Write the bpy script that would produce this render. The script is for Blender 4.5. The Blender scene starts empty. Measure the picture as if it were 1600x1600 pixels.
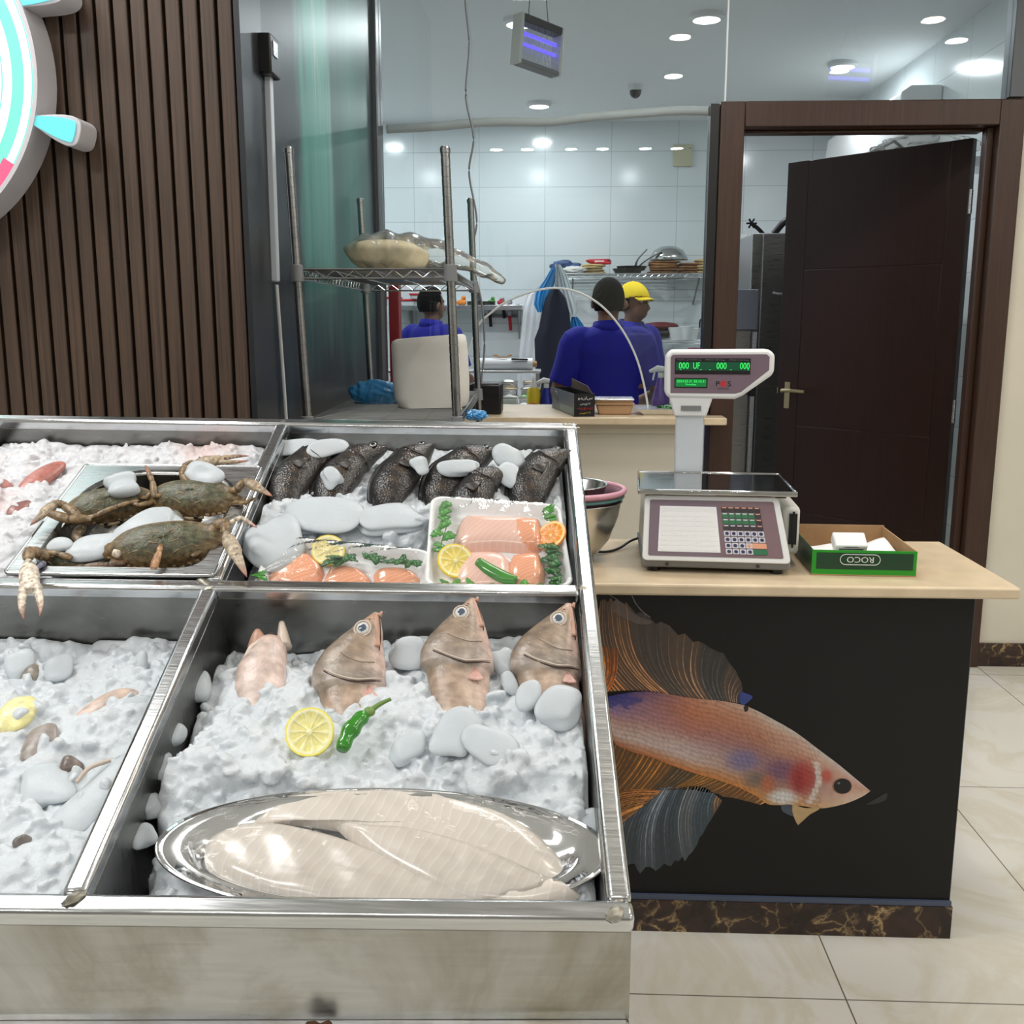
import bpy, math, random
import numpy as np
from mathutils import Matrix, Vector
random.seed(7); rng = np.random.default_rng(7)
scene = bpy.context.scene
COL = scene.collection

# ---------------------------------------------------------------- camera
F = 1600.; PITCH = math.radians(10.6); YAW = math.radians(2.5); EYE = 1.5
cam_d = bpy.data.cameras.new('camera'); cam = bpy.data.objects.new('camera', cam_d); COL.objects.link(cam)
cam.location = (0, 0, EYE); cam.rotation_euler = (math.pi/2-PITCH, 0, YAW)
cam_d.sensor_width = 36; cam_d.sensor_fit = 'HORIZONTAL'; cam_d.lens = 36*F/1600; cam_d.clip_start = .02
scene.camera = cam

# ---------------------------------------------------------------- world, light, exposure
world = bpy.data.worlds.new('world'); scene.world = world; world.use_nodes = True
bg = world.node_tree.nodes['Background']; bg.inputs[0].default_value = (.80, .86, 1, 1); bg.inputs[1].default_value = .55
vs = scene.view_settings
vs.view_transform = 'Standard'; vs.look = 'None'; vs.gamma = 1; vs.use_curve_mapping = False; vs.exposure = -0.90
try: scene.display_settings.display_device = 'sRGB'
except Exception: pass

CEIL = 3.2
def lamp(name, loc, power, size, color=(1, .97, .92), shape='DISK', size_y=None, rot=(0, 0, 0)):
    l = bpy.data.lights.new(name, 'AREA'); l.shape = shape; l.size = size; l.energy = power; l.color = color
    if size_y: l.size_y = size_y
    o = bpy.data.objects.new(name, l); COL.objects.link(o); o.location = loc; o.rotation_euler = rot
    return o
# unseen fill panels added on the shop ceiling, kept out of the glass's reflection; each hangs in a panel fixture built below
FILL_PANELS = [(-1.9, .4, 1.2, .3, 60), (-1.75, 1.9, 1.2, .3, 46), (.35, 3.25, 1.2, .3, 34), (4.0, 1.2, .3, 1.2, 60), (-2.6, -2.6, 1.2, .3, 60), (4.2, -2.2, .3, 1.2, 50)]
for (x, y, sx, sy, pw) in FILL_PANELS:
    lamp('fill_panel_lamp', (x, y, CEIL-.045), pw, sx, (1, .99, .975), 'RECTANGLE', sy)
# downlights: (x, y, warm)
SHOP_DOWN = [(-.62, -1.75, 0), (-.31, -1.75, 0), (.12, -1.75, 0), (.43, -1.75, 0), (.85, -1.75, 0), (1.16, -1.75, 0), (.72, 2.3, 1), (.79, 1.3, 0), (2.1, 2.6, 1), (2.75, 2.5, 1), (1.9, 1.4, 0), (2.4, 2.15, 0)]
KIT_DOWN = [(.83, 6.25), (-.23, 6.3), (-.16, 8.6), (-1.5, 6.3), (1.9, 7.4), (-1.6, 8.4)]
for (x, y, w) in SHOP_DOWN:
    lamp('downlight_lamp', (x, y, CEIL-.038), 11, .12, (1, .88, .72) if w else (1, .98, .95))
for (x, y) in KIT_DOWN:
    lamp('kitchen_downlight_lamp', (x, y, CEIL-.038), 28, .15, (.92, .97, 1))

# ---------------------------------------------------------------- projection helpers (a pixel of the photograph -> a point in the room)
_cp, _sp, _cy, _sy = math.cos(PITCH), math.sin(PITCH), math.cos(YAW), math.sin(YAW)
_Z = np.array([[_cy, -_sy, 0], [_sy, _cy, 0], [0, 0, 1]])
CR, CF, CU = _Z@np.array([1, 0, 0.]), _Z@np.array([0, _cp, -_sp]), _Z@np.array([0, _sp, _cp])
CAM = np.array([0, 0, EYE])
def ray(x, y): return CF+CR*(x-800)/F-CU*(y-800)/F
def onY(x, y, Y): r = ray(x, y); return CAM+r*(Y/r[1])
def onZ(x, y, z): r = ray(x, y); return CAM+r*((z-EYE)/r[2])
def onX(x, y, X): r = ray(x, y); return CAM+r*(X/r[0])
# the sloping display's own frame: u to the right, v up the slope, n out of the trays; origin at its front right corner
_v = ray(806, -159); DV = _v/np.linalg.norm(_v)
DA = CAM+ray(985, 1420)*1.08
_rl = ray(0, 1408); _B = CAM+_rl*(((DA-CAM)@DV)/(_rl@DV))
DU = DA-_B; DU /= np.linalg.norm(DU); DN = np.cross(DU, DV)
def D(u, v, n=0.): return DA+DU*u+DV*v+DN*n
def Dp(x, y, n=0.):
    r = ray(x, y); return CAM+r*(((DA-CAM)@DN+n)/(r@DN))
def toD(p): q = np.asarray(p)-DA; return np.array([q@DU, q@DV, q@DN])
def Duv(x, y, n=0.): return toD(Dp(x, y, n))
XD = np.eye(4); XD[:3, 0] = DU; XD[:3, 1] = DV; XD[:3, 2] = DN; XD[:3, 3] = DA      # display frame -> world

def unit(a): a = np.asarray(a, float); return a/(np.linalg.norm(a)+1e-12)
def xf(loc=(0, 0, 0), rz=0., rx=0., ry=0., s=1.):
    m = Matrix.Translation(Vector([float(c) for c in loc])) @ Matrix.Rotation(rz, 4, 'Z') @ Matrix.Rotation(rx, 4, 'X') @ Matrix.Rotation(ry, 4, 'Y') @ Matrix.Scale(s, 4)
    return np.array(m)
def frame(o, x, y, z):
    m = np.eye(4); m[:3, 0] = x; m[:3, 1] = y; m[:3, 2] = z; m[:3, 3] = o; return m
def lin(c):
    if isinstance(c, str): c = [int(c[i:i+2], 16) for i in (0, 2, 4)]
    c = np.asarray(c[:3], float)/255.
    return tuple(np.where(c <= .04045, c/12.92, ((c+.055)/1.055)**2.4))

# ---------------------------------------------------------------- mesh accumulator
def cr(pts, m=8):
    """smooth curve through points"""
    P = np.asarray(pts, float)
    if len(P) < 3: return np.array([P[0]+(P[-1]-P[0])*t for t in np.linspace(0, 1, m+1)])
    Q = np.vstack([2*P[0]-P[1], P, 2*P[-1]-P[-2]]); out = []
    for i in range(1, len(Q)-2):
        p0, p1, p2, p3 = Q[i-1:i+3]
        for t in np.linspace(0, 1, m, endpoint=False):
            out.append(.5*(2*p1+(p2-p0)*t+(2*p0-5*p1+4*p2-p3)*t*t+(3*p1-p0-3*p2+p3)*t**3))
    out.append(P[-1]); return np.array(out)
def frames(P, up):
    P = np.asarray(P, float); T = np.gradient(P, axis=0); out = []; up = np.asarray(up, float); prev = None
    for i in range(len(P)):
        t = unit(T[i]); s = np.cross(t, up)
        if np.linalg.norm(s) < 1e-3: s = prev if prev is not None else np.cross(t, [.3, .9, .2])
        s = unit(s); prev = s; out.append((t, s, unit(np.cross(s, t))))
    return out
_ICO = {}
def ico(sub):
    if sub in _ICO: return _ICO[sub]
    t = (1+5**.5)/2
    V = [np.array(v, float) for v in [(-1,t,0),(1,t,0),(-1,-t,0),(1,-t,0),(0,-1,t),(0,1,t),(0,-1,-t),(0,1,-t),(t,0,-1),(t,0,1),(-t,0,-1),(-t,0,1)]]
    V = [unit(v) for v in V]
    Fc = [(0,11,5),(0,5,1),(0,1,7),(0,7,10),(0,10,11),(1,5,9),(5,11,4),(11,10,2),(10,7,6),(7,1,8),(3,9,4),(3,4,2),(3,2,6),(3,6,8),(3,8,9),(4,9,5),(2,4,11),(6,2,10),(8,6,7),(9,8,1)]
    for _ in range(sub):
        c = {}; N = []
        def mid(a, b):
            k = (min(a, b), max(a, b))
            if k not in c: c[k] = len(V); V.append(unit(V[a]+V[b]))
            return c[k]
        for a, b, d in Fc:
            e, f, g = mid(a, b), mid(b, d), mid(d, a); N += [(a, e, g), (b, f, e), (d, g, f), (e, f, g)]
        Fc = N
    _ICO[sub] = (np.array(V), Fc); return _ICO[sub]
class M:
    def __init__(s): s.v = []; s.f = []; s.c = []; s.m = []; s.n = 0; s.mi = 0; s.x = None
    def add(s, V, Fc, col=None):
        V = np.asarray(V, float)
        if s.x is not None: V = V@s.x[:3, :3].T+s.x[:3, 3]
        n = s.n; s.v.append(V); s.f += [tuple(i+n for i in f) for f in Fc]; s.m += [s.mi]*len(Fc)
        if col is None: col = np.ones((len(V), 3))
        col = np.asarray(col, float)
        if col.ndim == 1: col = np.tile(col, (len(V), 1))
        s.c.append(col); s.n += len(V); return s
    def box(s, lo, hi, col=None):
        (a, b, c), (d, e, f) = lo, hi
        V = [(a,b,c),(d,b,c),(d,e,c),(a,e,c),(a,b,f),(d,b,f),(d,e,f),(a,e,f)]
        return s.add(V, [(0,3,2,1),(4,5,6,7),(0,1,5,4),(1,2,6,5),(2,3,7,6),(3,0,4,7)], col)
    def hexa(s, b, t, col=None):
        return s.add(list(b)+list(t), [(0,3,2,1),(4,5,6,7),(0,1,5,4),(1,2,6,5),(2,3,7,6),(3,0,4,7)], col)
    def bar(s, a, b, w, h, up=(0, 0, 1), col=None):
        a = np.asarray(a, float); b = np.asarray(b, float); t = unit(b-a); sd = unit(np.cross(t, up)); u = np.cross(sd, t)
        q = lambda p: [p-sd*w/2-u*h/2, p+sd*w/2-u*h/2, p+sd*w/2+u*h/2, p-sd*w/2+u*h/2]
        A, Bq = q(a), q(b)
        return s.add(A+Bq, [(0,1,2,3),(7,6,5,4),(4,5,1,0),(5,6,2,1),(6,7,3,2),(7,4,0,3)], col)
    def loft(s, P, A, B=None, up=(0, 0, 1), seg=12, cap=True, col=None, B2=None, closed=False, A2=None, pw=1.):
        """rings along P; A half width sideways (A2 the other side), B half height up (B2 down)"""
        P = np.asarray(P, float); n = len(P); A = np.broadcast_to(np.asarray(A, float), n); B = A if B is None else np.broadcast_to(np.asarray(B, float), n)
        B2 = B if B2 is None else np.broadcast_to(np.asarray(B2, float), n); A2 = A if A2 is None else np.broadcast_to(np.asarray(A2, float), n)
        fr = frames(P, up); th = np.arange(seg)*2*np.pi/seg; V = []
        c, sn = np.cos(th), np.sin(th)
        if pw != 1.: c = np.sign(c)*np.abs(c)**pw; sn = np.sign(sn)*np.abs(sn)**pw
        for i in range(n):
            t, sd, u = fr[i]
            V.append(P[i]+np.outer(np.where(c > 0, A[i], A2[i])*c, sd)+np.outer(np.where(sn > 0, B[i], B2[i])*sn, u))
        V = np.vstack(V); Fc = []
        for i in range(n-1 if not closed else n):
            j = (i+1) % n
            for k in range(seg):
                l = (k+1) % seg; Fc.append((i*seg+k, j*seg+k, j*seg+l, i*seg+l))
        if cap and not closed: Fc.append(tuple(range(seg))); Fc.append(tuple((n-1)*seg+k for k in reversed(range(seg))))
        if col is not None:
            col = np.asarray(col, float)
            if col.ndim == 2 and len(col) == n: col = np.repeat(col, seg, axis=0)
        return s.add(V, Fc, col)
    def tube(s, P, r, seg=8, up=(0, 0, 1), col=None, cap=True, closed=False): return s.loft(P, r, None, up, seg, cap, col, None, closed)
    def cyl(s, a, b, r, r2=None, seg=20, col=None):
        a = np.asarray(a, float); b = np.asarray(b, float); up = (0, 0, 1) if abs(unit(b-a)[2]) < .9 else (0, 1, 0)
        return s.loft([a, b], [r, r if r2 is None else r2], None, up, seg, True, col)
    def lathe(s, prof, o=(0, 0, 0), seg=32, col=None, sx=1., sy=1.):
        V = []; Fc = []; n = len(prof)
        for k in range(seg):
            a = 2*np.pi*k/seg
            for (r, z) in prof: V.append((o[0]+r*math.cos(a)*sx, o[1]+r*math.sin(a)*sy, o[2]+z))
        for k in range(seg):
            l = (k+1) % seg
            for i in range(n-1): Fc.append((k*n+i, l*n+i, l*n+i+1, k*n+i+1))
        if prof[0][0] > 1e-6: Fc.append(tuple(k*n for k in reversed(range(seg))))
        if prof[-1][0] > 1e-6: Fc.append(tuple(k*n+n-1 for k in range(seg)))
        return s.add(V, Fc, col)
    def ball(s, c, r, sub=2, col=None, rot=None, noise=0., pw=1.):
        V, Fc = ico(sub); V = V.copy()
        if pw != 1.: V = np.sign(V)*np.abs(V)**pw
        if noise:
            for _ in range(4):
                d = unit(rng.normal(size=3)); V = V*(1+noise*np.sin(V@d*rng.uniform(1.5, 4)+rng.uniform(0, 6)))[:, None]
        V = V*np.asarray(r)
        if rot is not None: V = V@np.asarray(rot).T
        return s.add(V+np.asarray(c), Fc, col)
    def prism(s, pts, d, col=None):
        """polygon pts (3D) extruded by vector d"""
        P = np.asarray(pts, float); n = len(P)
        return s.add(np.vstack([P, P+np.asarray(d)]), [tuple(reversed(range(n))), tuple(range(n, 2*n))]+[(i, (i+1) % n, n+(i+1) % n, n+i) for i in range(n)], col)
    def poly(s, pts, col=None): return s.add(pts, [tuple(range(len(pts)))], col)
    def grid(s, G, col=None, thick=None):
        """G: (a,b,3) array of points"""
        a, b, _ = G.shape; V = G.reshape(-1, 3); Fc = [(i*b+j, (i+1)*b+j, (i+1)*b+j+1, i*b+j+1) for i in range(a-1) for j in range(b-1)]
        return s.add(V, Fc, col)
def rot_rand():
    q = rng.normal(size=4); q /= np.linalg.norm(q); w, x, y, z = q
    return np.array([[1-2*(y*y+z*z), 2*(x*y-z*w), 2*(x*z+y*w)], [2*(x*y+z*w), 1-2*(x*x+z*z), 2*(y*z-x*w)], [2*(x*z-y*w), 2*(y*z+x*w), 1-2*(x*x+y*y)]])

def mk(name, m, mat, parent=None, label=None, cat=None, group=None, kind=None, bevel=0., ang=40, sub=0, smooth=True, solid=0., remesh=0.):
    """links the accumulated shape as ONE mesh object whose origin is at its base"""
    V = np.vstack(m.v); lo, hi = V.min(0), V.max(0); o = np.array([(lo[0]+hi[0])/2, (lo[1]+hi[1])/2, lo[2]])
    me = bpy.data.meshes.new(name); me.from_pydata((V-o).tolist(), [], m.f)
    c = np.vstack(m.c)
    if not np.all(c == 1):
        at = me.color_attributes.new('Col', 'FLOAT_COLOR', 'POINT'); at.data.foreach_set('color', np.hstack([c, np.ones((len(c), 1))]).astype(np.float32).ravel())
    for k in (mat if isinstance(mat, (list, tuple)) else [mat]): me.materials.append(k)
    if max(m.m) > 0: me.polygons.foreach_set('material_index', m.m)
    me.polygons.foreach_set('use_smooth', [smooth]*len(m.f)); me.update()
    if smooth and ang < 180: me.set_sharp_from_angle(angle=math.radians(ang))
    ob = bpy.data.objects.new(name, me); COL.objects.link(ob)
    if parent is not None:
        ob.parent = parent; ob.location = o-np.array(parent['_o'])
    else: ob.location = o
    ob['_o'] = [float(k) for k in o]
    meta(ob, label, cat, group, kind)
    if remesh:
        md = ob.modifiers.new('union', 'REMESH'); md.mode = 'VOXEL'; md.voxel_size = remesh; md.use_smooth_shade = True
        md = ob.modifiers.new('soft', 'SMOOTH'); md.factor = .5; md.iterations = 4
    if bevel:
        md = ob.modifiers.new('bevel', 'BEVEL'); md.width = bevel; md.segments = 2; md.limit_method = 'ANGLE'; md.angle_limit = math.radians(35)
    if sub:
        md = ob.modifiers.new('sub', 'SUBSURF'); md.levels = sub; md.render_levels = sub
    if solid:
        md = ob.modifiers.new('solid', 'SOLIDIFY'); md.thickness = solid; md.offset = 0
    return ob
def meta(ob, label, cat, group, kind):
    if label: ob['label'] = label
    if cat: ob['category'] = cat
    if group: ob['group'] = group
    if kind: ob['kind'] = kind
def T(name, label, cat, loc, group=None, kind=None):
    o = bpy.data.objects.new(name, None); COL.objects.link(o); o.empty_display_size = .05
    o.location = [float(c) for c in loc]; o['_o'] = [float(c) for c in loc]; meta(o, label, cat, group, kind); return o
def S(name, m, mat, parent=None, **k): return mk(name, m, mat, parent, kind=None if parent is not None else 'structure', **k)
def text(s, body, o, xd, yd, h, w=None, depth=.0006, flip=False):
    """adds lettering to accumulator s: o the middle of the word, xd/yd its directions, h letter height, w total width"""
    cu = bpy.data.curves.new('letters', 'FONT'); cu.body = body; cu.align_x = 'CENTER'; cu.size = 1; cu.resolution_u = 3
    ob = bpy.data.objects.new('letters', cu); COL.objects.link(ob)
    me = bpy.data.meshes.new_from_object(ob, preserve_all_data_layers=False, depsgraph=bpy.context.evaluated_depsgraph_get())
    V = np.array([v.co[:] for v in me.vertices]); Fc = [tuple(p.vertices) for p in me.polygons]
    bpy.data.objects.remove(ob); bpy.data.curves.remove(cu); bpy.data.meshes.remove(me)
    if not len(V): return s
    lo, hi = V.min(0), V.max(0); c = (lo+hi)/2; k = h/max(hi[1]-lo[1], 1e-6); kx = k if w is None else w/max(hi[0]-lo[0], 1e-6)
    xd, yd = unit(xd), unit(yd); nz = np.cross(xd, yd)
    P = np.asarray(o, float)+np.outer((V[:, 0]-c[0])*kx, xd)+np.outer((V[:, 1]-c[1])*k, yd)+nz*depth
    return s.add(P, Fc)

# ---------------------------------------------------------------- materials
class Nt:
    def __init__(s, name):
        s.mat = bpy.data.materials.new(name); s.mat.use_nodes = True; s.t = s.mat.node_tree; s.b = s.t.nodes['Principled BSDF']; s.out = s.t.nodes['Material Output']
    def n(s, typ, **k):
        nd = s.t.nodes.new(typ)
        for a, v in k.items():
            if a in ('ins',):
                for q, w in v.items(): nd.inputs[q].default_value = w
            else: setattr(nd, a, v)
        return nd
    def l(s, a, b): s.t.links.new(a, b)
    def obj(s, scale=(1, 1, 1), rot=(0, 0, 0), loc=(0, 0, 0), src='Object'):
        c = s.n('ShaderNodeTexCoord'); m = s.n('ShaderNodeMapping'); m.inputs['Scale'].default_value = scale; m.inputs['Rotation'].default_value = rot; m.inputs['Location'].default_value = loc
        s.l(c.outputs[src], m.inputs['Vector']); return m.outputs['Vector']
    def geo(s, scale=(1, 1, 1), loc=(0, 0, 0)):
        c = s.n('ShaderNodeNewGeometry'); m = s.n('ShaderNodeMapping'); m.inputs['Scale'].default_value = scale; m.inputs['Location'].default_value = loc
        s.l(c.outputs['Position'], m.inputs['Vector']); return m.outputs['Vector']
    def noise(s, vec, scale, detail=4, rough=.5, dist=0.):
        nd = s.n('ShaderNodeTexNoise'); nd.inputs['Scale'].default_value = scale; nd.inputs['Detail'].default_value = detail; nd.inputs['Roughness'].default_value = rough; nd.inputs['Distortion'].default_value = dist
        if vec is not None: s.l(vec, nd.inputs['Vector'])
        return nd.outputs['Fac']
    def ramp(s, fac, stops, interp='LINEAR'):
        r = s.n('ShaderNodeValToRGB'); r.color_ramp.interpolation = interp; el = r.color_ramp.elements
        while len(el) > 1: el.remove(el[-1])
        for i, (p, c) in enumerate(stops):
            e = el[0] if i == 0 else el.new(p)
            e.position = p; e.color = tuple(c)+(1,) if not np.isscalar(c) else (c, c, c, 1)
        s.l(fac, r.inputs[0]); return r.outputs[0]
    def mix(s, f, a, b, mode='MIX'):
        m = s.n('ShaderNodeMix', data_type='RGBA', blend_type=mode)
        for sock, v in ((m.inputs[0], f), (m.inputs[6], a), (m.inputs[7], b)):
            if hasattr(v, 'node'): s.l(v, sock)
            elif np.isscalar(v): sock.default_value = v
            else: sock.default_value = tuple(v)+(1,)
        return m.outputs[2]
    def bump(s, fac, strength=.3, dist=.002, norm=None):
        b = s.n('ShaderNodeBump'); b.inputs['Strength'].default_value = strength; b.inputs['Distance'].default_value = dist; s.l(fac, b.inputs['Height'])
        if norm is not None: s.l(norm, b.inputs['Normal'])
        s.l(b.outputs[0], s.b.inputs['Normal']); return b.outputs[0]
    def set(s, **k):
        names = dict(color='Base Color', rough='Roughness', metal='Metallic', spec='Specular IOR Level', trans='Transmission Weight', ior='IOR', alpha='Alpha', sss='Subsurface Weight', emis='Emission Color', es='Emission Strength', coat='Coat Weight', coatr='Coat Roughness', sssr='Subsurface Radius', ssss='Subsurface Scale', sheen='Sheen Weight')
        for a, v in k.items():
            q = s.b.inputs[names[a]]
            if hasattr(v, 'node'): s.l(v, q)
            elif a in ('color', 'emis'): q.default_value = tuple(v)+(1,)
            else: q.default_value = v
        return s
def pm(name, c, rough=.5, metal=0., nz=0., nscale=20, bump=0., bscale=60, stretch=(1, 1, 1), **k):
    """plain procedural material: colour with slight noise variation and a fine bump"""
    t = Nt(name); c = lin(c) if (isinstance(c, str) or max(c) > 1) else c
    if nz:
        f = t.noise(t.obj(stretch), nscale, 5); lo = tuple(x*(1-nz) for x in c); hi = tuple(min(1, x*(1+nz)) for x in c)
        t.set(color=t.ramp(f, [(.3, lo), (.7, hi)]))
    else: t.set(color=c)
    t.set(rough=rough, metal=metal, **k)
    if bump: t.bump(t.noise(t.obj(stretch), bscale, 4), bump, .002)
    return t.mat
def cm(name, rough=.5, nz=.12, nscale=60, bump=.0, bscale=200, vor=0., vscale=150, **k):
    """material that takes its colour from the mesh's own colour attribute"""
    t = Nt(name); a = t.n('ShaderNodeAttribute', attribute_name='Col'); f = t.noise(t.obj(), nscale, 4)
    t.set(color=t.mix(1., a.outputs['Color'], t.ramp(f, [(.3, 1-nz), (.7, 1+nz)]), 'MULTIPLY'), rough=rough, **k)
    if vor:
        vn = t.n('ShaderNodeTexVoronoi'); vn.inputs['Scale'].default_value = vscale; t.l(t.obj((1, .8, 1)), vn.inputs['Vector']); t.bump(vn.outputs['Distance'], vor, .0015)
    elif bump: t.bump(t.noise(t.obj(), bscale, 4), bump, .002)
    return t.mat
def em(name, c, s):
    t = Nt(name); c = lin(c) if (isinstance(c, str) or max(c) > 1) else c; t.set(color=tuple(min(.8, x*.5) for x in c), emis=c, es=s, rough=.4); return t.mat
def film(name, tint=(1, 1, 1), white=.04, rough=.08, bump=.5, bscale=30, stretch=(1, 1, 1), ior=1.45, alpha_c='ffffff'):
    """thin clear plastic: see-through, glossy at glancing angles, faintly milky"""
    t = Nt(name); tr = t.n('ShaderNodeBsdfTransparent'); tr.inputs[0].default_value = tuple(tint)+(1,)
    gl = t.n('ShaderNodeBsdfGlossy'); gl.inputs['Roughness'].default_value = rough; di = t.n('ShaderNodeBsdfDiffuse'); di.inputs[0].default_value = lin(alpha_c)+(1,)
    fr = t.n('ShaderNodeFresnel'); fr.inputs[0].default_value = ior
    if bump:
        b = t.n('ShaderNodeBump'); b.inputs['Strength'].default_value = bump; b.inputs['Distance'].default_value = .004
        t.l(t.noise(t.obj(stretch), bscale, 3, .55, .6), b.inputs['Height']); t.l(b.outputs[0], gl.inputs['Normal']); t.l(b.outputs[0], fr.inputs['Normal'])
    m1 = t.n('ShaderNodeMixShader'); m1.inputs[0].default_value = white; t.l(tr.outputs[0], m1.inputs[1]); t.l(di.outputs[0], m1.inputs[2])
    m2 = t.n('ShaderNodeMixShader'); t.l(fr.outputs[0], m2.inputs[0]); t.l(m1.outputs[0], m2.inputs[1]); t.l(gl.outputs[0], m2.inputs[2]); t.l(m2.outputs[0], t.out.inputs[0])
    return t.mat
def steel(name, c=.62, rough=.28, stretch=(2, 60, 60), stain=0., br=.15):
    t = Nt(name); v = t.obj(stretch); f = t.noise(v, 6, 4)
    t.set(metal=1., color=t.ramp(f, [(.3, (c*.86, c*.88, c*.9)), (.7, (c, c*1.01, c*1.02))]), rough=t.ramp(f, [(.25, rough*.7), (.75, rough*1.3)]))
    if stain:
        g = t.noise(t.obj(), 3.2, 6, .6, .8); t.set(color=t.mix(t.ramp(g, [(.42, 0.), (.52, stain*.6), (.58, stain*.25), (.72, stain)]), (c*.95, c*.95, c*.92), (.50*c, .45*c, .33*c)))
    t.bump(f, br, .0005); return t.mat

MT = {}
MT['steel'] = steel('brushed_steel', .60, .30)
MT['steel_rim'] = steel('polished_rim_steel', .66, .20)
MT['steel_tray'] = steel('dull_tray_steel', .30, .34, (3, 40, 3), .4)
MT['steel_dark'] = steel('dark_steel', .25, .32)
MT['steel_polished'] = steel('polished_platter_steel', .78, .10, (4, 4, 4), 0, .03)
MT['chrome'] = steel('rack_chrome', .40, .2, (4, 4, 4), .0)
MT['white_plastic'] = pm('white_plastic', (228, 230, 230), .38)
MT['offwhite'] = pm('offwhite_plastic', (214, 214, 208), .45)
MT['black'] = pm('black_plastic', (14, 14, 16), .4)
MT['dark_grey'] = pm('dark_grey_plastic', (52, 53, 55), .5)
MT['grey'] = pm('grey_plastic', (120, 122, 124), .5)
MT['paper'] = pm('white_paper', (238, 238, 238), .7)
MT['red'] = pm('red_plastic', (190, 24, 40), .4)
MT['blue'] = pm('blue_plastic', (22, 40, 150), .4)
MT['yellow'] = pm('yellow_plastic', (226, 200, 30), .35)
# ================================================================ THE SETTING
GY = 4.414                      # plane of the glass front and the door frame
KB = 9.4                        # kitchen back wall
# --- materials of the room
def floor_mat():
    t = Nt('beige_polished_tile'); v = t.geo((1, 1, 1), (-.06, -.99, 0))
    b = t.n('ShaderNodeTexBrick', offset=0, squash=1); b.inputs['Scale'].default_value = 1; b.inputs['Brick Width'].default_value = .6; b.inputs['Row Height'].default_value = 1.1
    b.inputs['Mortar Size'].default_value = .002; b.inputs['Mortar Smooth'].default_value = .2
    b.inputs['Color1'].default_value = lin((218, 216, 209))+(1,); b.inputs['Color2'].default_value = lin((223, 221, 214))+(1,); b.inputs['Mortar'].default_value = lin((112, 105, 94))+(1,)
    t.l(v, b.inputs['Vector'])
    f = t.noise(t.geo((1, 1, 1)), 2.2, 6, .6, 1.2); vein = t.ramp(f, [(.42, (1, 1, 1)), (.5, lin((243, 238, 226))), (.58, (1, 1, 1))])
    t.set(color=t.mix(.8, b.outputs['Color'], vein, 'MULTIPLY'), rough=.16); return t.mat
def tile_mat():
    t = Nt('white_glazed_wall_tile'); c = t.n('ShaderNodeNewGeometry'); sp = t.n('ShaderNodeSeparateXYZ'); t.l(c.outputs['Position'], sp.inputs[0])
    ad = t.n('ShaderNodeMath', operation='ADD'); t.l(sp.outputs[0], ad.inputs[0]); t.l(sp.outputs[1], ad.inputs[1])
    cb = t.n('ShaderNodeCombineXYZ'); t.l(ad.outputs[0], cb.inputs[0]); t.l(sp.outputs[2], cb.inputs[1])
    b = t.n('ShaderNodeTexBrick', offset=0); b.inputs['Scale'].default_value = 1; b.inputs['Brick Width'].default_value = .58; b.inputs['Row Height'].default_value = .295; b.inputs['Mortar Size'].default_value = .003
    b.inputs['Color1'].default_value = lin((224, 230, 232))+(1,); b.inputs['Color2'].default_value = lin((218, 226, 228))+(1,); b.inputs['Mortar'].default_value = lin((186, 194, 197))+(1,)
    t.l(cb.outputs[0], b.inputs['Vector']); t.set(color=b.outputs['Color'], rough=.14); return t.mat
def wood_mat(name, a, b, sc=(60, 60, 1.2), rough=.55, bump=.25):
    t = Nt(name); v = t.obj(sc); f = t.noise(v, 2.2, 8, .65, .6); t.set(color=t.ramp(f, [(.28, lin(a)), (.72, lin(b))]), rough=rough); t.bump(f, bump, .001); return t.mat
def marble_mat():
    t = Nt('dark_emperador_marble'); v = t.geo(); n1 = t.noise(v, 9, 6, .6, 1.); vo = t.n('ShaderNodeTexVoronoi', feature='DISTANCE_TO_EDGE'); vo.inputs['Scale'].default_value = 11
    mv = t.n('ShaderNodeMixRGB', blend_type='ADD'); mv.inputs[0].default_value = .35; t.l(v, mv.inputs[1]); nn = t.n('ShaderNodeTexNoise'); nn.inputs['Scale'].default_value = 7; nn.inputs['Detail'].default_value = 6; t.l(v, nn.inputs['Vector']); t.l(nn.outputs['Color'], mv.inputs[2]); t.l(mv.outputs[0], vo.inputs['Vector'])
    veins = t.ramp(vo.outputs['Distance'], [(0., (1., 1., 1.)), (.035, (.25, .25, .25)), (.09, (0, 0, 0))]); mask = t.mix(1., veins, t.ramp(n1, [(.45, 0.), (.62, 1.)]), 'MULTIPLY')
    t.set(color=t.mix(mask, t.ramp(n1, [(.3, lin((26, 17, 14))), (.7, lin((66, 45, 35)))]), lin((190, 160, 112))), rough=.2); return t.mat
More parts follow.
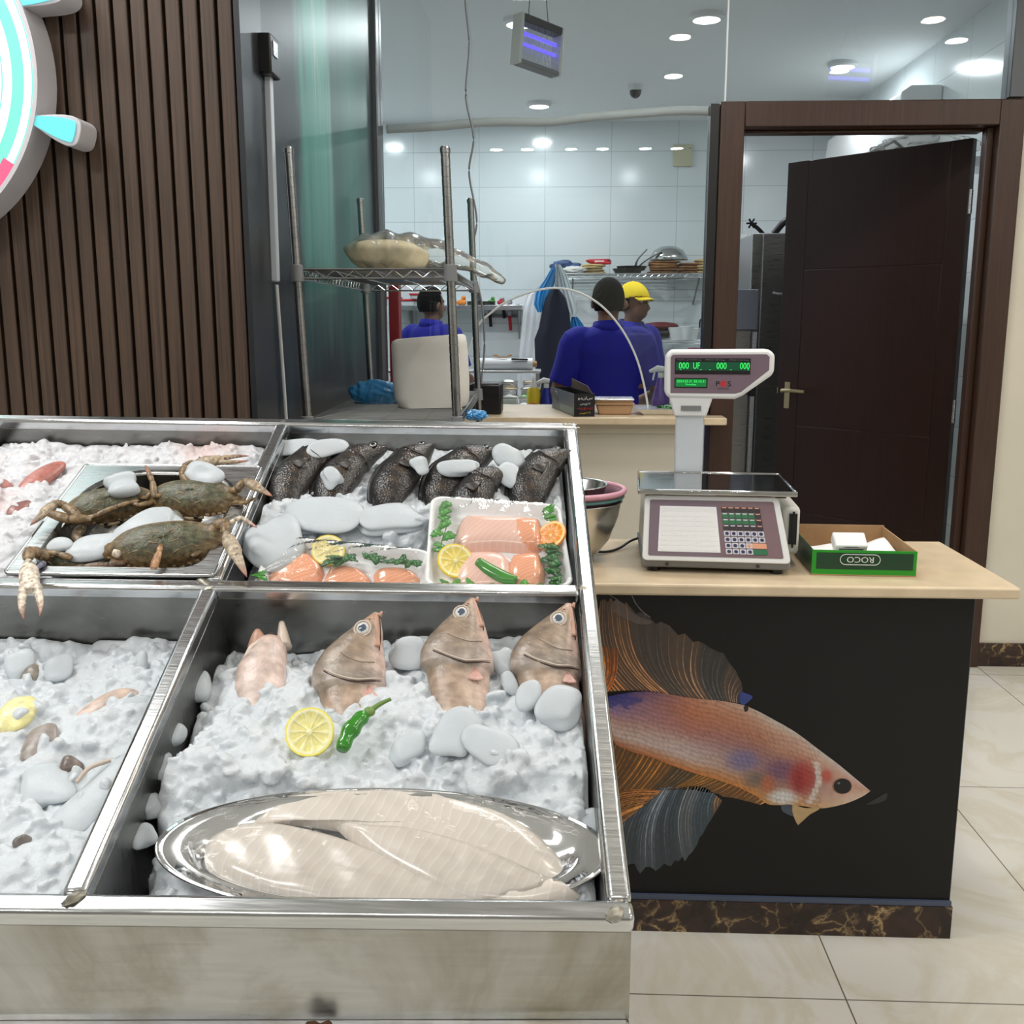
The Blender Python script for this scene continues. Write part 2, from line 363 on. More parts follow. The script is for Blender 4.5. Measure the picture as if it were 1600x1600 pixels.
def mural_mat():
    t = Nt('printed_underwater_panel'); g = t.n('ShaderNodeNewGeometry'); sp = t.n('ShaderNodeSeparateXYZ'); t.l(g.outputs['Position'], sp.inputs[0])
    n1 = t.noise(t.geo((1, 3.2, .35)), 3., 5, .6, .5); n2 = t.noise(t.geo((1, 16, .8)), 2., 6, .7, .3)
    def math_(op, a, b):
        m = t.n('ShaderNodeMath', operation=op)
        for i, q in enumerate((a, b)):
            if hasattr(q, 'node'): t.l(q, m.inputs[i])
            else: m.inputs[i].default_value = q
        return m.outputs[0]
    y = math_('MULTIPLY', math_('ADD', math_('SUBTRACT', sp.outputs[1], 2.56), math_('MULTIPLY', math_('SUBTRACT', n1, .5), .45)), 1/1.8)
    band = t.ramp(y, [(.10, lin((22, 25, 31))), (.28, lin((28, 36, 42))), (.36, lin((66, 126, 118))), (.50, lin((84, 142, 132))), (.60, lin((50, 86, 84))), (.72, lin((62, 112, 106))), (.9, lin((52, 92, 90))), (1., lin((30, 36, 42)))])
    streak = t.ramp(math_('MULTIPLY', n2, t.ramp(y, [(.36, .55), (.44, 1.1), (.56, 1.), (.64, .6)])), [(.55, 0.), (.72, .65)])
    c1 = t.mix(streak, band, lin((150, 172, 164)))
    zf = t.ramp(math_('MULTIPLY', math_('ADD', sp.outputs[2], math_('MULTIPLY', n1, .5)), .33), [(.52, 1.), (.64, .15), (.74, 0.)])
    t.set(color=t.mix(zf, c1, t.mix(t.ramp(n2, [(.5, 0.), (.75, .35)]), lin((20, 25, 36)), lin((52, 96, 104)))), rough=.38, spec=.3); return t.mat
MT['floor'] = floor_mat(); MT['tile'] = tile_mat(); MT['marble'] = marble_mat(); MT['mural'] = mural_mat()
MT['slat'] = wood_mat('dark_walnut_slat', (46, 35, 28), (90, 68, 52), (90, 90, 1.4), .5)
MT['slatgap'] = pm('black_gap', (14, 11, 10), .8)
MT['doorwood'] = wood_mat('dark_brown_door_wood', (31, 17, 14), (46, 25, 19), (50, 50, 1.2), .34, .15)
MT['framewood'] = wood_mat('brown_door_frame_wood', (46, 29, 20), (70, 45, 31), (50, 50, 1.5), .4, .15)
MT['cream'] = pm('cream_paint', (214, 208, 192), .6, nz=.03, nscale=4)
MT['ceiling'] = pm('ceiling_paint', (232, 234, 235), .7)
MT['stone'] = pm('beige_stone_worktop', (214, 194, 164), .3, nz=.10, nscale=14)
MT['frame_grey'] = pm('grey_aluminium_frame', (86, 90, 94), .4, .6)
MT['wallpaint'] = pm('shop_wall_paint', (190, 188, 182), .7)
def glass_mat():
    t = Nt('clear_window_glass'); tr = t.n('ShaderNodeBsdfTransparent'); tr.inputs[0].default_value = (.93, .96, .96, 1); gl = t.n('ShaderNodeBsdfGlossy'); gl.inputs['Roughness'].default_value = 0.0
    fr = t.n('ShaderNodeFresnel'); fr.inputs[0].default_value = 1.55; m = t.n('ShaderNodeMixShader'); t.l(fr.outputs[0], m.inputs[0]); t.l(tr.outputs[0], m.inputs[1]); t.l(gl.outputs[0], m.inputs[2]); t.l(m.outputs[0], t.out.inputs[0]); return t.mat
MT['glass'] = glass_mat()

S('floor', M().box((-4, -6, -.1), (5, KB+.1, 0)), MT['floor'])
c = M(); c.box((-4, -6, CEIL), (5, GY+.1, CEIL+.1)); S('ceiling', c, MT['ceiling'])
S('ceiling_kitchen', M().box((-2.4, GY+.1, CEIL), (2.5, KB+.1, CEIL+.1)), MT['ceiling'])
S('wall_back', M().box((-2.4, KB, 0), (2.5, KB+.1, CEIL)), MT['tile'])
S('wall_kitchen_left', M().box((-2.3, GY+.1, 0), (-2.2, KB, CEIL)), MT['tile'])
S('wall_kitchen_right', M().box((2.35, GY+.14, 0), (2.45, KB, CEIL)), MT['tile'])
S('wall_right', M().box((1.858, GY, 0), (5, GY+.14, CEIL)), MT['cream'])
S('wall_side', M().box((4.9, -6, 0), (5, GY, CEIL)), MT['wallpaint'])
S('wall_rear', M().box((-4, -6.1, 0), (5, -6, CEIL)), MT['wallpaint'])
S('wall_shop_left', M().box((-4.1, -6, 0), (-4, 2.56, CEIL)), MT['wallpaint'])
# slatted walnut wall left of the shelf
WX, WY = -.765, 2.56
m = M(); m.box((-4, WY, 0), (WX, WY+.06, CEIL)); m.mi = 1; x = WX-.004; pitch = .0415
while x > -2.6:
    m.box((x-pitch+.008, WY-.018, 0), (x, WY+.002, CEIL)); x -= pitch
S('wall_left', m, [MT['slatgap'], MT['slat']], bevel=.003)
# printed panel wall running back from the slats to the glass
S('wall_inner_left', M().box((-.82, WY+.062, 0), (-.757, GY-.05, CEIL)), MT['mural'])
m = M(); m.box((-.764, WY-.02, 0), (-.750, WY+.06, CEIL)); m.box((-.757, WY+.06, 0), (-.752, WY+.17, CEIL)); S('trim_1', m, pm('dark_metal_trim', (44, 46, 50), .35, .4))
m = M(); m.box((-.83, GY-.05, 0), (-.738, GY+.08, CEIL)); S('trim_2', m, MT['frame_grey'], bevel=.004)
S('trim_3', M().box((.612, GY-.02, 1.108), (.647, GY+.06, 2.36)), MT['black'])
S('trim_4', M().box((1.795, GY-.01, 2.376), (1.857, GY+.08, CEIL)), MT['frame_grey'], bevel=.003)
# glass over the serving counter with its arched serving opening
arch = [onY(x, y, GY+.02) for (x, y) in [(718, 640), (726, 570), (745, 512), (768, 488), (792, 471), (830, 456), (866, 450), (902, 456), (940, 478), (972, 515), (994, 558), (1006, 600), (1013, 638)]]
ac = cr([(p[0], GY+.02, p[2]) for p in arch], 5); ac[0, 2] = ac[-1, 2] = 1.107
outer = [(.612, GY+.02, 1.107), (.612, GY+.02, 2.37), (.672, GY+.02, 2.378), (.672, GY+.02, CEIL), (-.737, GY+.02, CEIL), (-.737, GY+.02, 1.107)]
g = M(); g.prism(list(ac)+[np.array(p) for p in outer], (0, .01, 0)); w1 = S('window_1', g, MT['glass'], smooth=False)
e = M(); e.tube(ac+np.array([0, .005, 0]), .0045, 6, (0, 1, 0)); S('arch_edge_strip', e, MT['white_plastic'], w1)
w2 = S('window_2', M().box((.676, GY+.02, 2.376), (1.795, GY+.03, CEIL)), MT['glass'], smooth=False)
S('glass_seam', M().box((.6715, GY+.016, 2.376), (.6765, GY+.034, CEIL)), MT['white_plastic'], w2)
# serving counter wall below it, and the worktop
m = M(); m.box((-.738, GY-.07, 0), (.60, GY+.06, 1.03)); m.box((-.738, GY-.085, 1.03), (.60, GY+.06, 1.075)); S('wall_serving', m, MT['cream'], bevel=.003)
m = M(); m.box((-.737, GY-.17, 1.075), (.611, GY+.50, 1.105)); m.box((.60, GY-.17, 1.075), (.70, GY-.05, 1.105))
pass_top = mk('worktop', m, MT['stone'], label='beige stone worktop of the serving counter under the arched glass opening', cat='worktop', bevel=.004)
# door frame and the open door
dr = T('door_1', None, None, (1.25, GY, 0), kind='structure')
fx0, fx1, ftop, fw = .651, 1.857, 2.366, .098
m = M(); m.box((fx0, GY-.03, 0), (fx0+fw, GY+.12, ftop)); m.box((fx1-fw, GY-.03, 0), (fx1, GY+.12, ftop)); m.box((fx0+fw, GY-.03, ftop-fw), (fx1-fw, GY+.12, ftop))
m.box((fx0+fw, GY+.05, 0), (fx0+fw+.012, GY+.12, ftop-fw)); m.box((fx1-fw-.03, GY+.02, 0), (fx1-fw, GY+.07, ftop-fw)); m.box((fx0+fw, GY+.05, ftop-fw-.012), (fx1-fw-.03, GY+.12, ftop-fw))
S('door_frame', m, MT['framewood'], dr, bevel=.004)
h0 = np.array([1.718, GY+.13, 0]); h1 = np.array([1.105, 5.21, 0]); dl = np.linalg.norm(h1-h0); ex = (h1-h0)/dl; ey = np.array([-ex[1], ex[0], 0])   # ex along the leaf, ey towards the room behind
if ey[1] > 0: ey = -ey
LX = frame(h0+np.array([0, 0, .01]), ex, ey, (0, 0, 1)); LT = 2.235
m = M(); m.x = LX; m.box((0, -.036, 0), (dl, -.003, LT)); gp = .004; st = .115
m.box((dl-st, -.003, 0), (dl, 0, LT)); m.box((0, -.003, 0), (.09, 0, LT))
for z0, z1 in ((0, .55), (.55, .98), (.98, 1.73), (1.73, LT)):
    m.box((.09+gp, -.003, z0+gp/2), (dl-st-gp, 0, z1-gp/2))
leaf = S('door_leaf', m, MT['doorwood'], dr, bevel=.0012)
MT['brass'] = steel('satin_brass', .7, .3); 
tb = Nt('satin_brass_tint'); tb.set(color=lin((205, 190, 150)), metal=1., rough=.3); MT['brass'] = tb.mat
m = M(); m.x = LX; zc = 1.15
m.box((dl-.075, 0, zc-.09), (dl-.045, .006, zc+.04)); m.cyl((dl-.06, .005, zc), (dl-.06, .05, zc), .010); m.loft(cr([(dl-.06, .048, zc), (dl-.10, .052, zc+.002), (dl-.19, .05, zc)], 4), .009, .008, up=(0, 1, 0), seg=8)
m.cyl((dl-.06, -.036, zc), (dl-.06, -.085, zc), .010); m.loft(cr([(dl-.06, -.083, zc), (dl-.10, -.088, zc+.002), (dl-.19, -.085, zc)], 4), .009, .008, up=(0, 1, 0), seg=8)
S('handle', m, MT['brass'], leaf)
m = M(); m.x = LX; m.box((dl, -.030, zc-.12), (dl+.002, -.008, zc+.05)); m.box((dl, -.026, zc-.02), (dl+.012, -.012, zc+.01)); S('latch_plate', m, MT['brass'], leaf)
for z in (.3, 1.1, 1.98):
    m = M(); m.x = LX; m.cyl((-.008, -.006, z-.05), (-.008, -.006, z+.05), .008); S('hinge', m, MT['steel'], leaf)
m = M(); m.box((1.858, GY-.012, 0), (5, GY, .105)); S('baseboard_right', m, MT['marble'])

# ceiling fittings of the shop and the kitchen
MT['lampglow'] = em('lamp_diffuser', (255, 252, 244), 9.); MT['warmglow'] = em('warm_lamp_diffuser', (255, 216, 160), 9.)
def downlight(x, y, r, warm, lab, grp):
    t = T('downlight', lab, 'ceiling light', (x, y, CEIL-.02), grp)
    m = M(); m.lathe([(r*.86, -.004), (r*.9, -.012), (r*1.05, -.010), (r*1.15, 0), (r*1.15, .02), (r*.86, .02)], (x, y, CEIL-.02)); mk('trim_ring', m, MT['white_plastic'], t)
    m = M(); m.lathe([(0., -.013), (r*.9, -.0125), (r*.9, .018), (0, .018)], (x, y, CEIL-.02), 24); mk('diffuser', m, MT['warmglow'] if warm else MT['lampglow'], t)
for (x, y, w) in SHOP_DOWN: downlight(x, y, .06, w, 'warm round downlight in the shop ceiling, seen only as a spot in the glass' if w else 'cool white round downlight in the shop ceiling, seen only as a spot in the glass', 'warm shop downlights' if w else 'cool shop downlights')
for i, (x, y) in enumerate(KIT_DOWN):
    downlight(x, y, .085, 0, ['round kitchen downlight near the top right, left of the glass seam', 'round kitchen downlight shining beside the hanging insect zapper', 'small far kitchen downlight just above the white pipe', 'kitchen downlight above the man at the knife shelf', 'kitchen downlight near the wall air conditioner', 'kitchen downlight at the far left corner'][i], 'kitchen downlights')
MT['fill_panel_glow'] = em('fill_panel_diffuser', (255, 252, 246), 6.)
for i, (x, y, sx, sy, pw) in enumerate(FILL_PANELS):  # fixtures for the added fill panels
    t = T('fill_panel', 'long white fill panel added on the shop ceiling, out of view', 'ceiling light', (x, y, CEIL-.04), 'added ceiling fill panels')
    m = M(); a, b = sx/2+.02, sy/2+.02
    m.box((x-a, y-b, CEIL-.04), (x-a+.02, y+b, CEIL)); m.box((x+a-.02, y-b, CEIL-.04), (x+a, y+b, CEIL)); m.box((x-a+.02, y-b, CEIL-.04), (x+a-.02, y-b+.02, CEIL)); m.box((x-a+.02, y+b-.02, CEIL-.04), (x+a-.02, y+b, CEIL)); mk('fill_panel_frame', m, MT['white_plastic'], t)
    mk('fill_panel_diffuser', M().box((x-sx/2, y-sy/2, CEIL-.035), (x+sx/2, y+sy/2, CEIL-.02)), MT['fill_panel_glow'], t)
# ================================================================ THE SEAFOOD DISPLAY
def dep(p): return float((np.asarray(p)-CAM)@CF)
def px2m(p): return dep(p)/F
BAR = .026
UL = -1.19; ULc = -.592          # left end, divider between the two columns (bar centre)
VM, VR = .585, 1.157
case = T('seafood_display', 'sloping stainless steel display case with four open ice trays at the front left', 'display case', D(-.6, .5, -.95)*np.array([1, 1, 0]))
m = M(); m.x = XD
def sq(m, a, b, w=BAR, h=BAR):
    m.bar(a, b, w, h)
sq(m, (UL, 0, -.013), (.004, 0, -.013)); sq(m, (UL, VR, -.013), (.004, VR, -.013))
sq(m, (-.010, .013, -.013), (-.010, VR-.013, -.013)); 
mk('rim', m, MT['steel_rim'], case, bevel=.006)
m = M(); m.x = XD; sq(m, (UL+.0, VM, -.0135), (-.023, VM, -.0135)); mk('cross_bar', m, MT['steel_rim'], case, bevel=.006)
m = M(); m.x = XD; sq(m, (ULc, .013, -.0128), (ULc, VM-.013, -.0128)); sq(m, (ULc, VM+.013, -.0128), (ULc, VR-.013, -.0128)); mk('divider_bar', m, MT['steel_rim'], case, bevel=.006)
m = M(); m.x = XD; sq(m, (UL+.012, .013, -.0128), (UL+.012, VR-.013, -.0128)); mk('end_bar', m, MT['steel_rim'], case, bevel=.006)
MT['weld'] = pm('weld_seam', (150, 146, 134), .4, .9, nz=.3, nscale=80)
for (u, v) in ((ULc, VM), (-.012, VM), (ULc, .004), (ULc, VR-.004), (-.008, .004), (-.008, VR-.004)):
    m = M(); m.x = XD; m.ball((u, v, -.003), (.011, .010, .0035), 2, noise=.3); mk('weld_seam', m, MT['weld'], case)
COMP = {'fr': (ULc+.013, -.023, .013, VM-.013), 'rr': (ULc+.013, -.023, VM+.013, VR-.013), 'fl': (UL+.025, ULc-.013, .013, VM-.013), 'rl': (UL+.025, ULc-.013, VM+.013, VR-.013)}
TD = .155
for k, (a, b, c, d) in COMP.items():
    m = M(); m.x = XD; q = .0015
    top = [(a, c, -.02), (b, c, -.02), (b, d, -.02), (a, d, -.02)]; bot = [(a+.004, c+.004, -TD), (b-.004, c+.004, -TD), (b-.004, d-.004, -TD), (a+.004, d-.004, -TD)]
    m.add(top+bot, [(0, 1, 5, 4), (1, 2, 6, 5), (2, 3, 7, 6), (3, 0, 4, 7), (4, 5, 6, 7)])
    mk('ice_tray', m, MT['steel_tray'], case, solid=.0016, smooth=False)
# outer skin, upright in the room
f1 = D(.002, -.006, -.02); f0 = D(UL, -.006, -.02); r1 = D(.002, VR+.008, -.02); r0 = D(UL, VR+.008, -.02)
def low(p, z): return np.array([p[0], p[1], z])
MT['fascia'] = steel('stained_fascia_steel', .52, .38, (1.2, 40, 40), .85)
def sheet(name, pts, d, mat=None): return mk(name, M().prism(pts, d), mat or MT['fascia'], case, bevel=.001)
z1 = float(f1[2]-.111)
inn = unit(np.cross(f1-f0, (0, 0, -1)))*-1
if inn[1] < 0: inn = -inn
sheet('fascia', [f0, f1, low(f1, z1), low(f0, z1)], inn*.002)
m = M(); m.bar(low(f0, z1-.008)-inn*.004, low(f1, z1-.008)-inn*.004, .022, .016); mk('ledge', m, MT['steel_rim'], case, bevel=.004)
sheet('lower_panel', [low(f0, z1-.016)+inn*.006, low(f1, z1-.016)+inn*.006, low(f1, .06)+inn*.006, low(f0, .06)+inn*.006], inn*.002)
sd = unit(DU)*np.array([1, 1, 0])
sheet('side_panel', [f1+inn*.003, low(f1, .06)+inn*.003, low(r1, .06), r1], -sd*.002)
sheet('side_panel', [f0+inn*.003, low(f0, .06)+inn*.003, low(r0, .06), r0], sd*.002)
sheet('back_panel', [r0, r1, low(r1, .06), low(r0, .06)], inn*.002)
for p in (f0+sd*.05+inn*.05, f1-sd*.05+inn*.05, r0+sd*.05-inn*.05, r1-sd*.05-inn*.05):
    m = M(); m.cyl((p[0], p[1], 0), (p[0], p[1], .07), .02); m.cyl((p[0], p[1], 0), (p[0], p[1], .012), .03); mk('foot', m, MT['black'], case)
for uu in (-.335, -.78):
    p = f1+(f1-f0)/np.linalg.norm(f1-f0)*uu; m = M(); c = low(p, z1-.004)-inn*.016; m.ball(c, (.012, .006, .009), 2, noise=.3); mk('rusty_bolt', m, pm('rust', (88, 62, 40), .7, .3, nz=.4), case, label='small rusty bolt blob on the front ledge')

# ---------------------------------------------------------------- crushed ice
def ice_mat(name, c, sss=.55, rough=.32, bump=.35, bs=90, tint=None):
    t = Nt(name); f = t.noise(t.obj(), bs, 6, .65); t.set(color=lin(c), rough=rough, sss=sss, ssss=.012, sssr=(1., 1., 1.), spec=.6)
    g = t.noise(t.obj(), 14, 4); 
    cc = t.ramp(g, [(.3, lin(c)), (.7, tuple(min(1, x*1.06) for x in lin(c)))])
    if tint: cc = t.mix(t.ramp(t.noise(t.obj(), 5.5, 3), [(.52, 0.), (.72, .8)]), cc, lin(tint))
    t.set(color=cc); t.bump(f, bump, .004); return t.mat
MT['ice'] = ice_mat('crushed_ice', (208, 214, 219), .35, .3, .6, 150)
MT['ice_pink'] = ice_mat('pink_stained_ice', (212, 213, 217), .35, .3, .6, 150, tint=(226, 196, 190))
MT['chunk'] = ice_mat('wet_ice_chunk', (206, 213, 218), .45, .2, .3, 45)
MT['chunk'].node_tree.nodes['Principled BSDF'].inputs['Transmission Weight'].default_value = .18; MT['chunk'].node_tree.nodes['Principled BSDF'].inputs['IOR'].default_value = 1.2
def bed(name, u0, u1, v0, v1, hf, mat, label, n_lump=420, n_peb=260, seed=1, keep=None, peb=(.0025, .0085)):
    r = np.random.default_rng(seed); nu, nv = int((u1-u0)/.0035), int((v1-v0)/.0035)
    U, V = np.meshgrid(np.linspace(u0, u1, nu), np.linspace(v0, v1, nv), indexing='ij'); Hh = hf(U, V)
    def sm(sc, amp):
        o = np.zeros_like(U)
        for _ in range(7):
            a, b, ph = r.normal(size=2)*sc, r.normal(size=2)*sc, r.uniform(0, 6.28); o += np.sin(U*a[0]+V*a[1]+ph)
        return o*amp/2.6
    Hh = Hh+sm(25, .006)+sm(70, .003); base = Hh.copy()
    for _ in range(n_lump):
        cu, cv = r.uniform(u0, u1), r.uniform(v0, v1); R = r.uniform(.005, .016)*(1.9 if r.random() < .12 else 1); A = R*r.uniform(.35, .8); asp = r.uniform(.6, 1.5)
        d2 = ((U-cu)/R)**2+((V-cv)*asp/R)**2; k = d2 < 1
        if not k.any(): continue
        Hh[k] = np.maximum(Hh[k], base[k].mean()+A*np.sqrt(1-d2[k])-A*.25)
    Hh += sm(240, .0009); Hh = np.minimum(Hh, hf(U, V)+.03)
    ed = np.minimum(np.minimum(U-u0, u1-U), np.minimum(V-v0, v1-V)); Hh = np.where(ed < .006, np.minimum(Hh, hf(U, V)-.0), Hh)
    G = np.stack([U, V, Hh], -1); m = M(); m.x = XD; m.grid(G)
    # skirt down to the tray floor
    ring = [(i, 0) for i in range(nu)]+[(nu-1, j) for j in range(1, nv)]+[(i, nv-1) for i in range(nu-2, -1, -1)]+[(0, j) for j in range(nv-2, 0, -1)]
    P = np.array([G[i, j] for i, j in ring]); Q = P.copy(); Q[:, 2] = -TD+.002; L = len(P)
    m.add(np.vstack([P, Q]), [(i, i+L, (i+1) % L+L, (i+1) % L) for i in range(L)])
    m.add(np.vstack([Q]), [tuple(range(L-1, -1, -1))])
    global rng; old = rng; rng = r
    c = 0; tries = 0
    while c < n_peb and tries < n_peb*6:
        tries += 1; cu, cv = r.uniform(u0+.012, u1-.012), r.uniform(v0+.012, v1-.012)
        if keep is not None and keep(cu, cv): continue
        i, j = int((cu-u0)/(u1-u0)*(nu-1)), int((cv-v0)/(v1-v0)*(nv-1)); s = r.uniform(*peb)*(1.7 if r.random() < .15 else 1)
        m.ball((cu, cv, Hh[i, j]-s*.02), (s*r.uniform(.8, 1.4), s*r.uniform(.7, 1.1), s*r.uniform(.4, .8)), 2, None, rot_rand()*1., .10, r.uniform(.5, 1.)); c += 1
    rng = old
    o = mk(name, m, mat, None, label, 'ice', kind='stuff', ang=180, remesh=.0024)
    o.modifiers['soft'].iterations = 1
    return o
def sstep(a, b, x): t = np.clip((x-a)/(b-a), 0, 1); return t*t*(3-2*t)
def h_fr(U, V):
    h = -.075+.030*sstep(.5, .25, V)+.0*U
    h = h-.035*sstep(.42, .54, V)*sstep(-.2, -.5, U)-.012*sstep(.5, .56, V)
    h = h+.012*sstep(-.25, -.05, U)*sstep(.45, .2, V)
    h = h-.022*sstep(.235, .195, V)
    return h-.085*sstep(-.535+.03*np.sin(V*22), -.572, U)*sstep(.60, .10, V)
def h_rr(U, V):
    h = -.052+.012*sstep(.95, .80, V)+.008*sstep(-.45, -.55, U)*sstep(.95, .8, V)
    return h-.045*sstep(.80, .75, V)-.035*sstep(-.30, -.26, U)*sstep(.88, .84, V)*sstep(.72, .76, V)
def h_fl(U, V): return -.098+.05*sstep(.52, .30, V)+.02*sstep(.2, .05, V)
def h_rl(U, V): return -.05+.022*sstep(1.05, .8, V)-.062*sstep(-.945, -.925, U)*sstep(.985, .965, V)
def ins(shift=.006): 
    def f(c): a, b, d, e = COMP[c]; return a+shift, b-shift, d+shift, e-shift
    return f
_i = ins()
bed('crushed_ice', *_i('fr'), h_fr, MT['ice'], 'bed of white crushed ice in the front tray with the four grouper heads', 1500, 1300, 11)
bed('crushed_ice', *_i('rr'), h_rr, MT['ice'], 'crushed ice bed under the dark tilapia in the rear right tray', 1300, 1000, 12)
bed('crushed_ice', *_i('fl'), h_fl, MT['ice'], 'crushed ice with half buried fish in the front left tray', 1300, 1000, 13)
bed('crushed_ice', *_i('rl'), h_rl, MT['ice_pink'], 'pinkish crushed ice behind the crab pan in the rear left tray', 1300, 1100, 14, peb=(.002, .007))

def chunk(px, py, w, h, n, label, ang=0., tilt=.0, th=.35, seed=0, group=None, mat='chunk'):
    global rng; old = rng; rng = np.random.default_rng(int(px*7+py)+seed); p = Dp(px, py, n); k = px2m(p); a, b = w*k/2, h*k/2*1.45
    R = np.array(Matrix.Rotation(ang, 3, 'Z') @ Matrix.Rotation(tilt, 3, 'X')); m = M(); m.x = XD
    m.ball(toD(p), (a, b, max(.004, min(a, b)*th)), 3, None, R, .105, .68); rng = old
    return mk('ice_chunk', m, MT[mat], None, label, 'ice', group, ang=180)
for a in [(193, 757, 54, 26, .030, 'smooth ice chunk lying on the rear left crab in the steel pan', .2, .35, .5), (318, 741, 62, 27, .034, 'smooth ice chunk on the back of the rear right crab in the steel pan', -.2, .4, .45),
          (237, 822, 92, 42, .012, 'large flat ice slab in the middle of the crab pan between the crabs', .75, .2, .3), (160, 852, 82, 34, .006, 'ice slab left of the front crab in the steel pan', .3, .2, .3),
          (97, 851, 38, 16, .012, 'small ice chunk at the left end of the crab pan', 0, .2, .4), (299, 824, 36, 12, .006, 'thin ice sliver between the two right crabs in the pan', 0, .2, .4),
          (430, 845, 92, 78, -.022, 'big smooth ice slab in the left corner of the tilapia tray', .5, .15, .35), (490, 812, 110, 50, -.025, 'wide ice slab above the left salmon tray', -.1, .15, .3),
          (615, 812, 100, 46, -.024, 'ice slab lying below the third dark tilapia', .1, .1, .25), (795, 716, 50, 34, -.004, 'ice chunk between the fifth and sixth dark tilapia, topmost', .1, .5, .35), (800, 742, 40, 40, -.008, 'ice chunk between the fifth and sixth dark tilapia, lower one', .9, .3, .35),
          (512, 699, 64, 22, .004, 'ice chunk resting on the snout of the leftmost tilapia', .35, .4, .3), (720, 730, 60, 22, .008, 'row of fused ice lying on the fourth tilapia', .15, .35, .4), (655, 727, 26, 22, .01, 'small ice chunk on the cheek of the third tilapia', .6, .3, .5), (518, 745, 30, 26, -.01, 'small ice lumps on the second tilapia', .6, .3, .5), (460, 700, 70, 20, -.03, 'ice chunk in the back left corner of the tilapia tray', .3, .3, .3),
          (306, 1072, 56, 52, -.075, 'round ice chunk left of the first grouper head', .3, .1, .45), (639, 1026, 58, 34, -.055, 'mushroom shaped ice chunk between the second and third grouper heads', 0, .4, .4), (797, 1040, 40, 46, -.052, 'ice chunk wedged between the third and fourth grouper heads', .8, .3, .4), (795, 1064, 24, 26, -.05, 'small ice chunk under the one between the third and fourth grouper heads', .3, .3, .5),
          (712, 1144, 66, 52, -.022, 'left half of the large smooth ice pair on the third grouper', -.3, .1, .32), (764, 1166, 62, 50, -.022, 'right half of the large smooth ice pair on the third grouper', .2, .1, .32), (826, 1090, 38, 34, -.032, 'square ice chunk under the gill of the fourth grouper', .1, .2, .5), (878, 1106, 58, 50, -.03, 'large ice chunk on the body of the fourth grouper', -.3, .1, .4),
          (268, 1148, 34, 30, -.06, 'ice lump at the left edge of the grouper ice, upper one', .3, .1, .6), (252, 1198, 32, 34, -.062, 'ice lump at the left edge of the grouper ice, middle one', .1, .1, .6), (236, 1258, 40, 30, -.066, 'ice lump at the left edge of the grouper ice beside the platter', .4, .1, .6), (226, 1306, 32, 26, -.068, 'ice lump at the left edge of the grouper ice below the platter end', .4, .1, .6), (920, 1290, 46, 40, -.05, 'ice chunk between the platter and the right rim', .4, .1, .5), (532, 1118, 44, 34, -.058, 'smooth ice chunk left of the green pepper', .4, .1, .35), (640, 1170, 60, 44, -.04, 'smooth ice chunk right of the green pepper', .4, .1, .35),
          (35, 1042, 40, 34, -.085, 'ice chunk at the back of the front left tray, leftmost', .3, .3, .6), (92, 1048, 36, 30, -.085, 'ice chunk at the back of the front left tray, middle one', .3, .3, .6), (215, 1046, 42, 34, -.085, 'ice chunk at the back of the front left tray beside the divider', .3, .3, .6), (190, 1120, 90, 36, -.05, 'long flat ice slab beside the divider in the front left tray', .9, .1, .3), (140, 1250, 60, 110, -.04, 'tall smooth ice slab along the divider in the front left tray', -.3, .1, .3), (70, 1230, 90, 60, -.042, 'wide ice slab in the middle of the front left tray', .3, .1, .25)]:
    chunk(*a)
